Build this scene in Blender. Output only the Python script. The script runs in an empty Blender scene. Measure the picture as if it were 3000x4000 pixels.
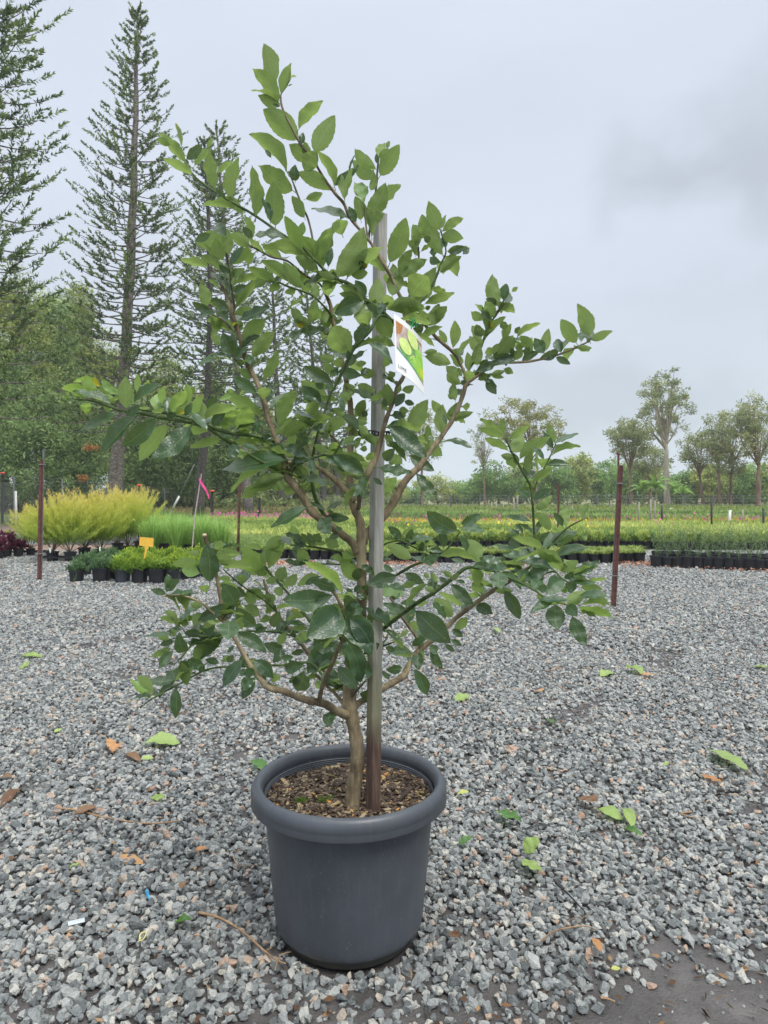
import bpy, math, random
import numpy as np
from mathutils import Vector, Matrix, Quaternion, Euler

R = random.Random(7)
NR = np.random.default_rng(7)
scene = bpy.context.scene
COL = scene.collection

# ------------------------------------------------------------------ camera
F = 2700.0                      # focal length in pixels of the 3000 x 4000 photograph
HOR = 1940.0                    # row of the horizon
CH = 1.14                       # height of the lens above the gravel
PITCH = math.atan((2000 - HOR) / F)
cam_d = bpy.data.cameras.new('camera')
cam = bpy.data.objects.new('camera', cam_d)
COL.objects.link(cam)
cam.location = (0, 0, CH)
cam.rotation_euler = (math.radians(90) - PITCH, 0, 0)
cam_d.sensor_fit = 'VERTICAL'
cam_d.sensor_height = 36.0
cam_d.lens = F / 4000 * 36
cam_d.clip_start = 0.05
cam_d.clip_end = 3000
cam_d.dof.use_dof = True
cam_d.dof.focus_distance = 1.9
cam_d.dof.aperture_fstop = 20.0
scene.camera = cam
scene.render.resolution_x, scene.render.resolution_y = 768, 1024

# ------------------------------------------------------------------ sky, sun, exposure
world = bpy.data.worlds.new('World')
scene.world = world
world.use_nodes = True
wn, wl = world.node_tree.nodes, world.node_tree.links
wn.clear()
SUN_EL, SUN_ROT = math.radians(58), math.radians(145)
sky = wn.new('ShaderNodeTexSky')
sky.sky_type = 'NISHITA'
sky.sun_disc = False
sky.sun_elevation = SUN_EL
sky.sun_rotation = SUN_ROT
sky.dust_density = 3.0
tc = wn.new('ShaderNodeTexCoord')
sep = wn.new('ShaderNodeSeparateXYZ')
wl.new(tc.outputs['Generated'], sep.inputs[0])
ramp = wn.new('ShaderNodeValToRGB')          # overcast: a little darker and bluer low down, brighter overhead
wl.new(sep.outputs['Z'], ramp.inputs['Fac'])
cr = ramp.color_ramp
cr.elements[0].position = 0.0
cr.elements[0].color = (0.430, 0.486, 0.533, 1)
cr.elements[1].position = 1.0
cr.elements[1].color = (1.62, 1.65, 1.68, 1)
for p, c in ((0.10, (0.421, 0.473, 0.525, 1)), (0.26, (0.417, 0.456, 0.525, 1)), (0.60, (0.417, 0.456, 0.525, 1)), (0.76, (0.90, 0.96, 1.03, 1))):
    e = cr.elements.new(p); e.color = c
noi = wn.new('ShaderNodeTexNoise')
noi.inputs['Scale'].default_value = 2.2
noi.inputs['Detail'].default_value = 4
noi.inputs['Roughness'].default_value = 0.5
mp = wn.new('ShaderNodeMapping')
mp.inputs['Scale'].default_value = (1, 1, 2.6)
mp.inputs['Location'].default_value = (0.3, 0.0, 0.25)
wl.new(tc.outputs['Generated'], mp.inputs[0]); wl.new(mp.outputs[0], noi.inputs['Vector'])
mr = wn.new('ShaderNodeMapRange')
mr.inputs['From Min'].default_value = 0.32; mr.inputs['From Max'].default_value = 0.68
mr.inputs['To Min'].default_value = 0.95; mr.inputs['To Max'].default_value = 1.04
wl.new(noi.outputs['Fac'], mr.inputs['Value'])
prev = mr.outputs['Result']
def cloud(px, py, rad, dark, soft):
    """one grey cloud in the sky, at a fixed direction"""
    global prev
    d = Vector(((px - 1500) / F, 1.0, (HOR - py) / F)).normalized()
    sub = wn.new('ShaderNodeVectorMath'); sub.operation = 'SUBTRACT'
    sub.inputs[1].default_value = d
    warp = wn.new('ShaderNodeTexNoise'); warp.inputs['Scale'].default_value = 6; warp.inputs['Detail'].default_value = 6
    wl.new(tc.outputs['Generated'], warp.inputs['Vector'])
    add = wn.new('ShaderNodeVectorMath'); add.operation = 'MULTIPLY_ADD'
    add.inputs[1].default_value = (0.24, 0.24, 0.24)
    wl.new(warp.outputs['Color'], add.inputs[0]); wl.new(tc.outputs['Generated'], add.inputs[2])
    off = wn.new('ShaderNodeVectorMath'); off.operation = 'SUBTRACT'; off.inputs[1].default_value = (0.12, 0.12, 0.12)
    wl.new(add.outputs[0], off.inputs[0]); wl.new(off.outputs[0], sub.inputs[0])
    sc = wn.new('ShaderNodeVectorMath'); sc.operation = 'MULTIPLY'
    sc.inputs[1].default_value = (1 / rad[0], 1 / rad[0], 1 / rad[1])
    wl.new(sub.outputs[0], sc.inputs[0])
    ln = wn.new('ShaderNodeVectorMath'); ln.operation = 'LENGTH'
    wl.new(sc.outputs[0], ln.inputs[0])
    m = wn.new('ShaderNodeMapRange'); m.interpolation_type = 'SMOOTHERSTEP'
    m.inputs['From Min'].default_value = 0.0; m.inputs['From Max'].default_value = soft
    m.inputs['To Min'].default_value = dark; m.inputs['To Max'].default_value = 1.0
    wl.new(ln.outputs['Value'], m.inputs['Value'])
    mu = wn.new('ShaderNodeMath'); mu.operation = 'MULTIPLY'
    wl.new(prev, mu.inputs[0]); wl.new(m.outputs['Result'], mu.inputs[1])
    prev = mu.outputs[0]
cloud(2900, 560, (0.20, 0.09), 0.86, 1.0)
cloud(2700, 720, (0.16, 0.06), 0.88, 1.0)
cloud(2980, 790, (0.13, 0.07), 0.88, 1.0)
cloud(2550, 640, (0.10, 0.04), 0.93, 1.0)
cloud(2500, 1560, (0.34, 0.07), 0.88, 1.0)
cloud(2000, 1500, (0.20, 0.05), 0.94, 1.0)
cloud(2900, 1250, (0.35, 0.06), 0.95, 1.0)
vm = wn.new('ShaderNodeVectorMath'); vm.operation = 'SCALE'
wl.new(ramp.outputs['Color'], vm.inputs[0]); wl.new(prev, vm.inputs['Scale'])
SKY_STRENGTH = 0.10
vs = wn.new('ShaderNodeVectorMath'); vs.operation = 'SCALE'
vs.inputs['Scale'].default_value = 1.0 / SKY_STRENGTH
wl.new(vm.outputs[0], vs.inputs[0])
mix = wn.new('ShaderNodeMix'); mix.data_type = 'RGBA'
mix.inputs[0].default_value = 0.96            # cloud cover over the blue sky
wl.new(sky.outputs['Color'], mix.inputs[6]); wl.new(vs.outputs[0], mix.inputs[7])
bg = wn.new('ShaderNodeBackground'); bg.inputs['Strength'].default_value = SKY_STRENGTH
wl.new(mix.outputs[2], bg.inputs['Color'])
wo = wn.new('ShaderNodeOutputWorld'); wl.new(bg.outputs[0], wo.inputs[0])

sun_d = bpy.data.lights.new('sun', 'SUN')
sun_d.energy = 1.5
sun_d.angle = math.radians(22)
sun_d.color = (1.0, 0.97, 0.92)
sun = bpy.data.objects.new('sun', sun_d)
COL.objects.link(sun)
# same direction as the sky's sun: rotation is measured from +Y towards +X (clockwise from above)
sd = Vector((math.sin(SUN_ROT) * math.cos(SUN_EL), math.cos(SUN_ROT) * math.cos(SUN_EL), math.sin(SUN_EL)))
sun.rotation_euler = sd.to_track_quat('Z', 'Y').to_euler()

scene.view_settings.view_transform = 'Standard'
scene.view_settings.look = 'None'
scene.view_settings.gamma = 1.0
scene.view_settings.exposure = 0.78
scene.view_settings.use_curve_mapping = False
cy = scene.cycles
cy.max_bounces = 6; cy.diffuse_bounces = 3; cy.glossy_bounces = 2; cy.transmission_bounces = 3; cy.transparent_max_bounces = 6

# ------------------------------------------------------------------ helpers
def P(x, y, D):
    """the point at depth D (metres along +Y) seen at pixel (x, y) of the photograph"""
    dx = (x - 1500) / F; dz = -(y - 2000) / F
    v = Vector((dx, math.cos(PITCH) + dz * math.sin(PITCH), -math.sin(PITCH) + dz * math.cos(PITCH)))
    s = D / v.y
    return Vector((v.x * s, D, CH + v.z * s))
def G(x, y, z=0.0):
    """the point of the ground (height z) seen at pixel (x, y)"""
    a = P(x, y, 1.0)
    s = (z - CH) / (a.z - CH)
    return Vector((a.x * s, s, z))
def px(n, D):
    return n * D / F

def tag(o, label=None, cat=None, group=None, kind=None):
    if label: o['label'] = label
    if cat: o['category'] = cat
    if group: o['group'] = group
    if kind: o['kind'] = kind
    return o
def empty(name, loc=(0, 0, 0), rz=0.0):
    o = bpy.data.objects.new(name, None)
    o.empty_display_size = 0.1
    COL.objects.link(o); o.location = loc; o.rotation_euler = (0, 0, rz)
    return o
def copy_tree(o, parent=None):
    c = o.copy(); COL.objects.link(c); c.parent = parent
    for ch in o.children:
        copy_tree(ch, c)
    return c

class MB:
    """collects verts, faces (any size) with a material index; build() links ONE mesh object"""
    def __init__(s):
        s.v, s.f, s.m, s.t = [], [], [], []
    def add(s, vs, fs, mi=0, tone=None):
        b = len(s.v)
        s.v.extend([tuple(q) for q in vs])
        s.t.extend(tone if tone is not None else [0.5] * len(vs))
        for f in fs:
            s.f.append(tuple(b + i for i in f)); s.m.append(mi)
        return s
    def tube(s, pts, rad, n=8, mi=0, cap=True, tone=None, ell=1.0):
        v, f = tube_data(pts, rad, n, cap, ell)
        return s.add(v, f, mi, tone=None if tone is None else [tone] * len(v))
    def box(s, lo, hi, mi=0, M=None):
        x0, y0, z0 = lo; x1, y1, z1 = hi
        v = [Vector(q) for q in ((x0, y0, z0), (x1, y0, z0), (x1, y1, z0), (x0, y1, z0), (x0, y0, z1), (x1, y0, z1), (x1, y1, z1), (x0, y1, z1))]
        if M is not None: v = [M @ q for q in v]
        return s.add(v, [(3, 2, 1, 0), (4, 5, 6, 7), (0, 1, 5, 4), (1, 2, 6, 5), (2, 3, 7, 6), (3, 0, 4, 7)], mi)
    def lathe(s, prof, n=24, mi=0, c=(0, 0, 0), closed=False):
        v, f = [], []
        k = len(prof)
        for i in range(n):
            a = 2 * math.pi * i / n
            for r, z in prof:
                v.append((c[0] + r * math.cos(a), c[1] + r * math.sin(a), c[2] + z))
        for i in range(n):
            j = (i + 1) % n
            for q in range(k if closed else k - 1):
                w = (q + 1) % k
                f.append((i * k + q, j * k + q, j * k + w, i * k + w))
        return s.add(v, f, mi)
    def build(s, name, mats, parent=None, smooth=False, loc=None):
        me = bpy.data.meshes.new(name)
        me.from_pydata(s.v, [], s.f)
        if not isinstance(mats, (list, tuple)): mats = [mats]
        for m in mats: me.materials.append(m)
        if len(mats) > 1: me.polygons.foreach_set('material_index', s.m)
        if smooth: me.polygons.foreach_set('use_smooth', [True] * len(s.f))
        at = me.attributes.new('tone', 'FLOAT', 'POINT'); at.data.foreach_set('value', s.t)
        me.update()
        o = bpy.data.objects.new(name, me)
        COL.objects.link(o)
        if parent is not None: o.parent = parent
        if loc is not None: o.location = loc
        return o

def tube_data(pts, rad, n=8, cap=True, ell=1.0):
    pts = [Vector(p) for p in pts]
    k = len(pts)
    if not hasattr(rad, '__len__'): rad = [rad] * k
    t = (pts[1] - pts[0]).normalized()
    up = Vector((0, 0, 1)) if abs(t.z) < 0.9 else Vector((0, 1, 0))
    nn = t.cross(up).normalized()
    v, f = [], []
    for i, p in enumerate(pts):
        if i == 0: tt = pts[1] - pts[0]
        elif i == k - 1: tt = pts[-1] - pts[-2]
        else: tt = pts[i + 1] - pts[i - 1]
        tt = tt.normalized()
        nn = (nn - tt * nn.dot(tt)).normalized()
        bb = tt.cross(nn)
        for j in range(n):
            a = 2 * math.pi * j / n
            v.append(p + (nn * math.cos(a) + bb * math.sin(a) * ell) * rad[i])
    for i in range(k - 1):
        for j in range(n):
            q = (j + 1) % n
            f.append((i * n + j, i * n + q, (i + 1) * n + q, (i + 1) * n + j))
    if cap:
        f.append(tuple(range(n - 1, -1, -1)))
        f.append(tuple((k - 1) * n + j for j in range(n)))
    return v, f

def spline(pts, seg=6):
    """Catmull-Rom through points given as tuples (any dimension)"""
    a = np.array(pts, float)
    if len(a) < 3:
        ts = np.linspace(0, 1, seg + 1)[:, None]
        return a[0] * (1 - ts) + a[1] * ts
    a = np.vstack([2 * a[0] - a[1], a, 2 * a[-1] - a[-2]])
    out = []
    for i in range(1, len(a) - 2):
        for s in range(seg):
            t = s / seg
            p0, p1, p2, p3 = a[i - 1], a[i], a[i + 1], a[i + 2]
            out.append(0.5 * (2 * p1 + (p2 - p0) * t + (2 * p0 - 5 * p1 + 4 * p2 - p3) * t * t + (3 * p1 - p0 - 3 * p2 + p3) * t ** 3))
    out.append(a[-2])
    return np.array(out)

def np_obj(name, verts, faces, mat, parent=None, tone=None, smooth=False):
    """verts (N,3), faces (M,k): one mesh object, fast"""
    me = bpy.data.meshes.new(name)
    verts = np.asarray(verts, np.float32); faces = np.asarray(faces, np.int32)
    me.vertices.add(len(verts)); me.vertices.foreach_set('co', verts.ravel())
    k = faces.shape[1]
    me.loops.add(faces.size); me.loops.foreach_set('vertex_index', faces.ravel())
    me.polygons.add(len(faces))
    me.polygons.foreach_set('loop_start', np.arange(0, faces.size, k, dtype=np.int32))
    me.polygons.foreach_set('loop_total', np.full(len(faces), k, dtype=np.int32))
    if smooth: me.polygons.foreach_set('use_smooth', np.ones(len(faces), bool))
    me.materials.append(mat)
    me.update(calc_edges=True)
    if tone is not None:
        at = me.attributes.new('tone', 'FLOAT', 'POINT'); at.data.foreach_set('value', np.asarray(tone, np.float32))
    o = bpy.data.objects.new(name, me)
    COL.objects.link(o)
    if parent is not None: o.parent = parent
    return o

def unit(a):
    return a / np.maximum(np.linalg.norm(a, axis=-1, keepdims=True), 1e-9)
def rdir(n, rng=NR):
    return unit(rng.normal(size=(n, 3)))
def blades(base, d, L, W, tone, rng=NR, wide=0.45):
    """one small pointed quad leaf per row, in a random roll about its direction"""
    n = len(base)
    d = unit(d)
    s = unit(np.cross(d, rdir(n, rng)))
    L = np.broadcast_to(L, (n,))[:, None]; W = np.broadcast_to(W, (n,))[:, None]
    mid = base + d * L * wide
    v = np.stack([base, mid + s * W / 2, base + d * L, mid - s * W / 2], 1).reshape(-1, 3)
    f = np.arange(n * 4).reshape(n, 4)
    return v, f, np.repeat(tone, 4)
class Cloud:
    """collects leaf quads"""
    def __init__(s): s.v, s.f, s.t, s.n = [], [], [], 0
    def add(s, v, f, t):
        s.v.append(v); s.f.append(f + s.n); s.t.append(t); s.n += len(v)
    def build(s, name, mat, parent=None):
        return np_obj(name, np.vstack(s.v), np.vstack(s.f), mat, parent, np.concatenate(s.t))

# ------------------------------------------------------------------ materials
def new_mat(name):
    m = bpy.data.materials.new(name); m.use_nodes = True
    nt = m.node_tree; nt.nodes.clear()
    out = nt.nodes.new('ShaderNodeOutputMaterial')
    return m, nt.nodes, nt.links, out
def ramp_node(n, stops):
    r = n.new('ShaderNodeValToRGB')
    el = r.color_ramp.elements
    el[0].position, el[0].color = stops[0][0], (*stops[0][1], 1)
    el[1].position, el[1].color = stops[-1][0], (*stops[-1][1], 1)
    for p, c in stops[1:-1]:
        e = el.new(p); e.color = (*c, 1)
    return r
def plain(name, c, rough=0.6, var=0.15, scale=20, bump=0.0, metal=0.0, spec=0.5, c2=None, stretch=None, detail=4):
    m, n, l, out = new_mat(name)
    b = n.new('ShaderNodeBsdfPrincipled')
    b.inputs['Roughness'].default_value = rough; b.inputs['Metallic'].default_value = metal
    b.inputs['Specular IOR Level'].default_value = spec
    t = n.new('ShaderNodeTexCoord')
    no = n.new('ShaderNodeTexNoise'); no.inputs['Scale'].default_value = scale; no.inputs['Detail'].default_value = detail
    if stretch:
        q = n.new('ShaderNodeMapping'); q.inputs['Scale'].default_value = stretch
        l.new(t.outputs['Object'], q.inputs[0]); l.new(q.outputs[0], no.inputs['Vector'])
    else:
        l.new(t.outputs['Object'], no.inputs['Vector'])
    lo = tuple(x * (1 - var) for x in c); hi = tuple(min(1, x * (1 + var)) for x in c)
    r = ramp_node(n, [(0.3, lo), (0.7, c2 or hi)])
    l.new(no.outputs['Fac'], r.inputs[0]); l.new(r.outputs[0], b.inputs['Base Color'])
    if bump:
        bp = n.new('ShaderNodeBump'); bp.inputs['Strength'].default_value = bump; bp.inputs['Distance'].default_value = 0.01
        l.new(no.outputs['Fac'], bp.inputs['Height']); l.new(bp.outputs[0], b.inputs['Normal'])
    l.new(b.outputs[0], out.inputs[0])
    return m
def foliage(name, stops, trans=0.3, rough=0.55, spec=0.3):
    """leaf material: colour from the leaf's own tone"""
    m, n, l, out = new_mat(name)
    a = n.new('ShaderNodeAttribute'); a.attribute_name = 'tone'
    k = len(stops)
    r = ramp_node(n, [(i / (k - 1), c) for i, c in enumerate(stops)])
    l.new(a.outputs['Fac'], r.inputs[0])
    b = n.new('ShaderNodeBsdfPrincipled'); b.inputs['Roughness'].default_value = rough
    b.inputs['Specular IOR Level'].default_value = spec
    l.new(r.outputs[0], b.inputs['Base Color'])
    t = n.new('ShaderNodeBsdfTranslucent')
    hs = n.new('ShaderNodeHueSaturation'); hs.inputs['Value'].default_value = 1.5; hs.inputs['Hue'].default_value = 0.485
    l.new(r.outputs[0], hs.inputs['Color']); l.new(hs.outputs[0], t.inputs[0])
    mx = n.new('ShaderNodeMixShader'); mx.inputs[0].default_value = trans
    l.new(b.outputs[0], mx.inputs[1]); l.new(t.outputs[0], mx.inputs[2]); l.new(mx.outputs[0], out.inputs[0])
    return m

def lime_leaf_mat(name, top, top2, under, under2, trans):
    m, n, l, out = new_mat(name)
    oi = n.new('ShaderNodeObjectInfo')
    ta = n.new('ShaderNodeAttribute'); ta.attribute_name = 'tone'
    rnd = n.new('ShaderNodeMath'); rnd.operation = 'ADD'
    l.new(oi.outputs['Random'], rnd.inputs[0]); l.new(ta.outputs['Fac'], rnd.inputs[1])
    fr = n.new('ShaderNodeMath'); fr.operation = 'FRACT'; l.new(rnd.outputs[0], fr.inputs[0])
    uv = n.new('ShaderNodeUVMap')
    se = n.new('ShaderNodeSeparateXYZ'); l.new(uv.outputs[0], se.inputs[0])
    ab = n.new('ShaderNodeMath'); ab.operation = 'ABSOLUTE'; l.new(se.outputs['X'], ab.inputs[0])
    # midrib and side veins from the leaf's own coordinates
    mid = n.new('ShaderNodeMapRange'); mid.inputs['From Min'].default_value = 0.015; mid.inputs['From Max'].default_value = 0.06
    mid.inputs['To Min'].default_value = 1; mid.inputs['To Max'].default_value = 0
    l.new(ab.outputs[0], mid.inputs['Value'])
    vq = n.new('ShaderNodeMath'); vq.operation = 'MULTIPLY_ADD'; vq.inputs[1].default_value = -0.30
    l.new(ab.outputs[0], vq.inputs[0]); l.new(se.outputs['Y'], vq.inputs[2])
    vw = n.new('ShaderNodeMath'); vw.operation = 'MULTIPLY'; vw.inputs[1].default_value = 62.0; l.new(vq.outputs[0], vw.inputs[0])
    vs_ = n.new('ShaderNodeMath'); vs_.operation = 'SINE'; l.new(vw.outputs[0], vs_.inputs[0])
    vp = n.new('ShaderNodeMapRange'); vp.inputs['From Min'].default_value = 0.72; vp.inputs['From Max'].default_value = 1.0
    l.new(vs_.outputs[0], vp.inputs['Value'])
    def two(a, b):
        r = ramp_node(n, [(0.0, a), (1.0, b)]); l.new(fr.outputs[0], r.inputs[0]); return r.outputs[0]
    t_c, u_c = two(top, top2), two(under, under2)
    geo = n.new('ShaderNodeNewGeometry')
    side = n.new('ShaderNodeMix'); side.data_type = 'RGBA'
    l.new(geo.outputs['Backfacing'], side.inputs[0]); l.new(t_c, side.inputs[6]); l.new(u_c, side.inputs[7])
    # mottling and the few yellow spots of age
    tcn = n.new('ShaderNodeTexCoord')
    nz = n.new('ShaderNodeTexNoise'); nz.inputs['Scale'].default_value = 22; nz.inputs['Detail'].default_value = 3
    l.new(tcn.outputs['Object'], nz.inputs['Vector'])
    mo = n.new('ShaderNodeMapRange'); mo.inputs['To Min'].default_value = 0.80; mo.inputs['To Max'].default_value = 1.2
    l.new(nz.outputs['Fac'], mo.inputs['Value'])
    sc = n.new('ShaderNodeVectorMath'); sc.operation = 'SCALE'
    l.new(side.outputs[2], sc.inputs[0]); l.new(mo.outputs[0], sc.inputs['Scale'])
    vmix = n.new('ShaderNodeMix'); vmix.data_type = 'RGBA'
    vm2 = n.new('ShaderNodeMath'); vm2.operation = 'MULTIPLY'; vm2.inputs[1].default_value = 0.05; l.new(vp.outputs[0], vm2.inputs[0])
    vmx = n.new('ShaderNodeMath'); vmx.operation = 'MAXIMUM'
    mm = n.new('ShaderNodeMath'); mm.operation = 'MULTIPLY'; mm.inputs[1].default_value = 0.75; l.new(mid.outputs[0], mm.inputs[0])
    l.new(mm.outputs[0], vmx.inputs[0]); l.new(vm2.outputs[0], vmx.inputs[1])
    vsf = n.new('ShaderNodeMath'); vsf.operation = 'MULTIPLY'; vsf.inputs[1].default_value = 0.45; l.new(vmx.outputs[0], vsf.inputs[0])
    l.new(vsf.outputs[0], vmix.inputs[0]); l.new(sc.outputs[0], vmix.inputs[6])
    vmix.inputs[7].default_value = (0.24, 0.34, 0.10, 1)
    # thin pale margin
    ed = n.new('ShaderNodeMapRange'); ed.inputs['From Min'].default_value = 0.93; ed.inputs['From Max'].default_value = 1.0
    ed.inputs['To Max'].default_value = 0.55
    l.new(ab.outputs[0], ed.inputs['Value'])
    emx = n.new('ShaderNodeMix'); emx.data_type = 'RGBA'
    l.new(ed.outputs[0], emx.inputs[0]); l.new(vmix.outputs[2], emx.inputs[6]); emx.inputs[7].default_value = (0.20, 0.30, 0.09, 1)
    sp = n.new('ShaderNodeTexNoise'); sp.inputs['Scale'].default_value = 26; sp.inputs['Detail'].default_value = 1
    spa = n.new('ShaderNodeVectorMath'); spa.operation = 'ADD'
    cx = n.new('ShaderNodeCombineXYZ'); mu9 = n.new('ShaderNodeMath'); mu9.operation = 'MULTIPLY'; mu9.inputs[1].default_value = 40
    l.new(fr.outputs[0], mu9.inputs[0]); l.new(mu9.outputs[0], cx.inputs[0])
    l.new(tcn.outputs['Object'], spa.inputs[0]); l.new(cx.outputs[0], spa.inputs[1]); l.new(spa.outputs[0], sp.inputs['Vector'])
    spm = n.new('ShaderNodeMapRange'); spm.inputs['From Min'].default_value = 0.715; spm.inputs['From Max'].default_value = 0.78
    l.new(sp.outputs['Fac'], spm.inputs['Value'])
    smx = n.new('ShaderNodeMix'); smx.data_type = 'RGBA'
    l.new(spm.outputs[0], smx.inputs[0]); l.new(emx.outputs[2], smx.inputs[6]); smx.inputs[7].default_value = (0.36, 0.33, 0.03, 1)
    colr = smx.outputs[2]
    b = n.new('ShaderNodeBsdfPrincipled')
    rg = n.new('ShaderNodeMix'); rg.data_type = 'FLOAT'; rg.inputs[2].default_value = 0.25; rg.inputs[3].default_value = 0.62
    l.new(geo.outputs['Backfacing'], rg.inputs[0]); l.new(rg.outputs[0], b.inputs['Roughness'])
    sg = n.new('ShaderNodeMix'); sg.data_type = 'FLOAT'; sg.inputs[2].default_value = 0.62; sg.inputs[3].default_value = 0.25
    l.new(geo.outputs['Backfacing'], sg.inputs[0]); l.new(sg.outputs[0], b.inputs['Specular IOR Level'])
    l.new(colr, b.inputs['Base Color'])
    bp = n.new('ShaderNodeBump'); bp.inputs['Strength'].default_value = 0.35; bp.inputs['Distance'].default_value = 0.004
    hh = n.new('ShaderNodeMath'); hh.operation = 'ADD'
    h2 = n.new('ShaderNodeMath'); h2.operation = 'MULTIPLY'; h2.inputs[1].default_value = -0.25; l.new(vp.outputs[0], h2.inputs[0])
    l.new(h2.outputs[0], hh.inputs[0]); l.new(nz.outputs['Fac'], hh.inputs[1]); l.new(hh.outputs[0], bp.inputs['Height'])
    l.new(bp.outputs[0], b.inputs['Normal'])
    tr = n.new('ShaderNodeBsdfTranslucent')
    tv = n.new('ShaderNodeVectorMath'); tv.operation = 'SCALE'; tv.inputs[0].default_value = trans
    l.new(mo.outputs[0], tv.inputs['Scale'])
    tmx = n.new('ShaderNodeMix'); tmx.data_type = 'RGBA'
    l.new(vmx.outputs[0], tmx.inputs[0]); l.new(tv.outputs[0], tmx.inputs[6]); tmx.inputs[7].default_value = (0.46, 0.58, 0.22, 1)
    tsp = n.new('ShaderNodeMix'); tsp.data_type = 'RGBA'
    l.new(spm.outputs[0], tsp.inputs[0]); l.new(tmx.outputs[2], tsp.inputs[6]); tsp.inputs[7].default_value = (0.62, 0.52, 0.04, 1)
    l.new(tsp.outputs[2], tr.inputs[0])
    mx = n.new('ShaderNodeMixShader'); tf = n.new('ShaderNodeMapRange'); tf.inputs['To Min'].default_value = 0.22; tf.inputs['To Max'].default_value = 0.46
    l.new(geo.outputs['Backfacing'], tf.inputs['Value']); l.new(tf.outputs[0], mx.inputs[0])
    l.new(b.outputs[0], mx.inputs[1]); l.new(tr.outputs[0], mx.inputs[2]); l.new(mx.outputs[0], out.inputs[0])
    return m

# ------------------------------------------------------------------ ground
def ground_mat():
    m, n, l, out = new_mat('wet_grit')
    t = n.new('ShaderNodeTexCoord')
    a = n.new('ShaderNodeTexNoise'); a.inputs['Scale'].default_value = 3.2; a.inputs['Detail'].default_value = 8; a.inputs['Roughness'].default_value = 0.7
    f = n.new('ShaderNodeTexVoronoi'); f.inputs['Scale'].default_value = 46
    g = n.new('ShaderNodeTexNoise'); g.inputs['Scale'].default_value = 160; g.inputs['Detail'].default_value = 3
    for q in (a, f, g): l.new(t.outputs['Object'], q.inputs['Vector'])
    dirt = ramp_node(n, [(0.3, (0.032, 0.028, 0.026)), (0.5, (0.072, 0.066, 0.063)), (0.72, (0.15, 0.14, 0.134))])
    l.new(a.outputs['Fac'], dirt.inputs[0])
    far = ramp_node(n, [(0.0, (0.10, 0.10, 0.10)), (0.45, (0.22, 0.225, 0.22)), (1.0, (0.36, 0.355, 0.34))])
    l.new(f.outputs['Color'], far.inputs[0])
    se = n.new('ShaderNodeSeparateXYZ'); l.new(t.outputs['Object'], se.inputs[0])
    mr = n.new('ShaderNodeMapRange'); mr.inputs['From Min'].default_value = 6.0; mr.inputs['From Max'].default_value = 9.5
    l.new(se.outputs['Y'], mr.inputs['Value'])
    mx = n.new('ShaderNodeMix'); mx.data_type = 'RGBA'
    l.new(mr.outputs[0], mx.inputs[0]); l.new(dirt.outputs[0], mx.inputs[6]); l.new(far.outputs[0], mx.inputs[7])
    b = n.new('ShaderNodeBsdfPrincipled')
    rr = n.new('ShaderNodeMapRange'); rr.inputs['To Min'].default_value = 0.35; rr.inputs['To Max'].default_value = 0.9
    l.new(a.outputs['Fac'], rr.inputs['Value']); l.new(rr.outputs[0], b.inputs['Roughness'])
    l.new(mx.outputs[2], b.inputs['Base Color'])
    bp = n.new('ShaderNodeBump'); bp.inputs['Strength'].default_value = 0.9; bp.inputs['Distance'].default_value = 0.006
    ad = n.new('ShaderNodeMath'); ad.operation = 'ADD'; l.new(g.outputs['Fac'], ad.inputs[0]); l.new(a.outputs['Fac'], ad.inputs[1])
    l.new(ad.outputs[0], bp.inputs['Height']); l.new(bp.outputs[0], b.inputs['Normal'])
    l.new(b.outputs[0], out.inputs[0])
    return m
def relief(x, y):
    return (0.012 * np.sin(x * 2.1 + 0.6) * np.cos(y * 1.7) + 0.006 * np.sin(x * 5.3 + y * 3.1)) * np.clip((14 - y) / 6, 0, 1)
xs = np.concatenate([[-900, -300, -90, -30, -14], np.arange(-9, 9.01, 0.25), [14, 30, 90, 300, 900]])
ys = np.concatenate([[-60, -8, 0], np.arange(0.75, 14.01, 0.25), [20, 40, 90, 200, 500, 1400]])
gx, gy = np.meshgrid(xs, ys)
gv = np.stack([gx, gy, relief(gx, gy)], -1).reshape(-1, 3)
nx, ny = len(xs), len(ys)
ii = np.arange(nx * ny).reshape(ny, nx)
gf = np.stack([ii[:-1, :-1], ii[:-1, 1:], ii[1:, 1:], ii[1:, :-1]], -1).reshape(-1, 4)
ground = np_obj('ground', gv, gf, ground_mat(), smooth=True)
tag(ground, kind='structure')

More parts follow.
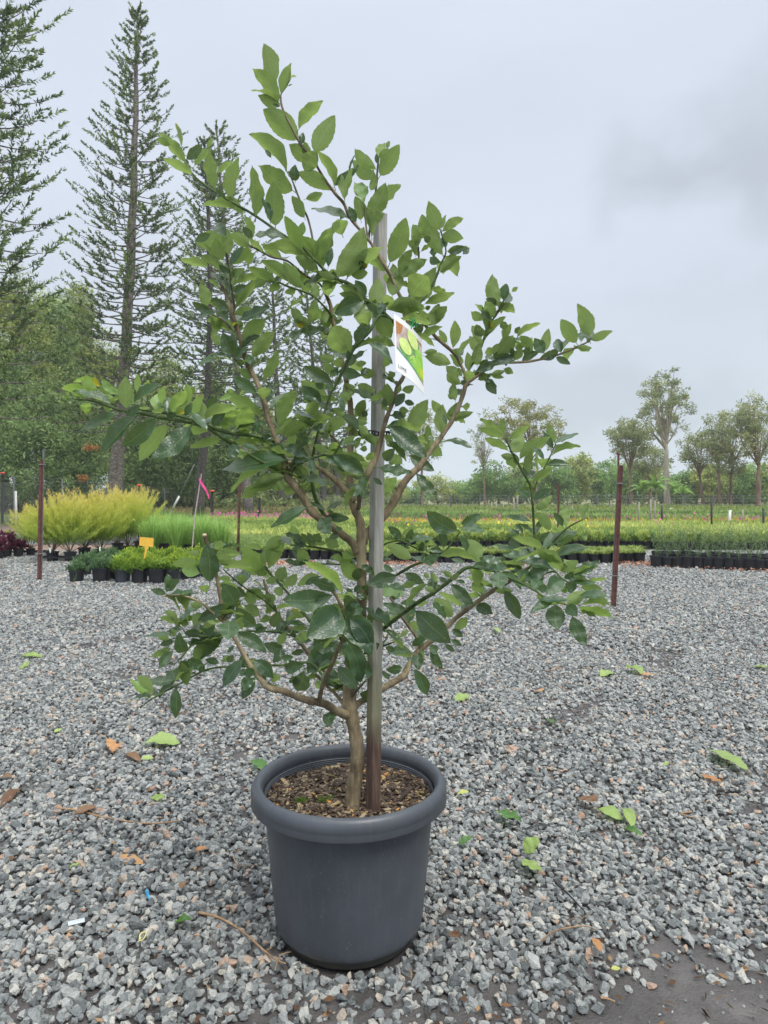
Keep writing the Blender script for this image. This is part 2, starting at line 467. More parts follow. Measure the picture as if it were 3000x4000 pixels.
# crushed stone
def stone_mat():
    m, n, l, out = new_mat('crushed_stone')
    oi = n.new('ShaderNodeObjectInfo')
    r = ramp_node(n, [(0.0, (0.115, 0.125, 0.126)), (0.25, (0.20, 0.217, 0.216)), (0.5, (0.29, 0.305, 0.300)), (0.82, (0.41, 0.420, 0.400)), (0.945, (0.52, 0.50, 0.44)), (0.972, (0.48, 0.37, 0.28)), (1.0, (0.42, 0.27, 0.20))])
    r.color_ramp.interpolation = 'LINEAR'
    l.new(oi.outputs['Random'], r.inputs[0])
    t = n.new('ShaderNodeTexCoord')
    no = n.new('ShaderNodeTexNoise'); no.inputs['Scale'].default_value = 2.6; no.inputs['Detail'].default_value = 6; no.inputs['Roughness'].default_value = 0.65
    l.new(t.outputs['Object'], no.inputs['Vector'])
    mr = n.new('ShaderNodeMapRange'); mr.inputs['From Min'].default_value = 0.3; mr.inputs['From Max'].default_value = 0.7
    mr.inputs['To Min'].default_value = 0.72; mr.inputs['To Max'].default_value = 1.22
    l.new(no.outputs['Fac'], mr.inputs['Value'])
    s = n.new('ShaderNodeVectorMath'); s.operation = 'SCALE'; l.new(r.outputs[0], s.inputs[0]); l.new(mr.outputs[0], s.inputs['Scale'])
    b = n.new('ShaderNodeBsdfPrincipled'); b.inputs['Roughness'].default_value = 0.62
    b.inputs['Specular IOR Level'].default_value = 0.45
    l.new(s.outputs[0], b.inputs['Base Color'])
    bp = n.new('ShaderNodeBump'); bp.inputs['Strength'].default_value = 0.5; bp.inputs['Distance'].default_value = 0.08
    l.new(no.outputs['Fac'], bp.inputs['Height']); l.new(bp.outputs[0], b.inputs['Normal'])
    l.new(b.outputs[0], out.inputs[0])
    return m
M_STONE = stone_mat()
import bmesh
def stone_mesh(i):
    """an angular chip: the hull of a few points, about 1 across"""
    rr = random.Random(100 + i)
    bm = bmesh.new()
    k = rr.choice((13, 15, 17, 20))
    for j in range(k):
        v = Vector((rr.gauss(0, 1), rr.gauss(0, 1), rr.gauss(0, 1))).normalized() * rr.uniform(0.42, 0.56)
        bm.verts.new((v.x * rr.uniform(0.85, 1.15), v.y * 0.85, v.z * 0.72))
    res = bmesh.ops.convex_hull(bm, input=bm.verts)
    bmesh.ops.delete(bm, geom=[e for e in res['geom_interior'] if isinstance(e, bmesh.types.BMVert)], context='VERTS')
    bmesh.ops.dissolve_limit(bm, angle_limit=math.radians(16), verts=bm.verts, edges=bm.edges)
    me = bpy.data.meshes.new('stone'); bm.to_mesh(me); bm.free()
    me.materials.append(M_STONE)
    return me
STONES = [stone_mesh(i) for i in range(14)]

def vnoise(x, y, seed=0):
    s = np.zeros_like(x)
    for k, (fx, fy, p, a) in enumerate(((1.3, 0.9, 0.3, 1), (2.1, -1.7, 1.1, 0.8), (-3.7, 2.9, 2.3, 0.6), (5.9, 4.3, 0.7, 0.45), (9.1, -7.7, 1.9, 0.35), (-15.0, 13.0, 0.2, 0.25))):
        s += a * np.sin(fx * x + fy * y + p + seed * 1.7 * (k + 1))
    return s / 2.2
def bare(x, y):
    """how bare the ground is at a point: 0 covered in stones, 1 open grit"""
    q = ((x - 0.72) / 0.60) ** 2 + ((y - 1.42) / 0.30) ** 2
    main = np.clip((1.30 - q + 0.75 * vnoise(x * 2.2, y * 2.6)) * 1.1, 0, 0.97)
    q2 = ((x + 0.1) / 0.75) ** 2 + ((y - 1.42) / 0.16) ** 2
    sec = np.clip((0.9 - q2 + 0.9 * vnoise(x * 3, y * 3, 2)) * 0.7, 0, 0.62)
    small = np.clip((vnoise(x * 2.6, y * 2.6, 5) - 0.48) * 1.3, 0, 0.7)
    return np.maximum(np.maximum(main, sec), small)

def scatter(n, y0, y1, size, rng):
    u = rng.random(n)
    y = np.sqrt(y0 * y0 + u * (y1 * y1 - y0 * y0))
    x = (rng.random(n) - 0.5) * 2 * (0.60 * y + 0.25)
    s = size * np.exp(rng.normal(0, 0.24, n))
    b = bare(x, y)
    small = rng.random(n) < 0.18
    s = np.where(small & (b > 0.3), s * 0.4, s)
    keep = rng.random(n) > b
    keep |= (small & (rng.random(n) < 0.35))
    d = np.hypot(x - POT_C[0], y - POT_C[1])
    keep &= d > 0.176 + 0.3 * s
    x, y, s = x[keep], y[keep], s[keep]
    z = relief(x, y) + s * 0.10 + rng.random(len(x)) * 0.012 * (1 - bare(x, y))
    rot = np.stack([rng.normal(0, 0.45, len(x)), rng.normal(0, 0.45, len(x)), rng.random(len(x)) * 6.283], 1)
    return np.stack([x, y, z], 1), rot, s
POT_C = P(1365, 3640, 1.802)
rng = np.random.default_rng(3)
bands = [(22000, 1.15, 2.6, 0.0222), (52000, 2.6, 5.0, 0.0232), (66000, 5.0, 8.5, 0.029), (70000, 8.5, 14.5, 0.036)]
parts = [scatter(n, a, b, s, rng) for n, a, b, s in bands]
pos = np.vstack([p[0] for p in parts]); rot = np.vstack([p[1] for p in parts]); siz = np.concatenate([p[2] for p in parts])
# the 300 that show largest are parts of the ground, one object each
inframe = (np.abs(pos[:, 0]) < 0.555 * pos[:, 1]) & (pos[:, 1] > 1.53)
score = np.where(inframe, siz / pos[:, 1], -1)
big = np.argsort(-score)[:300]
for k in big:
    o = bpy.data.objects.new('stone', STONES[k % 14])
    o.location = pos[k]; o.rotation_euler = rot[k]
    s = siz[k]; o.scale = (s * 1.08, s, s)
    o.parent = ground
    COL.objects.link(o)
mask = np.ones(len(pos), bool); mask[big] = False
pos, rot, siz = pos[mask], rot[mask], siz[mask]

def gn_scatter(name, pos, rot, siz, meshes, aspect=None):
    me = bpy.data.meshes.new(name)
    me.vertices.add(len(pos)); me.vertices.foreach_set('co', pos.astype(np.float32).ravel())
    a = me.attributes.new('rot', 'FLOAT_VECTOR', 'POINT'); a.data.foreach_set('vector', rot.astype(np.float32).ravel())
    sc3 = (siz[:, None] * (np.ones((1, 3)) if aspect is None else aspect)).astype(np.float32)
    a = me.attributes.new('scl', 'FLOAT_VECTOR', 'POINT'); a.data.foreach_set('vector', sc3.ravel())
    a = me.attributes.new('pick', 'INT', 'POINT'); a.data.foreach_set('value', (np.arange(len(pos)) % len(meshes)).astype(np.int32))
    o = bpy.data.objects.new(name, me); COL.objects.link(o)
    src = bpy.data.collections.new(name + '_kinds')
    for i, m in enumerate(meshes):
        src.objects.link(bpy.data.objects.new('%s_kind_%02d' % (name, i), m))
    ng = bpy.data.node_groups.new(name, 'GeometryNodeTree')
    ng.interface.new_socket('Geometry', in_out='INPUT', socket_type='NodeSocketGeometry')
    ng.interface.new_socket('Geometry', in_out='OUTPUT', socket_type='NodeSocketGeometry')
    n, l = ng.nodes, ng.links
    gi, go = n.new('NodeGroupInput'), n.new('NodeGroupOutput')
    ip = n.new('GeometryNodeInstanceOnPoints')
    ci = n.new('GeometryNodeCollectionInfo'); ci.inputs['Collection'].default_value = src
    ci.inputs['Separate Children'].default_value = True; ci.inputs['Reset Children'].default_value = True
    def named(nm, tp):
        q = n.new('GeometryNodeInputNamedAttribute'); q.data_type = tp; q.inputs['Name'].default_value = nm
        return q.outputs['Attribute']
    m2p = n.new('GeometryNodeMeshToPoints')
    l.new(gi.outputs[0], m2p.inputs[0]); l.new(m2p.outputs[0], ip.inputs['Points'])
    l.new(ci.outputs[0], ip.inputs['Instance']); ip.inputs['Pick Instance'].default_value = True
    l.new(named('pick', 'INT'), ip.inputs['Instance Index'])
    l.new(named('rot', 'FLOAT_VECTOR'), ip.inputs['Rotation'])
    l.new(named('scl', 'FLOAT_VECTOR'), ip.inputs['Scale'])
    l.new(ip.outputs[0], go.inputs[0])
    md = o.modifiers.new('scatter', 'NODES'); md.node_group = ng
    return o
gravel = gn_scatter('gravel', pos, rot, siz, STONES)
tag(gravel, 'grey crushed stone gravel with scattered tan chips covering the yard', 'gravel', kind='stuff')

# crumbs of leaf and bark between the stones
M_LITTER = foliage('litter', [(0.035, 0.022, 0.014), (0.10, 0.055, 0.030), (0.22, 0.12, 0.06), (0.34, 0.22, 0.11)], trans=0.1, rough=0.7)
cl = Cloud()
n = 9500
y = np.sqrt(1.2 ** 2 + NR.random(n) * (7.0 ** 2 - 1.2 ** 2)); x = (NR.random(n) - 0.5) * 1.2 * y
dn = bare(x, y); kp = NR.random(n) < 0.30 + 0.7 * dn
kp &= np.hypot(x - POT_C[0], y - POT_C[1]) > 0.18
x, y = x[kp], y[kp]; n = len(x)
d = rdir(n); d[:, 2] *= 0.15
cl.add(*blades(np.stack([x, y, relief(x, y) + NR.random(n) * 0.016 + 0.004], 1), d, 0.012 + 0.022 * NR.random(n), 0.006 + 0.008 * NR.random(n), NR.random(n)))
tag(cl.build('leaf_litter', M_LITTER), 'small brown crumbs of leaf and bark among the gravel', 'leaf litter', kind='stuff')

# leaves of the lime tree, traced: base, tip, apparent width, side seen (t upper, u under, y young); T lines give the frame of the figures
LEAVES = """T 900 150 2.765
485 490 385 65 150 u
525 670 208 325 150 u
548 600 645 255 95 u
640 440 620 295 40 y
655 420 715 405 20 y
625 515 668 492 15 y
535 725 292 610 110 u
520 690 260 475 50 u
530 740 450 705 30 t
730 1090 350 760 240 u
740 975 985 645 120 u
905 1215 1125 840 210 u
770 1140 790 1000 70 t
870 1300 628 1140 150 u
870 1280 800 1110 100 u
605 1430 265 995 130 u
440 1290 372 1190 40 t
800 1430 940 1210 160 u
700 1540 700 1370 110 t
1120 1590 960 1180 100 u
1130 1590 1270 1430 70 t
1235 1745 1290 1400 105 u
1285 1430 1335 1255 25 t
1320 1490 1385 1345 40 t
1570 1410 1340 1190 140 u
1540 1520 1325 1320 140 u
1090 1640 708 1440 170 u
670 1640 270 1375 190 u
1520 1640 1555 1480 80 u
T 580 450 3.318
470 605 160 205 130 u
280 380 95 310 100 u
430 400 365 105 50 u
495 570 715 370 110 t
600 655 790 425 100 u
760 420 835 295 55 u
570 755 190 550 110 u
520 650 470 560 40 t
860 980 785 450 150 u
890 745 1068 565 80 u
870 960 995 1050 80 t
1085 1130 1125 530 150 u
1390 1300 1385 650 175 u
1120 1215 718 1100 90 u
985 1060 1280 1245 110 u
1645 1430 1620 860 260 u
1575 1370 1485 1050 80 t
1000 1570 850 1320 150 t
985 1600 620 1645 230 u
1345 1590 1225 1290 100 u
1345 1600 1215 1440 90 t
800 1540 600 1640 90 t
T 700 850 3.318
640 480 620 130 130 u
545 575 470 265 160 u
915 375 660 200 150 u
1090 435 870 270 80 u
1400 260 955 230 120 t
1590 410 1370 -30 170 y
1560 250 1610 50 90 y
1640 500 1158 285 170 u
1330 540 1070 330 110 u
690 600 915 385 130 u
665 610 825 365 90 t
900 610 890 400 120 y
380 630 10 520 110 u
620 760 330 450 90 u
645 655 450 490 60 t
640 725 515 615 90 t
510 600 325 320 60 u
650 680 832 765 100 u
720 870 1020 660 80 u
740 1165 1080 715 110 u
745 1140 860 900 80 u
1250 840 890 620 140 u
1410 825 1095 540 150 u
1560 910 1350 560 150 u
1130 820 985 900 110 u
1240 830 1330 760 70 t
1510 930 1370 970 90 u
1180 730 1200 650 50 y
650 975 395 650 110 t
520 905 350 820 60 u
625 920 610 760 90 u
690 880 740 760 60 u
700 960 870 880 100 t
340 1165 270 830 150 u
640 1190 385 1040 130 t
510 1165 380 1080 50 u
400 1200 160 1090 100 t
465 1250 200 1210 90 t
210 1240 80 1225 40 t
615 1345 540 1150 130 t
710 1470 370 1300 130 u
720 1240 980 1190 110 u
770 1330 1165 1135 120 t
835 1590 1125 1310 210 u
790 1430 800 1340 70 u
765 1670 560 1490 180 t
560 1650 405 1485 110 u
840 1640 1030 1500 70 t
940 1680 1235 1480 180 u
1600 1330 1445 1165 100 u
1660 1400 1470 1330 100 u
T 1150 750 3.318
150 90 400 0 110 u
700 340 205 100 140 t
905 140 780 -130 200 y
950 310 1190 -140 210 u
1085 140 1400 -90 130 u
860 360 780 40 150 u
950 400 1170 270 140 u
1000 575 905 170 110 u
800 390 700 180 90 t
620 555 520 290 200 u
250 850 450 370 90 u
375 960 610 310 140 u
560 1100 910 430 290 u
685 1110 1060 590 180 u
360 960 100 560 170 y
440 970 490 710 110 t
630 1205 95 1100 110 t
320 1050 0 830 180 u
520 1120 310 1040 100 u
260 940 -60 640 150 u
290 1380 290 1180 130 u
440 1350 440 1200 150 u
885 1420 525 1580 230 t
930 1340 780 1140 120 t
905 1440 880 1760 240 u
930 1460 1080 1640 130 t
900 1390 550 1240 130 u
900 1400 590 1300 120 u
740 1080 960 1040 140 u
900 1010 850 900 110 t
1180 1020 895 760 150 u
1240 910 1450 320 250 u
1270 1340 1270 890 200 u
1050 1470 1090 1125 210 u
1180 1510 1215 1290 160 u
1370 1100 1525 735 160 u
1390 1110 1720 880 180 u
1500 1350 1750 1060 290 u
1200 1520 1700 1460 190 u
1600 830 1500 600 80 u
1610 690 1545 420 110 u
1500 920 1650 870 100 u
130 330 -20 50 120 u
70 1240 0 960 110 u
230 1680 260 1400 150 u
400 1500 400 1720 100 u
50 1690 10 1510 120 u
T 1350 500 3.318
435 365 505 175 130 u
445 410 560 255 90 u
450 615 700 210 210 u
520 200 580 230 90 u
410 460 400 325 60 t
330 690 380 500 40 u
1220 1320 1070 935 170 u
1060 1430 990 1110 150 u
1020 1420 870 1250 160 u
945 1530 860 1300 130 u
1255 1640 1060 1200 190 u
1240 1300 1275 1130 60 u
1250 1340 1535 1165 130 u
1245 1390 1525 1430 150 u
1300 1550 1250 1400 90 t
1320 1600 1560 1540 110 t
1340 1659 1605 1550 80 u
1600 1560 1510 1640 80 t
1090 1475 1010 1400 80 t
980 1600 1120 1510 60 u
900 1640 835 1400 80 u
905 1550 800 1450 70 u
1090 1610 1180 1600 90 t
T 1500 1000 3.318
735 80 560 10 120 t
730 210 980 -10 120 u
530 620 915 425 140 u
350 520 580 260 300 u
610 440 730 410 40 u
70 690 550 680 200 u
230 830 650 770 110 u
560 900 730 590 150 u
660 890 820 645 150 u
540 690 600 650 60 t
360 990 510 880 120 t
470 1060 750 900 90 u
815 1120 710 950 80 u
895 1190 920 815 150 u
900 1210 975 1280 70 u
520 1250 700 1230 80 u
530 1300 885 1400 160 u
400 1010 690 1100 60 u
1480 650 1410 240 200 u
1430 780 1320 580 140 u
1470 640 1320 550 90 t
1560 560 1590 350 110 t
1560 570 1640 460 110 u
1570 600 1650 480 130 t
1380 830 1270 660 110 t
1330 960 1270 680 90 u
1270 830 1135 720 110 u
1310 1080 1540 760 90 u
1330 950 1440 820 100 u
1240 1090 1120 890 140 u
1290 1030 1190 870 120 t
1240 1240 1110 1040 140 u
1265 1160 1250 1060 60 u
1210 1410 1230 1140 140 u
1080 1470 1080 1240 100 u
1000 1420 890 1310 130 u
980 1280 1115 1050 60 u
1070 1620 1130 1460 140 u
970 1560 810 1430 130 u
1010 1560 960 1440 70 u
1000 1659 805 1520 120 u
1400 1280 1330 1180 100 u
1490 1290 1640 1030 160 u
1420 1300 1480 1210 70 t
1390 1270 1480 1130 80 u
1540 1060 1640 880 80 u
1560 950 1530 830 90 t
1180 1500 1470 1350 110 t
1420 1320 1700 1310 130 t
1240 1420 1350 1340 80 t
1220 1600 1380 1540 90 u
1400 1530 1560 1480 70 u
1380 1530 1550 1560 70 u
1570 1480 1660 1510 80 u
1290 1610 1480 1660 60 t
1000 1620 1060 1659 60 t
T 1900 1100 3.318
225 240 250 20 100 t
330 130 410 70 50 u
400 720 690 500 80 u
370 670 440 580 70 t
600 920 420 680 140 u
740 930 620 740 140 t
755 900 805 615 130 u
560 920 460 880 100 t
370 1010 470 870 100 u
360 980 320 870 80 t
460 1030 690 910 100 t
690 1000 945 870 130 t
970 920 900 720 130 t
970 910 1155 660 60 t
1165 790 960 480 190 u
1230 780 1260 620 110 t
1345 700 1190 310 200 u
1345 750 1605 630 120 u
1180 850 1380 860 80 u
1300 780 1350 740 50 t
905 980 1090 1070 90 t
0 1270 130 1460 110 t
380 1010 80 985 100 t
230 1130 345 1190 80 u
150 930 350 690 180 u
215 750 320 540 90 u
370 860 480 850 70 u
20 1210 60 1240 70 u
T 1050 1200 3.318
430 160 285 10 110 u
330 150 555 215 100 u
550 200 600 0 150 u
785 300 215 390 140 t
770 270 710 50 130 u
1075 590 800 210 320 u
1130 470 1270 240 130 t
1290 240 1200 40 200 u
1010 550 940 500 90 u
1020 690 1030 550 60 t
850 690 665 650 110 u
890 600 730 520 50 t
980 670 890 620 50 t
930 780 870 650 110 u
980 810 1300 575 90 t
1130 740 1270 720 80 u
900 890 820 760 110 t
900 830 1200 880 130 t
1190 890 1280 770 90 t
1200 890 1380 840 120 u
1150 1010 1360 1080 160 u
810 970 440 760 170 t
860 900 690 720 130 u
820 1070 750 970 100 t
760 1060 590 940 80 u
760 1160 405 940 160 u
700 1050 610 990 90 t
670 1250 370 1090 60 t
670 1250 430 1020 190 t
880 1190 655 1220 80 u
960 1120 1110 1000 140 u
890 1180 1090 1100 110 u
860 1140 1000 1330 80 t
1090 1080 1500 1330 110 t
1060 1090 1030 1010 60 t
1250 1200 1110 1430 120 u
670 1290 450 1200 60 u
620 1420 460 1210 200 u
840 1370 800 1310 50 t
560 1540 330 1370 90 u
480 1560 860 1390 110 u
570 1590 700 1500 90 t
720 1600 1010 1430 150 u
830 1310 1000 1400 110 u
920 1370 1240 1590 90 t
1280 1500 1150 1470 90 u
1130 1659 1000 1550 120 u
1280 1640 1170 1530 100 u
1500 1330 1560 1300 60 u
1640 850 1560 900 80 u
1500 1000 1590 1260 120 u
1310 480 1640 660 110 t
1300 420 1640 500 140 u
1480 780 1560 600 120 u
130 1540 360 1060 210 u
20 1330 290 1070 110 t
100 1650 280 1400 120 u
180 1659 520 1470 150 u
350 1659 480 1590 110 t
1210 1420 1280 1340 70 t
T 650 1250 3.318
790 490 390 540 80 t
860 540 580 420 60 t
870 440 730 170 190 t
940 430 900 320 70 u
970 600 940 500 80 t
1090 570 1050 430 100 t
1110 480 1400 160 180 u
1270 780 1470 400 120 u
1120 740 950 640 110 u
1160 940 850 720 150 t
1250 1030 1240 815 180 u
1240 1240 750 920 140 u
490 1280 920 1060 150 u
870 940 800 900 60 y
690 1030 850 980 60 y
530 1140 660 990 90 t
960 1430 1060 1120 260 y
740 1420 900 1150 200 y
860 1390 960 1130 60 u
650 1370 900 1300 120 u
600 1370 760 1200 130 t
1100 1430 1270 1370 70 t
1340 1430 1160 1230 60 t
1090 1440 930 1460 50 u
700 1520 960 1540 60 t
1310 1590 800 1560 110 u
700 1560 290 1640 110 u
1370 1520 1220 1500 70 t
900 1659 870 1580 70 t
T 230 1400 2.765
270 420 25 290 60 y
370 400 60 270 60 y
450 300 200 190 70 y
420 340 240 220 110 y
560 500 140 300 90 t
620 390 450 215 80 y
500 420 450 280 70 y
640 400 600 310 50 u
730 540 725 185 150 u
650 420 550 455 40 u
290 605 330 475 120 y
560 560 490 510 70 y
650 590 175 730 120 t
600 480 510 390 60 y
840 360 840 170 75 y
930 350 970 210 60 y
810 490 1080 245 90 t
720 630 900 500 80 t
740 630 975 500 50 u
1060 580 1070 335 120 y
1110 490 1130 295 70 y
1180 600 1190 390 110 t
1210 560 1370 290 120 y
1300 590 1230 480 90 u
1240 640 1390 500 70 u
1350 480 1400 400 60 y
1400 480 1380 260 90 y
1450 380 1440 300 50 y
1370 620 1440 490 80 t
1450 620 1540 390 90 y
1560 670 1560 480 90 u
1160 620 1280 600 70 t
1000 580 1140 550 50 u
820 640 420 985 150 t
1040 650 660 960 200 t
1170 710 850 1090 150 u
1410 740 1010 1125 180 t
1400 760 1130 1080 70 u
1440 590 1610 760 70 t
60 360 120 400 40 y
130 410 40 440 40 y
750 480 800 440 60 y
T 840 1650 3.318
910 490 40 580 210 t
860 560 140 690 90 u
940 290 1200 20 170 u
1060 340 1150 90 170 t
900 440 700 260 160 t
1210 440 890 330 180 t
1010 510 1210 480 90 t
300 290 160 480 140 t
330 340 340 460 130 u
340 290 560 345 60 t
870 640 295 1035 150 u
900 700 430 830 150 u
720 850 940 800 130 u
970 830 960 960 150 u
1185 1100 690 1300 160 t
1170 870 1120 710 150 u
1190 870 1430 790 110 u
1070 700 1500 880 110 t
1210 910 1410 830 40 t
1010 600 1200 680 110 u
1230 470 1280 660 110 t
820 630 850 510 70 u
820 560 720 660 100 u
1470 380 1260 290 90 u
1470 360 1620 240 130 y
1560 420 1659 640 140 t
1440 440 1659 520 120 t
1340 570 1480 540 90 t
1590 660 1640 640 70 u
1450 1120 1659 1030 60 t
1430 1140 1220 1020 50 t
1430 1220 1659 1200 100 t
1450 1130 1560 1210 50 t
1470 1230 1740 1240 110 t
1370 1240 1500 1470 180 t
1030 1560 990 1290 130 u
1040 1560 1190 1600 70 t
1180 1600 890 1430 100 t
1180 1560 1120 1440 90 t
1180 1500 1290 1590 90 u
1300 1570 1200 1430 100 t
1300 1560 1440 1570 60 u
1290 1540 1370 1430 120 t
1430 1510 1600 1620 120 u
1620 1450 1480 1500 80 t
1560 1370 1659 1390 60 t
600 1600 470 1520 40 u
600 1650 350 1570 80 u
640 1659 880 1460 160 u
740 1659 900 1560 130 u
720 400 600 340 60 u
740 210 600 180 90 t
1140 180 1090 360 90 t
1480 160 1390 190 90 t
1250 60 1380 30 70 u
T 1300 1450 3.318
530 1390 640 1470 70 t
740 720 1240 1100 230 t
690 730 1180 760 150 u
960 690 1220 380 220 u
1060 750 1240 540 150 u
1240 940 1230 680 90 u
1130 960 1200 820 120 u
860 500 980 520 100 u
790 520 940 630 90 t
740 700 860 640 70 t
930 390 1060 430 80 t
690 920 980 1140 90 t
1000 1090 1320 1290 150 t
580 1250 1020 1300 110 t
1080 1320 1350 1600 140 t
1200 960 1400 1080 190 u
900 1200 750 1070 120 u
670 1150 790 1020 140 t
670 1580 830 1360 140 y
680 1560 720 1659 70 u
780 1490 830 1530 50 t
420 1170 60 1040 110 u
430 1150 550 1030 90 y
400 1330 0 1080 200 t
400 1350 10 1240 120 u
430 1360 280 1659 110 t
390 1530 400 1659 70 t
560 970 360 770 110 u
330 830 170 750 110 u
140 930 300 840 70 u
290 1010 360 850 90 u
470 1230 350 1190 70 y
350 1010 460 1010 80 u
1490 600 1280 370 120 u
1400 800 1420 430 150 u
1520 670 1640 400 150 u
1590 380 1570 150 120 u
1560 360 1490 300 50 u
1600 150 1470 30 100 u
1430 560 1470 690 50 t
1590 600 1800 510 90 u
1430 910 1830 930 70 t
740 440 700 150 140 u
810 460 940 270 120 t
890 240 830 220 110 u
770 80 740 0 90 u
900 250 1050 190 100 u
660 460 690 350 50 t
320 230 150 330 90 u
340 590 400 360 130 u
400 680 380 520 120 u
1050 780 980 1060 90 t
940 540 850 660 90 u
1290 830 1260 920 70 t
1060 680 890 700 60 u
700 880 780 990 90 u
720 1180 800 1200 60 u
880 1240 800 1200 60 t
T 1850 1600 2.765
325 260 75 90 70 u
335 270 320 85 80 u
330 300 65 190 80 u
380 330 600 130 90 u
370 440 120 285 80 u
430 460 530 270 150 u
500 530 755 240 110 u
430 510 295 495 80 u
480 600 440 470 60 u
600 690 610 430 90 u
690 640 700 430 60 u
620 410 780 520 60 t
640 680 850 630 0 u
640 780 850 620 90 u
740 620 750 510 90 u
860 420 770 230 80 t
885 370 805 140 80 u
890 360 1135 240 60 t
850 490 1145 350 60 u
790 600 1040 580 80 t
600 965 460 850 50 t
650 980 850 860 80 t
670 1070 865 930 90 u
610 1200 345 1145 60 t
630 1370 510 1210 25 t
830 1300 665 1110 110 u
690 1270 720 1200 60 t
1000 1250 1000 1050 130 u
960 1260 870 1110 70 t
530 1340 450 1230 60 t
500 1345 385 1280 50 t
740 1490 420 1360 100 u
750 1490 1160 1340 120 t
900 1490 1080 1350 80 u
1180 1360 1220 1420 50 u
720 1420 860 1320 90 t
870 1550 1270 1430 90 u
910 1590 1235 1460 100 t
960 1650 440 1500 110 u
950 1650 680 1490 120 u
440 1520 180 1430 60 t
500 1480 370 1420 110 t
650 1580 290 1590 100 t
820 1650 530 1620 70 t
T 1350 1950 2.765
120 880 -60 620 130 y
120 870 160 750 90 t
310 820 165 710 80 t
550 830 240 930 150 t
640 1030 235 950 120 y
650 990 400 930 80 t
1200 340 860 110 190 t
1060 520 1040 290 90 t
600 410 450 290 80 t
610 410 790 280 50 u
600 430 510 300 70 t
650 430 720 320 80 t
690 480 960 370 70 t
760 490 900 400 50 u
970 530 900 400 30 u
710 640 440 480 130 u
700 530 530 490 60 t
840 680 1020 600 100 t
740 620 950 700 60 t
810 560 830 470 80 t
850 500 880 590 30 t
1240 340 1530 240 60 u
1250 270 1460 160 110 t
1250 310 1510 370 90 t
1210 350 1230 330 40 t
1310 560 1250 390 70 t
1450 680 1260 420 170 u
1050 570 900 540 60 t
1020 610 1320 560 80 u
1400 640 1200 590 60 u
1280 680 1140 640 50 t
1380 720 1640 750 90 t
1480 620 1700 690 80 t
640 800 850 910 100 t
750 890 590 940 60 u
750 890 650 960 50 u
860 850 900 800 60 u
920 790 1010 910 60 u
1010 850 1090 890 50 t
970 1000 850 960 70 u
960 930 1060 960 40 t
1150 840 1040 780 60 u
1140 870 1230 800 60 u
1140 920 1390 1150 130 t
1290 900 1200 880 40 t
1590 960 1310 820 60 u
1480 1030 1420 850 150 u
880 920 620 1130 70 u
1260 1160 1010 990 80 u
1150 1270 960 1070 160 u
1080 1290 930 1110 90 t
760 1210 1140 1560 230 t
650 1190 390 1140 90 t
570 1240 430 1210 50 t
750 1110 590 1130 60 t
520 780 400 700 70 t
400 610 510 570 50 u
400 640 510 655 30 t
1410 1160 1570 1230 120 t
1170 1400 1330 1260 110 u
1150 1410 1270 1490 80 t
1140 1520 1260 1590 60 t
1080 1570 1180 1650 60 t
720 1580 870 1480 80 t
590 1490 680 1410 50 u
870 1430 640 1320 100 u
500 1400 230 1150 100 t
420 1420 660 1600 80 u
440 1410 590 1520 60 t
400 1380 430 1440 30 t
530 1640 430 1600 60 t
910 1580 980 1690 90 t
200 1040 380 1080 110 y
90 1000 170 930 60 t
180 1010 230 930 80 t
70 980 0 1080 70 t
0 970 80 1000 40 t
10 560 100 630 90 u
10 1290 200 1620 210 t
50 1290 290 1610 230 t
180 1010 150 1100 70 t
10 1280 90 1090 120 t
90 1270 210 1150 80 t
250 1230 340 1440 80 u
350 1300 340 1540 90 u
0 1000 90 1080 60 u
20 1650 130 1700 120 t
200 1659 360 1560 120 t
T 1850 2000 1.587
300 365 165 265 50 u
145 360 30 280 50 t
260 380 60 280 55 t
555 370 390 220 60 u
430 290 300 290 40 t
545 370 650 300 60 u
595 395 775 300 50 t
590 395 770 340 35 u
490 360 320 295 45 t
370 420 260 370 55 t
340 410 460 360 70 t
160 370 160 490 90 t
50 320 130 355 50 t
550 420 460 500 90 t
335 430 265 395 50 u
240 490 130 490 40 u
195 490 290 670 70 t
110 590 20 610 75 t
350 440 400 500 30 u
455 480 390 470 45 t
640 460 555 440 60 t
620 400 700 420 30 u
690 440 835 405 22 u
800 480 660 460 40 u
830 525 650 480 45 t
600 440 760 430 30 t
580 560 690 495 70 u
840 575 650 550 45 u
540 490 590 480 40 u
580 545 410 540 35 t
565 570 350 585 40 t
505 575 520 740 95 t
580 580 640 640 70 t
850 650 650 580 50 y
760 655 660 590 30 u
610 650 700 835 75 t
690 520 830 575 35 u
600 300 560 330 60 u
560 410 620 370 40 t
300 350 210 330 50 t
T 840 2100 1.587
330 190 430 25 90 u
320 200 150 60 80 y
290 190 150 120 90 y
290 160 390 0 70 u
150 95 0 110 50 u
240 180 40 170 40 u
320 210 255 170 40 y
70 130 0 140 30 u
320 230 240 180 50 u
280 220 190 205 40 u
160 290 155 210 55 u
235 420 210 310 60 u
130 420 50 290 90 t
190 360 60 285 60 t
250 550 125 420 80 t
150 550 90 500 60 t
85 520 85 625 115 t
0 530 10 500 50 u
50 410 0 460 30 t
400 270 430 170 65 u
430 290 510 220 55 u
415 300 380 370 55 u
350 380 300 380 60 u
380 260 310 270 40 u
340 420 310 330 60 u
370 450 310 420 60 u
580 155 510 70 60 u
580 150 460 160 40 t
500 160 430 140 30 t
790 350 580 90 60 y
760 320 590 270 60 t
725 360 415 385 130 t
690 400 620 370 60 t
870 265 790 105 65 y
870 260 890 190 55 t
650 240 510 290 50 u
560 290 650 240 35 t
745 440 630 650 160 t
770 455 590 600 170 t
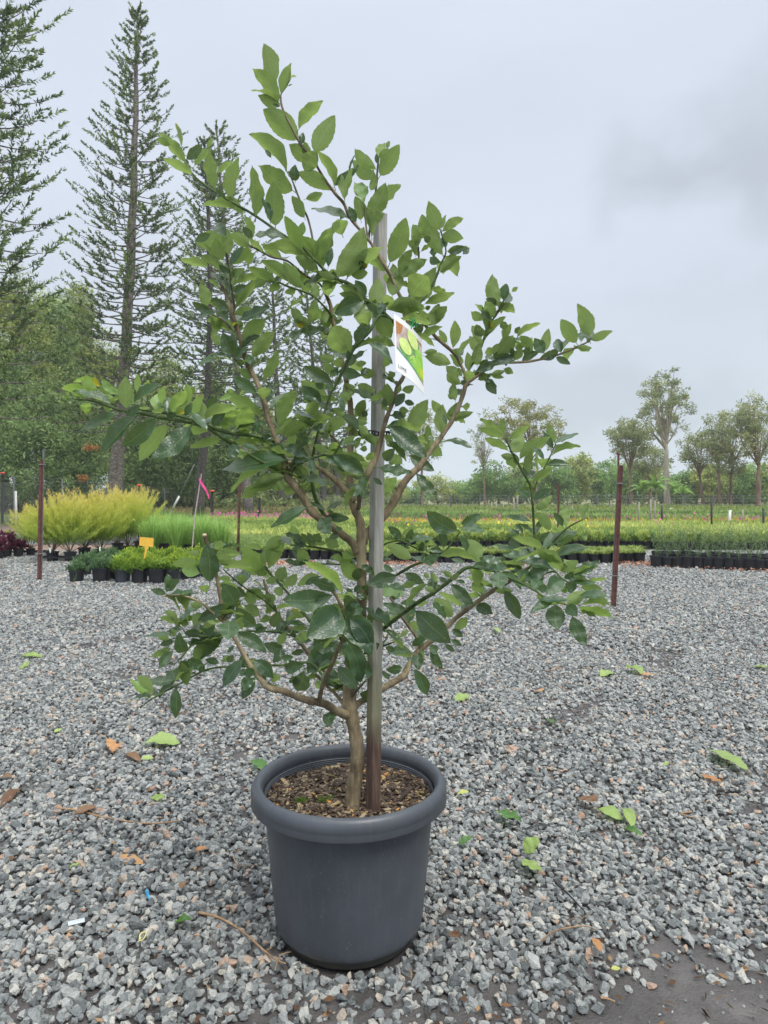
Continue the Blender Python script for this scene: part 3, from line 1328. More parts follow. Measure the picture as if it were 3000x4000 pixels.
815 500 950 690 150 t
740 650 570 850 110 t
840 640 900 900 110 t
730 680 600 640 70 t
600 640 480 620 40 t
590 590 490 630 50 u
570 560 490 570 35 u
560 540 440 520 25 t
540 490 430 500 30 u
560 490 470 440 50 u
640 420 560 450 50 u
350 550 400 460 60 t
340 490 280 520 40 u
250 540 300 570 40 t
245 590 320 560 40 t
140 600 320 700 75 t
420 690 300 655 60 t
390 660 440 590 50 u
410 690 370 760 60 t
485 740 400 750 50 t
430 800 540 790 70 t
550 700 470 720 35 t
240 760 360 870 80 t
350 900 390 830 50 u
250 870 170 950 55 t
165 760 40 920 55 t
160 800 200 730 50 t
80 770 110 730 40 t
180 840 240 830 50 t
200 920 180 860 50 t
510 950 560 820 90 t
500 900 480 850 60 t
660 870 530 865 25 u
690 900 800 920 40 t
760 800 880 930 70 t
800 780 860 770 50 t
860 240 840 380 0 u
760 50 690 15 60 u
570 30 660 20 55 u
560 50 480 10 35 t
620 40 570 20 40 u
230 320 300 350 35 u
330 380 200 370 35 u
180 420 280 490 60 u
220 200 170 280 0 u
870 120 780 90 40 u
880 260 800 350 0 u
790 140 720 120 40 u
770 150 860 230 50 u
880 380 800 350 45 u
900 390 920 340 50 t
860 320 950 300 40 t
800 420 870 390 90 t
820 490 930 430 70 t
840 400 900 420 40 t
T 440 2050 1.587
540 300 420 275 60 y
530 230 365 240 45 u
535 180 470 170 35 u
600 350 580 120 105 t
620 140 680 110 40 u
640 190 800 160 45 u
660 240 870 260 45 u
680 160 620 100 60 u
640 210 720 250 30 u
580 420 570 360 60 u
600 380 640 400 0 u
335 420 340 300 50 t
340 410 420 330 50 t
330 430 235 400 35 t
330 440 400 460 25 u
560 500 475 490 40 u
690 490 520 600 75 t
550 600 500 560 80 u
520 690 490 570 0 u
400 600 315 530 40 u
400 610 280 580 35 u
470 620 410 590 35 u
400 640 410 570 30 u
360 680 200 665 30 t
350 710 265 665 40 u
350 690 400 650 40 u
430 650 330 650 30 t
440 790 420 700 70 t
380 720 290 745 35 t
340 790 245 810 35 u
360 770 290 780 30 u
290 890 375 780 60 t
380 860 340 860 15 t
690 680 505 840 80 t
550 680 440 670 45 t
610 700 520 670 50 u
630 680 560 620 60 u
560 640 640 600 45 u
620 590 610 620 50 u
460 900 420 850 60 t
470 570 450 580 30 u
760 630 820 610 50 u
800 620 760 590 70 u
820 350 770 330 50 u
730 330 650 330 30 u
840 740 950 800 0 t
710 790 760 750 20 t
740 820 670 850 35 u
660 860 570 830 35 t
860 430 800 400 0 u
T 440 2350 1.587
250 560 145 450 60 u
235 600 125 465 50 y
240 580 75 590 30 t
390 480 215 500 45 t
550 400 250 555 45 t
390 530 375 735 65 t
460 520 430 370 55 u
550 390 460 350 60 t
800 365 675 530 65 t
830 450 780 430 40 t
880 470 800 610 55 t
830 470 800 540 40 u
880 440 820 430 45 t
T 1200 2250 1.587
330 660 250 410 100 t
350 450 450 440 150 t
310 700 190 565 70 t
180 410 0 610 110 t
170 390 30 430 60 t
450 780 335 730 80 t
160 840 130 940 70 t
230 670 140 670 40 t
590 570 490 580 50 t
510 640 460 590 25 t
690 470 690 580 65 t
740 735 670 580 65 t
770 440 840 580 55 t
650 480 490 460 45 t
650 490 550 480 30 u
740 370 650 430 45 t
640 500 620 530 25 t
60 560 0 620 0 t
250 440 200 480 50 t
100 650 50 700 50 u
190 640 150 560 30 t"""

# ------------------------------------------------------------------ the big pot
PX, PY = POT_C.x, POT_C.y
def plastic_mat(name, c, speck=0.5, rough=0.42):
    m, n, l, out = new_mat(name)
    t = n.new('ShaderNodeTexCoord')
    a = n.new('ShaderNodeTexNoise'); a.inputs['Scale'].default_value = 5; a.inputs['Detail'].default_value = 6; a.inputs['Roughness'].default_value = 0.6
    f = n.new('ShaderNodeTexNoise'); f.inputs['Scale'].default_value = 150; f.inputs['Detail'].default_value = 3
    l.new(t.outputs['Object'], a.inputs['Vector']); l.new(t.outputs['Object'], f.inputs['Vector'])
    q = n.new('ShaderNodeMapping'); q.inputs['Scale'].default_value = (30, 30, 1.2)
    st = n.new('ShaderNodeTexNoise'); st.inputs['Scale'].default_value = 3; st.inputs['Detail'].default_value = 4
    l.new(t.outputs['Object'], q.inputs[0]); l.new(q.outputs[0], st.inputs['Vector'])
    r = ramp_node(n, [(0.3, tuple(x * 0.80 for x in c)), (0.7, tuple(x * 1.22 for x in c))]); l.new(a.outputs['Fac'], r.inputs[0])
    # dust streaks and specks
    d1 = n.new('ShaderNodeMapRange'); d1.inputs['From Min'].default_value = 0.52; d1.inputs['From Max'].default_value = 0.80; d1.inputs['To Max'].default_value = 0.12
    l.new(st.outputs['Fac'], d1.inputs['Value'])
    d2 = n.new('ShaderNodeMapRange'); d2.inputs['From Min'].default_value = 0.66; d2.inputs['From Max'].default_value = 0.74; d2.inputs['To Max'].default_value = speck
    l.new(f.outputs['Fac'], d2.inputs['Value'])
    mm = n.new('ShaderNodeMath'); mm.operation = 'MAXIMUM'; l.new(d1.outputs[0], mm.inputs[0]); l.new(d2.outputs[0], mm.inputs[1])
    mx = n.new('ShaderNodeMix'); mx.data_type = 'RGBA'
    l.new(mm.outputs[0], mx.inputs[0]); l.new(r.outputs[0], mx.inputs[6]); mx.inputs[7].default_value = (0.21, 0.21, 0.21, 1)
    # mud splashed on the foot
    se = n.new('ShaderNodeSeparateXYZ'); l.new(t.outputs['Object'], se.inputs[0])
    zz = n.new('ShaderNodeMath'); zz.operation = 'MULTIPLY_ADD'; zz.inputs[1].default_value = 0.09; zz.inputs[2].default_value = -0.045
    l.new(a.outputs['Fac'], zz.inputs[0])
    z2 = n.new('ShaderNodeMath'); z2.operation = 'ADD'; l.new(zz.outputs[0], z2.inputs[0]); l.new(se.outputs['Z'], z2.inputs[1])
    mud = n.new('ShaderNodeMapRange'); mud.inputs['From Min'].default_value = 0.012; mud.inputs['From Max'].default_value = 0.045
    mud.inputs['To Min'].default_value = 0.75; mud.inputs['To Max'].default_value = 0.0
    l.new(z2.outputs[0], mud.inputs['Value'])
    mx2 = n.new('ShaderNodeMix'); mx2.data_type = 'RGBA'
    l.new(mud.outputs[0], mx2.inputs[0]); l.new(mx.outputs[2], mx2.inputs[6]); mx2.inputs[7].default_value = (0.075, 0.072, 0.048, 1)
    b = n.new('ShaderNodeBsdfPrincipled'); b.inputs['Roughness'].default_value = rough; b.inputs['Specular IOR Level'].default_value = 0.5
    l.new(mx2.outputs[2], b.inputs['Base Color'])
    bp = n.new('ShaderNodeBump'); bp.inputs['Strength'].default_value = 0.12; bp.inputs['Distance'].default_value = 0.002
    l.new(f.outputs['Fac'], bp.inputs['Height']); l.new(bp.outputs[0], b.inputs['Normal'])
    l.new(b.outputs[0], out.inputs[0])
    return m
M_POT = plastic_mat('charcoal_plastic', (0.064, 0.073, 0.088), rough=0.40)
M_RIM = plastic_mat('charcoal_rim_plastic', (0.066, 0.074, 0.088), speck=0.15, rough=0.42)
pot = empty('plant_pot', (PX, PY, 0.0))
tag(pot, 'large charcoal plastic pot with thick rolled rim holding the lime tree', 'plant pot')
PH = 0.372
b = MB()
ZS = 1.09
body = [(r, z * ZS) for r, z in [(0.0, 0.012), (0.165, 0.012), (0.160, 0.004), (0.166, 0.002), (0.169, 0.006), (0.170, 0.022), (0.182, 0.025), (0.1885, 0.031), (0.1925, 0.042), (0.1955, 0.060), (0.1995, 0.10), (0.2090, 0.20),
        (0.2190, 0.30), (0.2205, 0.318), (0.2235, 0.3175), (0.2238, 0.320), (0.2200, 0.3225), (0.2200, 0.345)]]
b.lathe(body, 96)
b.build('pot_body', M_POT, pot, smooth=True)
b = MB()
rim = []
for k in range(15):                                   # the rolled rim: outer skirt, round top, inner lip
    a = math.radians(-35 + k * (215 - -35) / 14)
    rim.append((0.2390 + 0.0160 * math.cos(a), 0.3490 + (0.0225 if math.sin(a) > 0 else 0.022) * math.sin(a)))
rim = [(0.2400, 0.3235), (0.2535, 0.3235), (0.2550, 0.326)] + rim + [(0.2200, 0.335)]
rim = [(r, z * ZS) for r, z in rim]
b.lathe(rim, 96)
b.build('rim', M_RIM, pot, smooth=True)
b = MB()
inner = [(0.2205, 0.372)]
for k in range(7):                                    # ribs moulded inside below the rim
    z = 0.3695 - k * 0.0052
    inner += [(0.2195 - k * 0.0005, z), (0.2180 - k * 0.0005, z - 0.0010), (0.2178 - k * 0.0005, z - 0.0020), (0.2195 - k * 0.0005, z - 0.0030)]
inner += [(0.213, 0.32), (0.210, 0.30)]
b.lathe(inner, 96)
b.build('ribbed_inner_wall', M_RIM, pot, smooth=True)

# potting mix: a low mound, then chips lying on it
SZ = 0.352
def soil_z(r, a): return SZ + 0.010 * math.exp(-(r / 0.09) ** 2) + 0.006 * math.sin(7 * r * 9 + a * 2) * math.sin(a * 3 + 1)
b = MB()
vs_, fs_ = [(0, 0, soil_z(0, 0))], []
for i in range(1, 14):
    for j in range(48):
        r = 0.2175 * i / 13; a = 2 * math.pi * j / 48
        vs_.append((r * math.cos(a), r * math.sin(a), soil_z(r, a) + R.uniform(-0.002, 0.002) * (i < 13)))
for j in range(48):
    fs_.append((0, 1 + j, 1 + (j + 1) % 48))
    for i in range(12):
        fs_.append((1 + i * 48 + j, 1 + (i + 1) * 48 + j, 1 + (i + 1) * 48 + (j + 1) % 48, 1 + i * 48 + (j + 1) % 48))
b.add(vs_, fs_)
M_SOIL = plain('potting_soil', (0.045, 0.033, 0.022), rough=0.9, var=0.5, scale=60, bump=1.0)
soil = b.build('potting_soil', M_SOIL, None, smooth=True, loc=(PX, PY, 0))
tag(soil, 'dark brown potting mix with bark chips filling the charcoal pot', 'potting mix', kind='stuff')
def chip_mesh(i, mat):
    rr = random.Random(500 + i); mb = MB()
    L, W, T = rr.uniform(0.8, 1.2), rr.uniform(0.32, 0.6), rr.uniform(0.10, 0.18)
    o = [(-L / 2, -W * .2), (-L * .2, -W / 2), (L * .35, -W * .42), (L / 2, W * .1), (L * .15, W / 2), (-L * .4, W * .35)]
    n = len(o)
    mb.add([(x, y, T / 2 + rr.uniform(-.05, .05)) for x, y in o] + [(x * .92, y * .92, -T / 2) for x, y in o],
           [tuple(range(n)), tuple(range(2 * n - 1, n - 1, -1))] + [(k, n + k, n + (k + 1) % n, (k + 1) % n) for k in range(n)])
    me = bpy.data.meshes.new('bark_chip'); me.from_pydata(mb.v, [], mb.f); me.materials.append(mat); me.update()
    return me
def chip_mat():
    m, n, l, out = new_mat('bark_chip')
    oi = n.new('ShaderNodeObjectInfo')
    r = ramp_node(n, [(0.0, (0.030, 0.019, 0.013)), (0.35, (0.062, 0.040, 0.027)), (0.62, (0.115, 0.078, 0.052)), (0.82, (0.19, 0.14, 0.09)), (0.93, (0.36, 0.29, 0.18)), (0.97, (0.42, 0.30, 0.12)), (1.0, (0.60, 0.25, 0.06))])
    l.new(oi.outputs['Random'], r.inputs[0])
    b = n.new('ShaderNodeBsdfPrincipled'); b.inputs['Roughness'].default_value = 0.8
    l.new(r.outputs[0], b.inputs['Base Color']); l.new(b.outputs[0], out.inputs[0])
    return m
M_CHIP = chip_mat()
CHIPS = [chip_mesh(i, M_CHIP) for i in range(6)]
n = 5200
r_ = 0.2155 * np.sqrt(NR.random(n)); a_ = NR.random(n) * 6.283
cp = np.stack([PX + r_ * np.cos(a_), PY + r_ * np.sin(a_), np.array([soil_z(q, w) for q, w in zip(r_, a_)]) + NR.random(n) * 0.006], 1)
crot = np.stack([NR.normal(0, .35, n), NR.normal(0, .35, n), NR.random(n) * 6.283], 1)
csz = 0.0105 * np.exp(NR.normal(0, 0.5, n))
chips = gn_scatter('bark_mulch', cp, crot, np.clip(csz, 0.003, 0.026), CHIPS)
tag(chips, 'brown bark chips lying on the soil inside the charcoal pot', 'mulch', kind='stuff')
M_MOSS = foliage('moss', [(0.05, 0.10, 0.015), (0.16, 0.26, 0.04)], trans=0.2)
for (x, y, r, nn, lab) in ((1272, 3118, 0.024, 900, 'bright green moss tuft on the soil left of the trunk'), (1175, 3125, 0.018, 350, 'thin dark green moss patch near the left inside of the pot')):
    c = G(x, y, 0.362)
    d = rdir(nn); d[:, 2] = np.abs(d[:, 2]) + 0.4
    base = np.array([c.x, c.y, 0.358]) + rdir(nn) * (r * NR.random(nn) ** 0.5)[:, None] * np.array([1, 1, 0.35])
    base[:, 2] = np.maximum(base[:, 2], 0.360)
    cl = Cloud(); cl.add(*blades(base, d, 0.006, 0.002, NR.random(nn)))
    tag(cl.build('moss', M_MOSS), lab, 'moss', kind='stuff')

# ------------------------------------------------------------------ the stake
def wood_mat():
    m, n, l, out = new_mat('weathered_hardwood')
    t = n.new('ShaderNodeTexCoord')
    q = n.new('ShaderNodeMapping'); q.inputs['Scale'].default_value = (1, 1, 0.045)
    l.new(t.outputs['Object'], q.inputs[0])
    g = n.new('ShaderNodeTexNoise'); g.inputs['Scale'].default_value = 160; g.inputs['Detail'].default_value = 6; g.inputs['Roughness'].default_value = 0.7
    l.new(q.outputs[0], g.inputs['Vector'])
    grey = ramp_node(n, [(0.25, (0.20, 0.19, 0.17)), (0.5, (0.34, 0.33, 0.30)), (0.75, (0.46, 0.445, 0.41))])
    brown = ramp_node(n, [(0.25, (0.035, 0.020, 0.015)), (0.5, (0.075, 0.042, 0.031)), (0.8, (0.22, 0.15, 0.11))])
    moss = ramp_node(n, [(0.2, (0.13, 0.125, 0.075)), (0.8, (0.30, 0.285, 0.19))])
    for r in (grey, brown, moss): l.new(g.outputs['Fac'], r.inputs[0])
    se = n.new('ShaderNodeSeparateXYZ'); l.new(t.outputs['Object'], se.inputs[0])
    big = n.new('ShaderNodeTexNoise'); big.inputs['Scale'].default_value = 30; big.inputs['Detail'].default_value = 3
    q2 = n.new('ShaderNodeMapping'); q2.inputs['Scale'].default_value = (1, 1, 0.25)
    l.new(t.outputs['Object'], q2.inputs[0]); l.new(q2.outputs[0], big.inputs['Vector'])
    zz = n.new('ShaderNodeMath'); zz.operation = 'MULTIPLY_ADD'; zz.inputs[1].default_value = 0.10
    l.new(big.outputs['Fac'], zz.inputs[0]); l.new(se.outputs['Z'], zz.inputs[2])
    k1 = n.new('ShaderNodeMapRange'); k1.inputs['From Min'].default_value = 0.205; k1.inputs['From Max'].default_value = 0.285
    l.new(zz.outputs[0], k1.inputs['Value'])
    k2 = n.new('ShaderNodeMapRange'); k2.inputs['From Min'].default_value = 0.34; k2.inputs['From Max'].default_value = 0.56
    l.new(zz.outputs[0], k2.inputs['Value'])
    m1 = n.new('ShaderNodeMix'); m1.data_type = 'RGBA'; l.new(k2.outputs[0], m1.inputs[0]); l.new(moss.outputs[0], m1.inputs[6]); l.new(grey.outputs[0], m1.inputs[7])
    m2 = n.new('ShaderNodeMix'); m2.data_type = 'RGBA'; l.new(k1.outputs[0], m2.inputs[0]); l.new(brown.outputs[0], m2.inputs[6]); l.new(m1.outputs[2], m2.inputs[7])
    b = n.new('ShaderNodeBsdfPrincipled'); b.inputs['Roughness'].default_value = 0.8
    l.new(m2.outputs[2], b.inputs['Base Color'])
    bp = n.new('ShaderNodeBump'); bp.inputs['Strength'].default_value = 0.5; bp.inputs['Distance'].default_value = 0.002
    l.new(g.outputs['Fac'], bp.inputs['Height']); l.new(bp.outputs[0], b.inputs['Normal'])
    l.new(b.outputs[0], out.inputs[0])
    return m
SD = PY - 0.092
s0, s1 = P(1457, 3168, SD), P(1486, 838, SD + 0.11)
b = MB()
hw = 0.0136
N_ = 14
vv, ff = [], []
for k in range(N_):
    t = k / (N_ - 1)
    c = s0.lerp(s1, t) - s0
    w = hw * (1.0 + 0.06 * (1 - t)) + R.uniform(-1, 1) * 0.0002
    for j, (dx, dy) in enumerate(((-1, -.86), (-.86, -1), (.86, -1), (1, -.86), (1, .86), (.86, 1), (-.86, 1), (-1, .86))):
        a = math.radians(34)
        vv.append((c.x + w * (dx * math.cos(a) - dy * math.sin(a)), c.y + w * (dx * math.sin(a) + dy * math.cos(a)), c.z))
for k in range(N_ - 1):
    for j in range(8):
        ff.append((k * 8 + j, k * 8 + (j + 1) % 8, (k + 1) * 8 + (j + 1) % 8, (k + 1) * 8 + j))
ff.append(tuple(range(7, -1, -1))); ff.append(tuple((N_ - 1) * 8 + j for j in range(8)))
b.add(vv, ff)
stake = b.build('garden_stake', wood_mat(), loc=s0)
tag(stake, 'grey square hardwood stake with dark red-brown foot driven in beside the lime trunk', 'stake')
b = MB(); b.box((-0.006, -0.006, 0), (0.006, 0.006, 0.016)); 

# ------------------------------------------------------------------ the lime tree
def bark_mat(name, c1, c2, c3, scale=90):
    m, n, l, out = new_mat(name)
    t = n.new('ShaderNodeTexCoord')
    q = n.new('ShaderNodeMapping'); q.inputs['Scale'].default_value = (1, 1, 0.22)
    l.new(t.outputs['Object'], q.inputs[0])
    g = n.new('ShaderNodeTexNoise'); g.inputs['Scale'].default_value = scale; g.inputs['Detail'].default_value = 6; g.inputs['Roughness'].default_value = 0.65
    l.new(q.outputs[0], g.inputs['Vector'])
    k = n.new('ShaderNodeTexNoise'); k.inputs['Scale'].default_value = 14; k.inputs['Detail'].default_value = 3; l.new(t.outputs['Object'], k.inputs['Vector'])
    ad = n.new('ShaderNodeMath'); ad.operation = 'MULTIPLY_ADD'; ad.inputs[1].default_value = 0.6
    l.new(k.outputs['Fac'], ad.inputs[0]); 
    hf = n.new('ShaderNodeMath'); hf.operation = 'MULTIPLY'; hf.inputs[1].default_value = 0.45; l.new(g.outputs['Fac'], hf.inputs[0]); l.new(hf.outputs[0], ad.inputs[2])
    r = ramp_node(n, [(0.38, c1), (0.52, c2), (0.68, c3)]); l.new(ad.outputs[0], r.inputs[0])
    b = n.new('ShaderNodeBsdfPrincipled'); b.inputs['Roughness'].default_value = 0.75; b.inputs['Specular IOR Level'].default_value = 0.3
    l.new(r.outputs[0], b.inputs['Base Color'])
    bp = n.new('ShaderNodeBump'); bp.inputs['Strength'].default_value = 1.0; bp.inputs['Distance'].default_value = 0.005
    l.new(g.outputs['Fac'], bp.inputs['Height']); l.new(bp.outputs[0], b.inputs['Normal'])
    l.new(b.outputs[0], out.inputs[0])
    return m
M_BARK = bark_mat('lime_bark', (0.085, 0.062, 0.038), (0.21, 0.165, 0.10), (0.36, 0.30, 0.19))
M_GREENWOOD = bark_mat('lime_green_twig', (0.045, 0.075, 0.025), (0.075, 0.12, 0.040), (0.14, 0.18, 0.07), 60)
M_DARKWOOD = bark_mat('lime_brown_twig', (0.055, 0.045, 0.035), (0.10, 0.085, 0.055), (0.18, 0.155, 0.10), 60)
T0 = PY - 0.062
tree = empty('lime_tree', P(1373, 3150, T0))
tag(tree, 'potted lime tree with glossy green leaves growing in the big charcoal pot', 'lime tree')
TL = tree.location.copy()
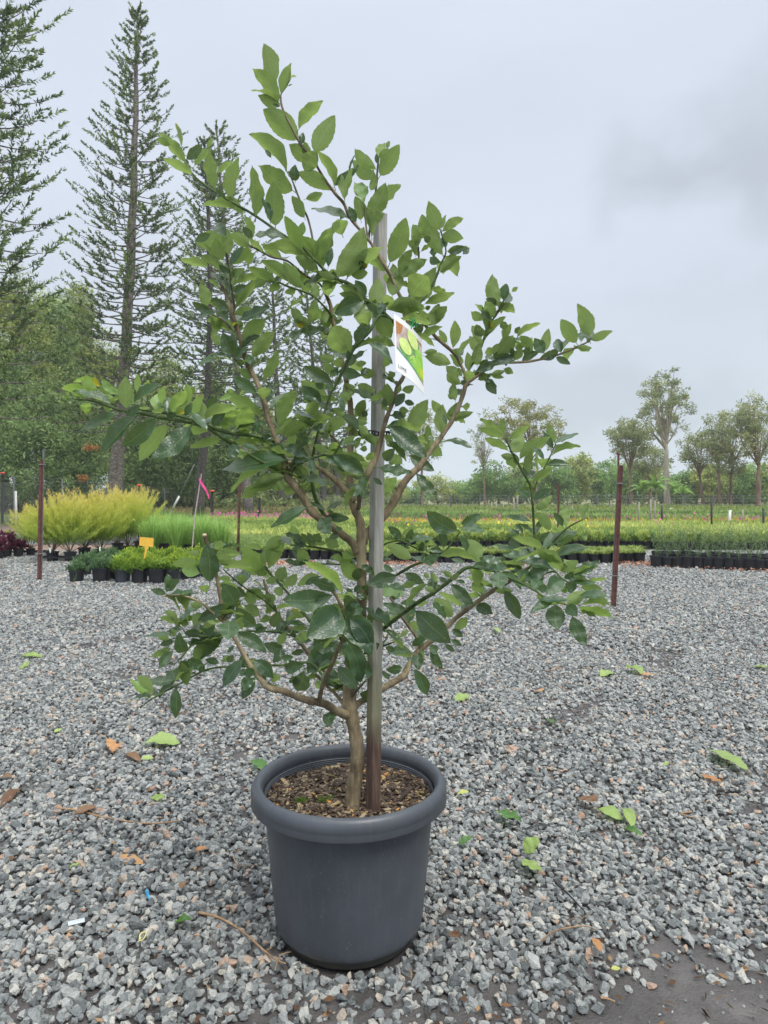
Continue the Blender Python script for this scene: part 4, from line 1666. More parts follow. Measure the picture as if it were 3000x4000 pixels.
# branch: kind, then (x, y, radius px, depth m relative to the trunk) along it
BR = [
 ('trunk', 'b', [(1373,3165,32,0),(1384,3060,29,0),(1396,2985,28,0),(1393,2900,27,0),(1378,2820,26,0),(1368,2760,29,0),(1366,2700,27,0),(1376,2600,25,0),(1392,2510,22,0),(1411,2420,20,0),(1413,2320,19,0),(1412,2210,20,0),(1410,2130,21,0),(1412,2080,19,0),(1404,2030,17,0),(1385,1990,15,0),(1367,1935,14,0.01),(1366,1860,13,0.02),(1370,1720,12,0.03),(1369,1590,12,0.04),(1362,1540,10,0.04),(1345,1450,9,0.05),(1326,1370,8,0.05),(1314,1320,8,0.05),(1298,1240,8,0.04),(1290,1190,8,0.04),(1270,1145,6,0.04)]),
 ('branch', 'b', [(1397,2155,18,0),(1375,2120,15,-0.01),(1345,2095,15,-0.03),(1300,2060,16,-0.05),(1256,2030,16,-0.06),(1215,1995,16,-0.07),(1180,1936,15,-0.08),(1150,1897,15,-0.08),(1125,1865,16,-0.08),(1105,1800,13,-0.07),(1081,1726,12,-0.06),(1051,1642,11,-0.06),(1030,1566,11,-0.05),(1003,1491,10,-0.05),(969,1425,10,-0.04),(950,1370,10,-0.04),(935,1310,9,-0.04),(915,1250,9,-0.03),(902,1212,10,-0.03),(893,1180,7,-0.03),(878,1142,6,-0.02),(850,1085,5,-0.01),(818,1035,4,0)]),
 ('branch', 'd', [(905,1215,6,-0.03),(917,1205,5,-0.03),(908,1151,4,-0.04),(899,1076,4,-0.05),(890,1031,4,-0.05),(881,949,3,-0.05),(878,925,2,-0.05)]),
 ('branch', 'd', [(1130,1868,10,-0.08),(1140,1825,9,-0.09),(1133,1806,7,-0.10)]),
 ('branch', 'g', [(1138,1828,5,-0.09),(1170,1810,5,-0.10),(1208,1795,5,-0.11),(1262,1777,5,-0.11),(1304,1776,4,-0.11),(1340,1710,4,-0.12)]),
 ('branch', 'g', [(1076,1724,7,-0.06),(1040,1712,7,-0.08),(972,1700,7,-0.12),(897,1690,8,-0.16),(801,1664,7,-0.20),(710,1645,6,-0.24),(650,1636,6,-0.26),(555,1617,5,-0.29),(483,1606,5,-0.31),(432,1590,5,-0.33),(367,1567,4,-0.35),(328,1562,3,-0.36),(262,1556,2,-0.37)]),
 ('branch', 'g', [(1110,1850,6,-0.08),(1040,1815,6,-0.10),(963,1770,6,-0.13),(894,1728,6,-0.16),(840,1692,6,-0.19),(780,1652,5,-0.22),(700,1625,5,-0.25),(600,1607,4,-0.28),(540,1600,3,-0.30)]),
 ('branch', 'b', [(1418,2120,17,0.01),(1440,2075,15,0.05),(1500,2015,16,0.07),(1547,1944,16,0.08),(1571,1896,15,0.09),(1607,1851,14,0.10),(1637,1824,13,0.11),(1670,1775,11,0.12),(1707,1727,10,0.13),(1728,1700,9,0.13),(1768,1640,9,0.14),(1795,1580,9,0.14),(1812,1530,9,0.14),(1823,1499,8,0.14),(1860,1472,6,0.14),(1900,1444,5,0.13),(1945,1419,5,0.13),(2036,1415,5,0.12),(2096,1407,5,0.11),(2180,1386,4,0.10),(2247,1359,4,0.09),(2304,1332,3,0.08)]),
 ('branch', 'b', [(1400,1985,9,-0.01),(1407,1930,10,-0.05),(1420,1890,10,-0.08),(1436,1851,13,-0.10),(1463,1800,12,-0.10),(1483,1736,10,-0.10),(1497,1680,9,-0.10),(1513,1625,9,-0.09),(1538,1560,9,-0.08),(1556,1505,9,-0.06),(1576,1470,8,-0.04),(1592,1400,8,-0.02),(1602,1300,8,0),(1590,1250,7,0),(1581,1220,7,0),(1568,1170,7,0),(1554,1139,7,0),(1530,1085,7,0),(1511,1050,7,-0.01),(1480,1000,8,-0.01),(1442,940,6,-0.01),(1388,877,6,-0.02),(1361,840,6,-0.02),(1343,795,6,-0.02),(1310,757,6,-0.03),(1262,690,5,-0.03),(1225,628,5,-0.04),(1180,570,5,-0.04),(1160,540,4,-0.04),(1130,480,4,-0.05),(1103,421,4,-0.05),(1095,372,4,-0.05)]),
 ('branch', 'g', [(1095,375,3,-0.05),(1110,345,2,-0.05),(1130,318,2,-0.05),(1138,300,1.2,-0.05)]),
 ('branch', 'g', [(1594,1330,7,-0.02),(1560,1285,7,-0.04),(1527,1248,7,-0.06),(1475,1203,7,-0.08),(1430,1172,8,-0.09),(1406,1139,7,-0.10),(1361,1107,7,-0.10),(1316,1090,6,-0.11),(1270,1056,6,-0.11),(1225,1010,5,-0.12),(1180,961,5,-0.12),(1150,938,6,-0.12),(1122,928,6,-0.11),(1074,896,5,-0.10),(1002,846,5,-0.10),(960,820,5,-0.09),(905,790,4,-0.09),(836,748,4,-0.08),(773,700,3,-0.07),(749,674,3,-0.07)]),
 ('branch', 'd', [(1185,968,4,-0.12),(1178,940,3,-0.12),(1174,932,3,-0.12)]),
 ('branch', 'd', [(1225,1010,4,-0.10),(1222,940,4,-0.09),(1204,858,4,-0.08),(1180,804,4,-0.08),(1159,750,4,-0.07),(1140,700,3,-0.07),(1126,670,3,-0.06)]),
 ('branch', 'd', [(1290,1180,5,0.04),(1250,1110,4,0.02),(1205,1082,4,0.01),(1170,1058,4,0),(1122,1019,4,-0.01),(1062,1004,4,-0.02),(1016,980,4,-0.02),(971,955,3,-0.03),(950,925,2,-0.03)]),
 ('branch', 'g', [(1298,1240,5,0.04),(1286,1220,5,0.02),(1271,1202,4,0),(1219,1154,4,-0.02),(1150,1127,4,-0.03),(1122,1118,4,-0.04),(1085,1102,3,-0.05),(1040,1090,2,-0.05)]),
 ('branch', 'g', [(1588,1240,6,-0.02),(1540,1252,5,-0.08),(1484,1232,6,-0.12),(1442,1296,7,-0.13),(1388,1354,7,-0.13),(1345,1435,6,-0.12),(1321,1489,6,-0.11),(1291,1541,5,-0.11),(1275,1589,5,-0.10),(1260,1635,5,-0.10),(1235,1715,5,-0.08),(1220,1800,6,-0.05),(1218,1870,7,-0.03),(1232,1945,8,-0.01),(1268,2015,9,0),(1300,2055,10,-0.02)]),
 ('branch', 'g', [(1273,1585,4,-0.10),(1258,1592,4,-0.11),(1231,1652,4,-0.12),(1208,1689,4,-0.12),(1165,1758,4,-0.11),(1140,1822,5,-0.09)]),
 ('branch', 'b', [(1387,1960,11,0),(1375,1945,12,0),(1340,1906,12,0.01),(1292,1861,11,0.02),(1241,1825,9,0.03),(1215,1800,5,0.04)]),
 ('branch', 'b', [(1823,1500,7,0.14),(1813,1452,6,0.14),(1801,1428,6,0.14),(1780,1389,6,0.13),(1750,1358,7,0.11),(1711,1325,7,0.09),(1672,1283,6,0.05),(1642,1253,5,0.02),(1598,1225,5,0)]),
 ('branch', 'g', [(1815,1470,5,0.14),(1860,1400,4,0.15),(1883,1346,5,0.15),(1901,1289,4,0.15),(1931,1238,4,0.15),(1952,1200,3,0.15),(1970,1170,3,0.15)]),
 ('branch', 'd', [(1935,1236,3,0.15),(1950,1215,3,0.15),(1975,1180,2,0.14)]),
 ('branch', 'g', [(1590,1230,5,0.0),(1620,1205,5,0.02),(1660,1157,6,0.03),(1693,1105,5,0.03),(1708,1070,5,0.03),(1723,1030,4,0.03),(1742,982,3,0.03),(1727,922,3,0.03),(1722,895,2,0.03)]),
 ('branch', 'd', [(1590,1190,4,0.01),(1615,1090,4,0.03),(1635,1010,4,0.04),(1634,965,3,0.04)]),
 ('branch', 'd', [(1439,937,5,0),(1450,860,4,0.02),(1470,730,4,0.03),(1473,681,4,0.03),(1479,610,3,0.03)]),
 ('branch', 'd', [(1386,750,0.5,0.0),(1420,800,3,0.0),(1432,900,4,-0.01),(1445,945,5,-0.01)]),
 ('branch', 'd', [(1975,1427,4,0.13),(1990,1400,4,0.13),(2012,1332,3,0.12)]),
 ('branch', 'd', [(1316,1330,5,0.05),(1306,1317,4,0.03),(1267,1302,3,0.0)]),
 ('branch', 'd', [(945,1434,4,-0.04),(930,1415,4,-0.06),(915,1400,3,-0.08)]),
 ('branch', 'd', [(930,1300,4,-0.04),(911,1290,4,-0.05),(870,1250,3,-0.07),(830,1228,3,-0.08)]),
 ('branch', 'b', [(1389,2760,12,0.01),(1408,2741,13,0.03),(1450,2715,13,0.06),(1502,2685,13,0.10),(1550,2658,13,0.13),(1580,2634,14,0.15),(1600,2590,11,0.17),(1635,2540,12,0.19),(1694,2498,10,0.20),(1740,2455,9,0.20),(1784,2412,9,0.20),(1856,2357,9,0.18),(1936,2301,9,0.15),(1989,2271,8,0.13),(2040,2235,7,0.11),(2085,2205,6,0.10)]),
 ('branch', 'g', [(2030,2243,5,0.11),(2060,2225,5,0.09),(2085,2195,5,0.08),(2090,2170,5,0.08),(2087,2088,5,0.07),(2080,1962,5,0.06),(2074,1905,5,0.06),(2052,1860,5,0.05),(2005,1777,5,0.04),(1973,1708,3,0.03)]),
 ('branch', 'g', [(2080,1950,4,0.06),(2092,1900,4,0.08),(2103,1871,3,0.09),(2139,1803,3,0.10),(2172,1734,3,0.10)]),
 ('branch', 'g', [(1375,2560,7,0.0),(1420,2505,8,0.04),(1460,2478,8,0.04),(1495,2458,8,0.03),(1540,2422,8,-0.02),(1596,2379,8,-0.09),(1650,2342,8,-0.14),(1694,2316,8,-0.17),(1760,2265,8,-0.21),(1820,2219,7,-0.23),(1874,2219,6,-0.24),(1929,2230,6,-0.25),(1976,2252,5,-0.26),(2030,2275,5,-0.26),(2058,2290,4,-0.26),(2095,2310,4,-0.26),(2121,2328,4,-0.26),(2160,2345,3,-0.26),(2200,2360,3,-0.26),(2253,2372,2,-0.26)]),
 ('branch', 'g', [(2058,2290,4,-0.22),(2110,2250,4,-0.20),(2165,2233,4,-0.20),(2193,2258,4,-0.21),(2247,2290,3,-0.21)]),
 ('branch', 'g', [(2085,2210,5,0.06),(2150,2130,4,0.0),(2215,2063,4,-0.03),(2291,2022,2,-0.04)]),
 ('branch', 'g', [(1412,2330,7,0.02),(1480,2295,6,0.04),(1549,2247,6,-0.04),(1603,2214,6,-0.10),(1650,2196,5,-0.14)]),
 ('branch', 'g', [(1648,2197,4,-0.16),(1690,2185,4,-0.16),(1733,2160,4,-0.16),(1765,2120,4,-0.16),(1798,2077,3,-0.16)]),
 ('branch', 'g', [(1414,2190,4,0.02),(1480,2140,4,0.05),(1524,2118,4,0.06),(1567,2113,4,0.07),(1610,2134,3,0.08),(1639,2152,2,0.08)]),
 ('branch', 'b', [(1642,2545,6,0.19),(1632,2500,6,0.18),(1603,2456,6,0.17),(1567,2406,6,0.15),(1540,2360,5,0.14),(1524,2333,5,0.13)]),
 ('branch', 'g', [(1400,2560,4,0.03),(1450,2545,4,0.04),(1495,2525,4,0.05),(1541,2507,3,0.05)]),
 ('branch', 'b', [(1362,2795,18,0),(1340,2788,17,-0.03),(1310,2775,16,-0.06),(1275,2752,16,-0.09),(1240,2742,15,-0.11),(1200,2735,15,-0.13),(1150,2718,13,-0.15),(1105,2699,13,-0.17),(1048,2686,12,-0.18),(1020,2655,11,-0.18),(995,2622,9,-0.17),(966,2579,9,-0.16),(922,2503,8,-0.15),(878,2428,9,-0.14),(868,2380,8,-0.13),(859,2321,8,-0.13),(846,2251,7,-0.13),(828,2180,6,-0.13),(812,2132,7,-0.13),(799,2092,8,-0.13)]),
 ('branch', 'b', [(1246,2745,9,-0.11),(1253,2705,9,-0.13),(1270,2655,9,-0.16),(1294,2603,8,-0.18),(1320,2540,8,-0.20),(1341,2496,8,-0.22),(1352,2450,8,-0.23),(1350,2415,8,-0.23),(1335,2370,8,-0.24),(1313,2326,7,-0.25),(1294,2300,8,-0.25)]),
 ('branch', 'b', [(869,2428,6,-0.14),(850,2409,5,-0.15),(820,2385,5,-0.16),(799,2365,5,-0.17),(755,2340,5,-0.18),(711,2327,4,-0.19),(675,2325,4,-0.20),(648,2327,5,-0.20)]),
 ('branch', 'g', [(1320,2690,6,0.02),(1270,2650,6,0.02),(1212,2590,5,0.01),(1105,2598,5,0.0),(1054,2599,5,-0.02),(975,2603,4,-0.05),(894,2605,5,-0.08),(850,2607,4,-0.09),(793,2621,4,-0.11),(724,2659,4,-0.13),(680,2683,4,-0.14),(629,2709,4,-0.15),(585,2735,3,-0.16),(547,2766,1.5,-0.16)]),
 ('branch', 'b', [(1366,2725,13,0.02),(1345,2688,11,0.06),(1294,2645,10,0.10),(1212,2560,9,0.14),(1175,2512,8,0.16),(1142,2472,8,0.17),(1115,2440,6,0.17),(1092,2409,6,0.17),(1054,2339,5,0.16),(1035,2285,5,0.16),(1029,2262,4,0.16)]),
 ('branch', 'b', [(1348,2755,9,0),(1326,2729,7,0.03),(1300,2700,6,0.05),(1276,2679,6,0.06),(1230,2630,5,0.07)]),
 ('branch', 'd', [(1376,2720,5,-0.02),(1400,2690,5,-0.03),(1433,2653,3,-0.05)]),
 ('branch', 'g', [(1230,2430,6,0.05),(1212,2428,6,0.05),(1170,2370,6,0.06),(1117,2308,5,0.06),(1075,2262,5,0.06),(1048,2232,5,0.06),(1035,2210,4,0.06)]),
 ('branch', 'g', [(1365,2560,6,0.02),(1300,2520,6,0.04),(1235,2440,6,0.05),(1212,2420,6,0.05)]),
 ('branch', 'g', [(1160,2488,4,0.17),(1142,2484,4,0.15),(1085,2470,4,0.12),(1029,2466,4,0.08),(966,2466,4,0.02),(900,2475,4,-0.03),(824,2485,3,-0.07),(755,2486,3,-0.11),(660,2497,2,-0.14)]),
 ('branch', 'g', [(824,2485,3,-0.07),(799,2503,3,-0.09),(755,2516,3,-0.11),(715,2560,3,-0.13),(679,2598,2,-0.14)]),
 ('branch', 'g', [(740,2486,3,-0.11),(725,2470,2,-0.12),(698,2440,2,-0.13)]),
 ('branch', 'g', [(1400,2195,6,0.02),(1388,2182,5,0.02),(1331,2157,4,0.03),(1231,2138,4,0.03),(1136,2128,3,0.03)]),
 ('branch', 'g', [(1408,2260,4,0.02),(1357,2215,3,0.03),(1306,2204,3,0.04),(1218,2204,3,0.05),(1149,2201,2,0.05)]),
 ('branch', 'g', [(1095,2410,4,0.16),(1048,2358,3,0.13),(960,2298,3,0.10),(916,2264,3,0.08),(871,2222,2,0.06)]),
 ('branch', 'd', [(1366,1870,5,0.02),(1330,1750,4,0.05),(1290,1700,4,0.06),(1240,1690,3,0.06)]),
]
samples = []          # (x, y, depth offset) along every branch, for hanging the leaves
for bi, (nm, kind, pts) in enumerate(BR):
    sp = spline(pts, 5)
    pp, rr = [], []
    for k, (x, y, r, dz) in enumerate(sp):
        D = T0 + dz
        w = 1.0 + (0.06 * math.sin(k * 1.3 + bi) + 0.04 * math.sin(k * 2.9))
        pp.append(P(x, y, D) - TL); rr.append(max(px(r, D) * w, 0.0008))
        samples.append((x, y, dz, r))
    mb = MB(); mb.tube(pp, rr, 12 if kind == 'b' else 8)
    # leaf scars and buds along the twig
    if kind == 'b':
        for k in range(3, len(pp) - 2, 5):
            if R.random() < 0.5:
                a = Vector((R.uniform(-1, 1), -abs(R.uniform(0, 1)), R.uniform(-1, 1))).normalized()
                c = pp[k] + a * rr[k] * 0.75
                mb.tube([c - a * rr[k] * .2, c + a * rr[k] * 0.30, c + a * rr[k] * 0.45], [rr[k] * .42, rr[k] * .3, rr[k] * .06], 6)
    o = mb.build(nm, {'b': M_BARK, 'g': M_GREENWOOD, 'd': M_DARKWOOD}[kind], tree, smooth=True)
# pale cut ends where branches were pruned
M_CUT = plain('cut_wood', (0.55, 0.42, 0.28), rough=0.8)
for x, y, dz, r in ((1294, 2297, -0.25, 9), (1318, 2328, -0.25, 7), (799, 2090, -0.13, 9), (640, 2328, -0.20, 6), (1133, 1803, -0.10, 8)):
    mb = MB(); c = P(x, y, T0 + dz) - TL; w = px(r, T0 + dz)
    mb.tube([c - Vector((0, 0, w * 0.5)), c + Vector((0, -w * 0.2, w * 0.35)), c + Vector((0, -w * 0.25, w * 0.5))], [w * 0.9, w, w * 0.55], 9)
    mb.build('pruned_end', M_CUT, tree, smooth=True)

# leaves
M_LEAF = lime_leaf_mat('lime_leaf', (0.018, 0.052, 0.024), (0.042, 0.095, 0.040), (0.175, 0.255, 0.095), (0.25, 0.34, 0.13), (0.34, 0.48, 0.12))
M_YOUNG = lime_leaf_mat('young_lime_leaf', (0.13, 0.24, 0.06), (0.19, 0.31, 0.07), (0.20, 0.32, 0.09), (0.26, 0.38, 0.11), (0.38, 0.55, 0.11))
def leaf_arrays(kind):
    """blade one unit long along +Y, base at the origin, upper face +Z, half width about .26"""
    rr = random.Random(40 + kind)
    fold = (0.24, 0.50, 0.36, 0.14, 0.62, 0.34, 0.44, 0.22, 0.75, 0.30)[kind]
    droop = (0.10, 0.22, 0.40, -0.12, 0.28, 0.06, 0.62, 0.14, 0.34, -0.22)[kind]
    wave = (0.015, 0.03, 0.02, 0.045, 0.02, 0.055, 0.03, 0.018, 0.045, 0.035)[kind]
    twist = (0.0, 0.3, -0.3, 0.2, 0.0, -0.5, 0.4, -0.15, 0.6, 0.3)[kind]
    side = (0.0, 0.05, -0.07, 0.03, -0.03, 0.09, -0.05, 0.02, 0.06, -0.10)[kind]
    fat = (0.275, 0.285, 0.265, 0.31, 0.28, 0.265, 0.285, 0.32, 0.26, 0.295)[kind]
    N = 16
    U = (-1, -0.5, 0, 0.5, 1)
    v, uv, f = [], [], []
    for i in range(N + 1):
        t = i / N
        w = fat * 0.97 * (math.sin(math.pi * t ** (0.88 + 0.09 * (kind % 3))) ** (0.74 + 0.05 * (kind % 4))) * (1.04 - 0.12 * t)
        if i == 0: w = 0.012
        if i == N: w = 0.0
        y = t; z = -droop * (t ** 2) * 0.55; yb = t - 0.10 * abs(droop) * t ** 2
        cx = side * math.sin(math.pi * t)
        for u in U:
            e = 1.0
            if abs(u) == 1 and 0 < i < N: e = 1.0 + (0.035 if i % 2 else -0.02) + rr.uniform(-.03, .03)
            x = u * w * e
            zz = abs(u) * w * math.tan(fold) * (0.75 + 0.25 * math.cos(t * 3)) + wave * math.sin(t * 17 + u * 1.5 + kind) * abs(u) * min(1, t * 4)
            ca, sa = math.cos(twist * (t - 0.3)), math.sin(twist * (t - 0.3))
            v.append((cx + x * ca - zz * sa, yb, z + x * sa + zz * ca)); uv.append((u, t))
    for i in range(N):
        for j in range(4):
            a = i * 5 + j
            f.append((a, a + 1, a + 6, a + 5))
    # petiole
    k = len(v)
    pts = [Vector((0, -0.13, -0.02)), Vector((0, -0.06, -0.006)), Vector((0, 0.03, -0.004))]
    pv, pf = tube_data(pts, [0.015, 0.012, 0.010], 5)
    v += [tuple(q) for q in pv]; uv += [(0.0, 0.5)] * len(pv)
    f += [tuple(k + q for q in ff_) for ff_ in pf]
    return v, uv, f
LA = [leaf_arrays(i) for i in range(10)]
def leaf_mesh(i, mat, name='leaf'):
    v, uv, f = LA[i]
    me = bpy.data.meshes.new(name); me.from_pydata(v, [], f)
    l = me.uv_layers.new(name='UVMap')
    l.data.foreach_set('uv', [c for p in me.polygons for vi in p.vertices for c in uv[vi]])
    me.polygons.foreach_set('use_smooth', [True] * len(f)); me.materials.append(mat); me.update()
    return me
LM = {'n': [leaf_mesh(i, M_LEAF) for i in range(10)], 'y': [leaf_mesh(i, M_YOUNG, 'young_leaf') for i in range(10)]}
SA = np.array(samples)
leaves = []
CAM = Vector((0, 0, CH))
rl = random.Random(11)
for line in LEAVES.split('\n'):
    q = line.split()
    if not q: continue
    if q[0] == 'T':
        ox, oy, sc_ = float(q[1]), float(q[2]), float(q[3]); continue
    bx, by, tx, ty, w = (float(k) for k in q[:5]); fl = q[5]
    if w < 5: continue
    w *= 1.12 if sc_ < 2 else 1.0
    bx, by, tx, ty, w = ox + bx / sc_, oy + by / sc_, ox + tx / sc_, oy + ty / sc_, w / sc_
    d2 = (SA[:, 0] - bx) ** 2 + (SA[:, 1] - by) ** 2
    near = int(np.argmin(d2)); dist = math.sqrt(d2[near]); dz = SA[near, 2]
    dz += rl.uniform(-0.02, 0.015) + (-0.012 if fl == 't' else 0.0) + rl.uniform(-1, 1) * min(dist, 60) * 0.0004
    D = T0 + dz
    Lpx = math.hypot(tx - bx, ty - by)
    ratio = 0.50
    wapp = px(w, D); Lapp = px(Lpx, D)
    Lreal = min(max(Lapp * 1.04, wapp / 0.54), Lapp * 1.7, 0.16)
    Lreal = max(Lreal, Lapp)
    dd = math.sqrt(max(Lreal ** 2 - Lapp ** 2, 0))
    sgn = -1 if rl.random() < (0.75 if fl == 't' else 0.55) else 1
    if ty > by + 20 and fl == 't': sgn = -1
    A = P(bx, by, D); B = P(tx, ty, D + sgn * dd * 0.9)
    ax = (B - A); L = ax.length; ax.normalize()
    view = (CAM - (A + B) / 2).normalized()
    n0 = (view - ax * view.dot(ax)).normalized()
    wreal = max(wapp, L * 0.41) if wapp < L * 0.48 else wapp
    phi = math.acos(min(1.0, wapp / (wreal * 0.96)))
    phi = min(phi, math.radians(72))
    nrm = n0 if fl == 't' else -n0
    if fl == 'y' and rl.random() < 0.3: nrm = n0
    best = None
    for sg in (-1, 1):
        k = Quaternion(ax, sg * phi) @ nrm
        if best is None or k.z > best.z: best = k
    nrm = best
    xx = ax.cross(nrm).normalized()
    kind = rl.choice((0, 1, 2, 3, 4, 5, 6, 7, 9) if Lpx > 45 else (0, 1, 3, 7))
    if phi > 1.0: kind = rl.choice((2, 4, 8, 6, 0))
    ws = wreal / 0.53
    M = Matrix.Identity(4)
    M.col[0][:3] = xx * ws; M.col[1][:3] = ax * L; M.col[2][:3] = nrm * (0.5 * (ws + L)); M.col[3][:3] = A - TL
    leaves.append((w * Lpx, 'y' if fl == 'y' else 'n', kind, M))
# a sparse inner fill of leaves on the twigs, where the photograph shows them crowding behind
for _ in range(420):
    k = rl.randrange(len(samples)); x, y, dz, r = samples[k]
    if r > 12 or y > 2720 or (x < 560) or (y < 1000) : continue
    D = T0 + dz
    A = P(x, y, D)
    ax = Vector((rl.uniform(-1, 1), rl.uniform(0.1, 1.2), rl.uniform(-0.5, 0.8))).normalized()
    L = rl.uniform(0.04, 0.075)
    up = Vector((rl.uniform(-.5, .5), rl.uniform(-.5, .5), 1)); nrm = (up - ax * up.dot(ax)).normalized(); xx = ax.cross(nrm)
    M = Matrix.Identity(4)
    M.col[0][:3] = xx * L; M.col[1][:3] = ax * L; M.col[2][:3] = nrm * L; M.col[3][:3] = A - TL
    leaves.append((1, 'n', rl.randrange(10), M))
leaves.sort(key=lambda q: -q[0])
for _, mt, kind, M in leaves[:300]:
    o = bpy.data.objects.new('leaf', LM[mt][kind]); COL.objects.link(o); o.parent = tree; o.matrix_local = M
for mt, mat, nm in (('n', M_LEAF, 'small_leaves'), ('y', M_YOUNG, 'young_leaves')):
    V, Fc, UVs, TT = [], [], [], []
    for _, m2, kind, M in leaves[300:]:
        if m2 != mt: continue
        v, uv, f = LA[kind]; b0 = len(V); tn = rl.random()
        V.extend(tuple(M @ Vector(q)) for q in v); Fc.extend(tuple(b0 + i for i in q) for q in f)
        UVs.extend(uv); TT.extend([tn] * len(v))
    me = bpy.data.meshes.new(nm); me.from_pydata(V, [], Fc)
    l = me.uv_layers.new(name='UVMap'); l.data.foreach_set('uv', [c for p in me.polygons for vi in p.vertices for c in UVs[vi]])
    at = me.attributes.new('tone', 'FLOAT', 'POINT'); at.data.foreach_set('value', TT)
    me.polygons.foreach_set('use_smooth', [True] * len(Fc)); me.materials.append(mat); me.update()
    o = bpy.data.objects.new(nm, me); COL.objects.link(o); o.parent = tree; o['kind'] = 'stuff'

# black plastic chain tie round the stake
M_BLACK = plain('black_plastic', (0.012, 0.012, 0.015), rough=0.4)
tie = empty('plant_tie', P(1470, 1735, T0 - 0.06))
tag(tie, 'black plastic chain-link tie wrapped round the grey stake and a branch', 'plant tie')
def link(c, L, W, T, tilt):
    mb = MB(); M = Matrix.Translation(c) @ Matrix.Rotation(tilt, 4, 'Y')
    h = T
    for lo, hi in (((-L, -h, -W), (-L * .6, h, W)), ((L * .6, -h, -W), (L, h, W)), ((-L * .6, -h, W * .45), (L * .6, h, W)), ((-L * .6, -h, -W), (L * .6, h, -W * .45))):
        mb.box(lo, hi, M=M)
    return mb
for x, y, dz, t in ((1452, 1690, -0.062, 0.1), (1466, 1693, -0.066, 0.15), (1508, 1693, -0.05, -0.1), (1522, 1697, -0.03, -0.1), (1415, 1692, 0.02, 0.2), (1403, 1694, 0.05, 0.3)):
    o = link(P(x, y, T0 + dz) - tie.location, 0.0095, 0.0058, 0.0022, t).build('link', M_BLACK, tie)
mb = MB(); mb.tube([P(1440, 1688, T0 - 0.06) - tie.location, P(1425, 1686, T0 - 0.04) - tie.location, P(1412, 1690, T0 + 0.0) - tie.location], 0.0035, 6); mb.build('strap', M_BLACK, tie)

# the printed label hanging from a branch
tg = empty('plant_label', P(1600, 1380, T0 - 0.11))
tag(tg, 'glossy LIME picture label showing green limes hanging from a branch', 'plant label')
TLc = P(1538, 1225, T0 - 0.13)
E1 = (P(1647, 1328, T0 - 0.13 + 0.075) - TLc)
E2 = (P(1546, 1447, T0 - 0.13 - 0.045) - TLc)
NN = E1.cross(E2).normalized()
if NN.y > 0: NN = -NN
def TG(u, v, h=0.0):
    bow = 0.006 * math.sin(math.pi * u)
    return TLc + E1 * u + E2 * v + NN * (bow + h) - tg.location
def tagpoly(mb, uvs, h, mi):
    # subdivided enough to follow the bow of the card
    c = (sum(u for u, v in uvs) / len(uvs), sum(v for u, v in uvs) / len(uvs))
    vs = [TG(*c, h)] + [TG(u, v, h) for u, v in uvs]
    mb.add(vs, [(0, 1 + k, 1 + (k + 1) % len(uvs)) for k in range(len(uvs))], mi)
M_CARD = plain('label_card', (0.78, 0.78, 0.76), rough=0.25, var=0.02)
def pr(name, c, c2=None, s=60): return plain(name, c, rough=0.3, var=0.12, scale=s, c2=c2)
MT = [M_CARD, pr('print_stone', (0.42, 0.30, 0.25), (0.62, 0.56, 0.54), 30), pr('print_burlap', (0.34, 0.12, 0.03), (0.52, 0.24, 0.06), 220), pr('print_lime_cut', (0.55, 0.72, 0.16), (0.68, 0.80, 0.30)),
      pr('print_lime_green', (0.20, 0.50, 0.04), (0.42, 0.68, 0.10), 25), pr('print_lime_shade', (0.10, 0.26, 0.05), (0.20, 0.40, 0.10)), pr('print_green_line', (0.05, 0.33, 0.18)), pr('print_ink', (0.08, 0.10, 0.14)), pr('print_lime_yellow', (0.55, 0.62, 0.03))]
mb = MB()
K = 8
vs_, fs_ = [], []
for i in range(K + 1):
    for v in (0, 1):
        vs_ += [TG(i / K, v, 0.0004), TG(i / K, v, -0.0004)]
for i in range(K):
    a = i * 4; c = a + 4
    fs_ += [(a, a + 2, c + 2, c), (a + 1, c + 1, c + 3, a + 3), (a, c, c + 1, a + 1), (a + 2, a + 3, c + 3, c + 2)]
fs_ += [(0, 1, 3, 2), (K * 4, K * 4 + 2, K * 4 + 3, K * 4 + 1)]
mb.add(vs_, fs_); mb.build('card', M_CARD, tg)
mb = MB()
def strip(ulo, uhi, top, bot, h, mi, k=8):
    for i in range(k):
        a, c = ulo + (uhi - ulo) * i / k, ulo + (uhi - ulo) * (i + 1) / k
        mb.add([TG(a, top(a), h), TG(c, top(c), h), TG(c, bot(c), h), TG(a, bot(a), h)], [(0, 1, 2, 3)], mi)
edge = lambda u: 0.56 + 0.30 * (u - 0.04) ** 0.9 if u > 0.04 else 0.56
strip(0.04, 0.97, lambda u: 0.10, edge, 0.0007, 1)
strip(0.04, 0.97, edge, lambda u: edge(u) + 0.014 + 0.02 * (1 - u), 0.0011, 6)
def ell(u, v, ru, rv, rot, h, mi, n=20, clip=True):
    pts = []
    for k in range(n):
        a = 2 * math.pi * k / n; x, y = ru * math.cos(a), rv * math.sin(a)
        uu, vv = u + x * math.cos(rot) - y * math.sin(rot), v + (x * math.sin(rot) + y * math.cos(rot))
        uu = min(max(uu, 0.04), 0.97); vv = min(max(vv, 0.10), edge(uu))
        pts.append((uu, vv))
    tagpoly(mb, pts, h, mi)
tagpoly(mb, [(0.05, 0.105), (0.25, 0.105), (0.22, 0.20), (0.16, 0.30), (0.06, 0.33)], 0.0010, 2)
tagpoly(mb, [(0.74, 0.105), (0.965, 0.105), (0.965, 0.17), (0.85, 0.16)], 0.0010, 2)
tagpoly(mb, [(0.90, 0.40), (0.965, 0.33), (0.965, 0.58), (0.93, 0.55)], 0.0010, 2)
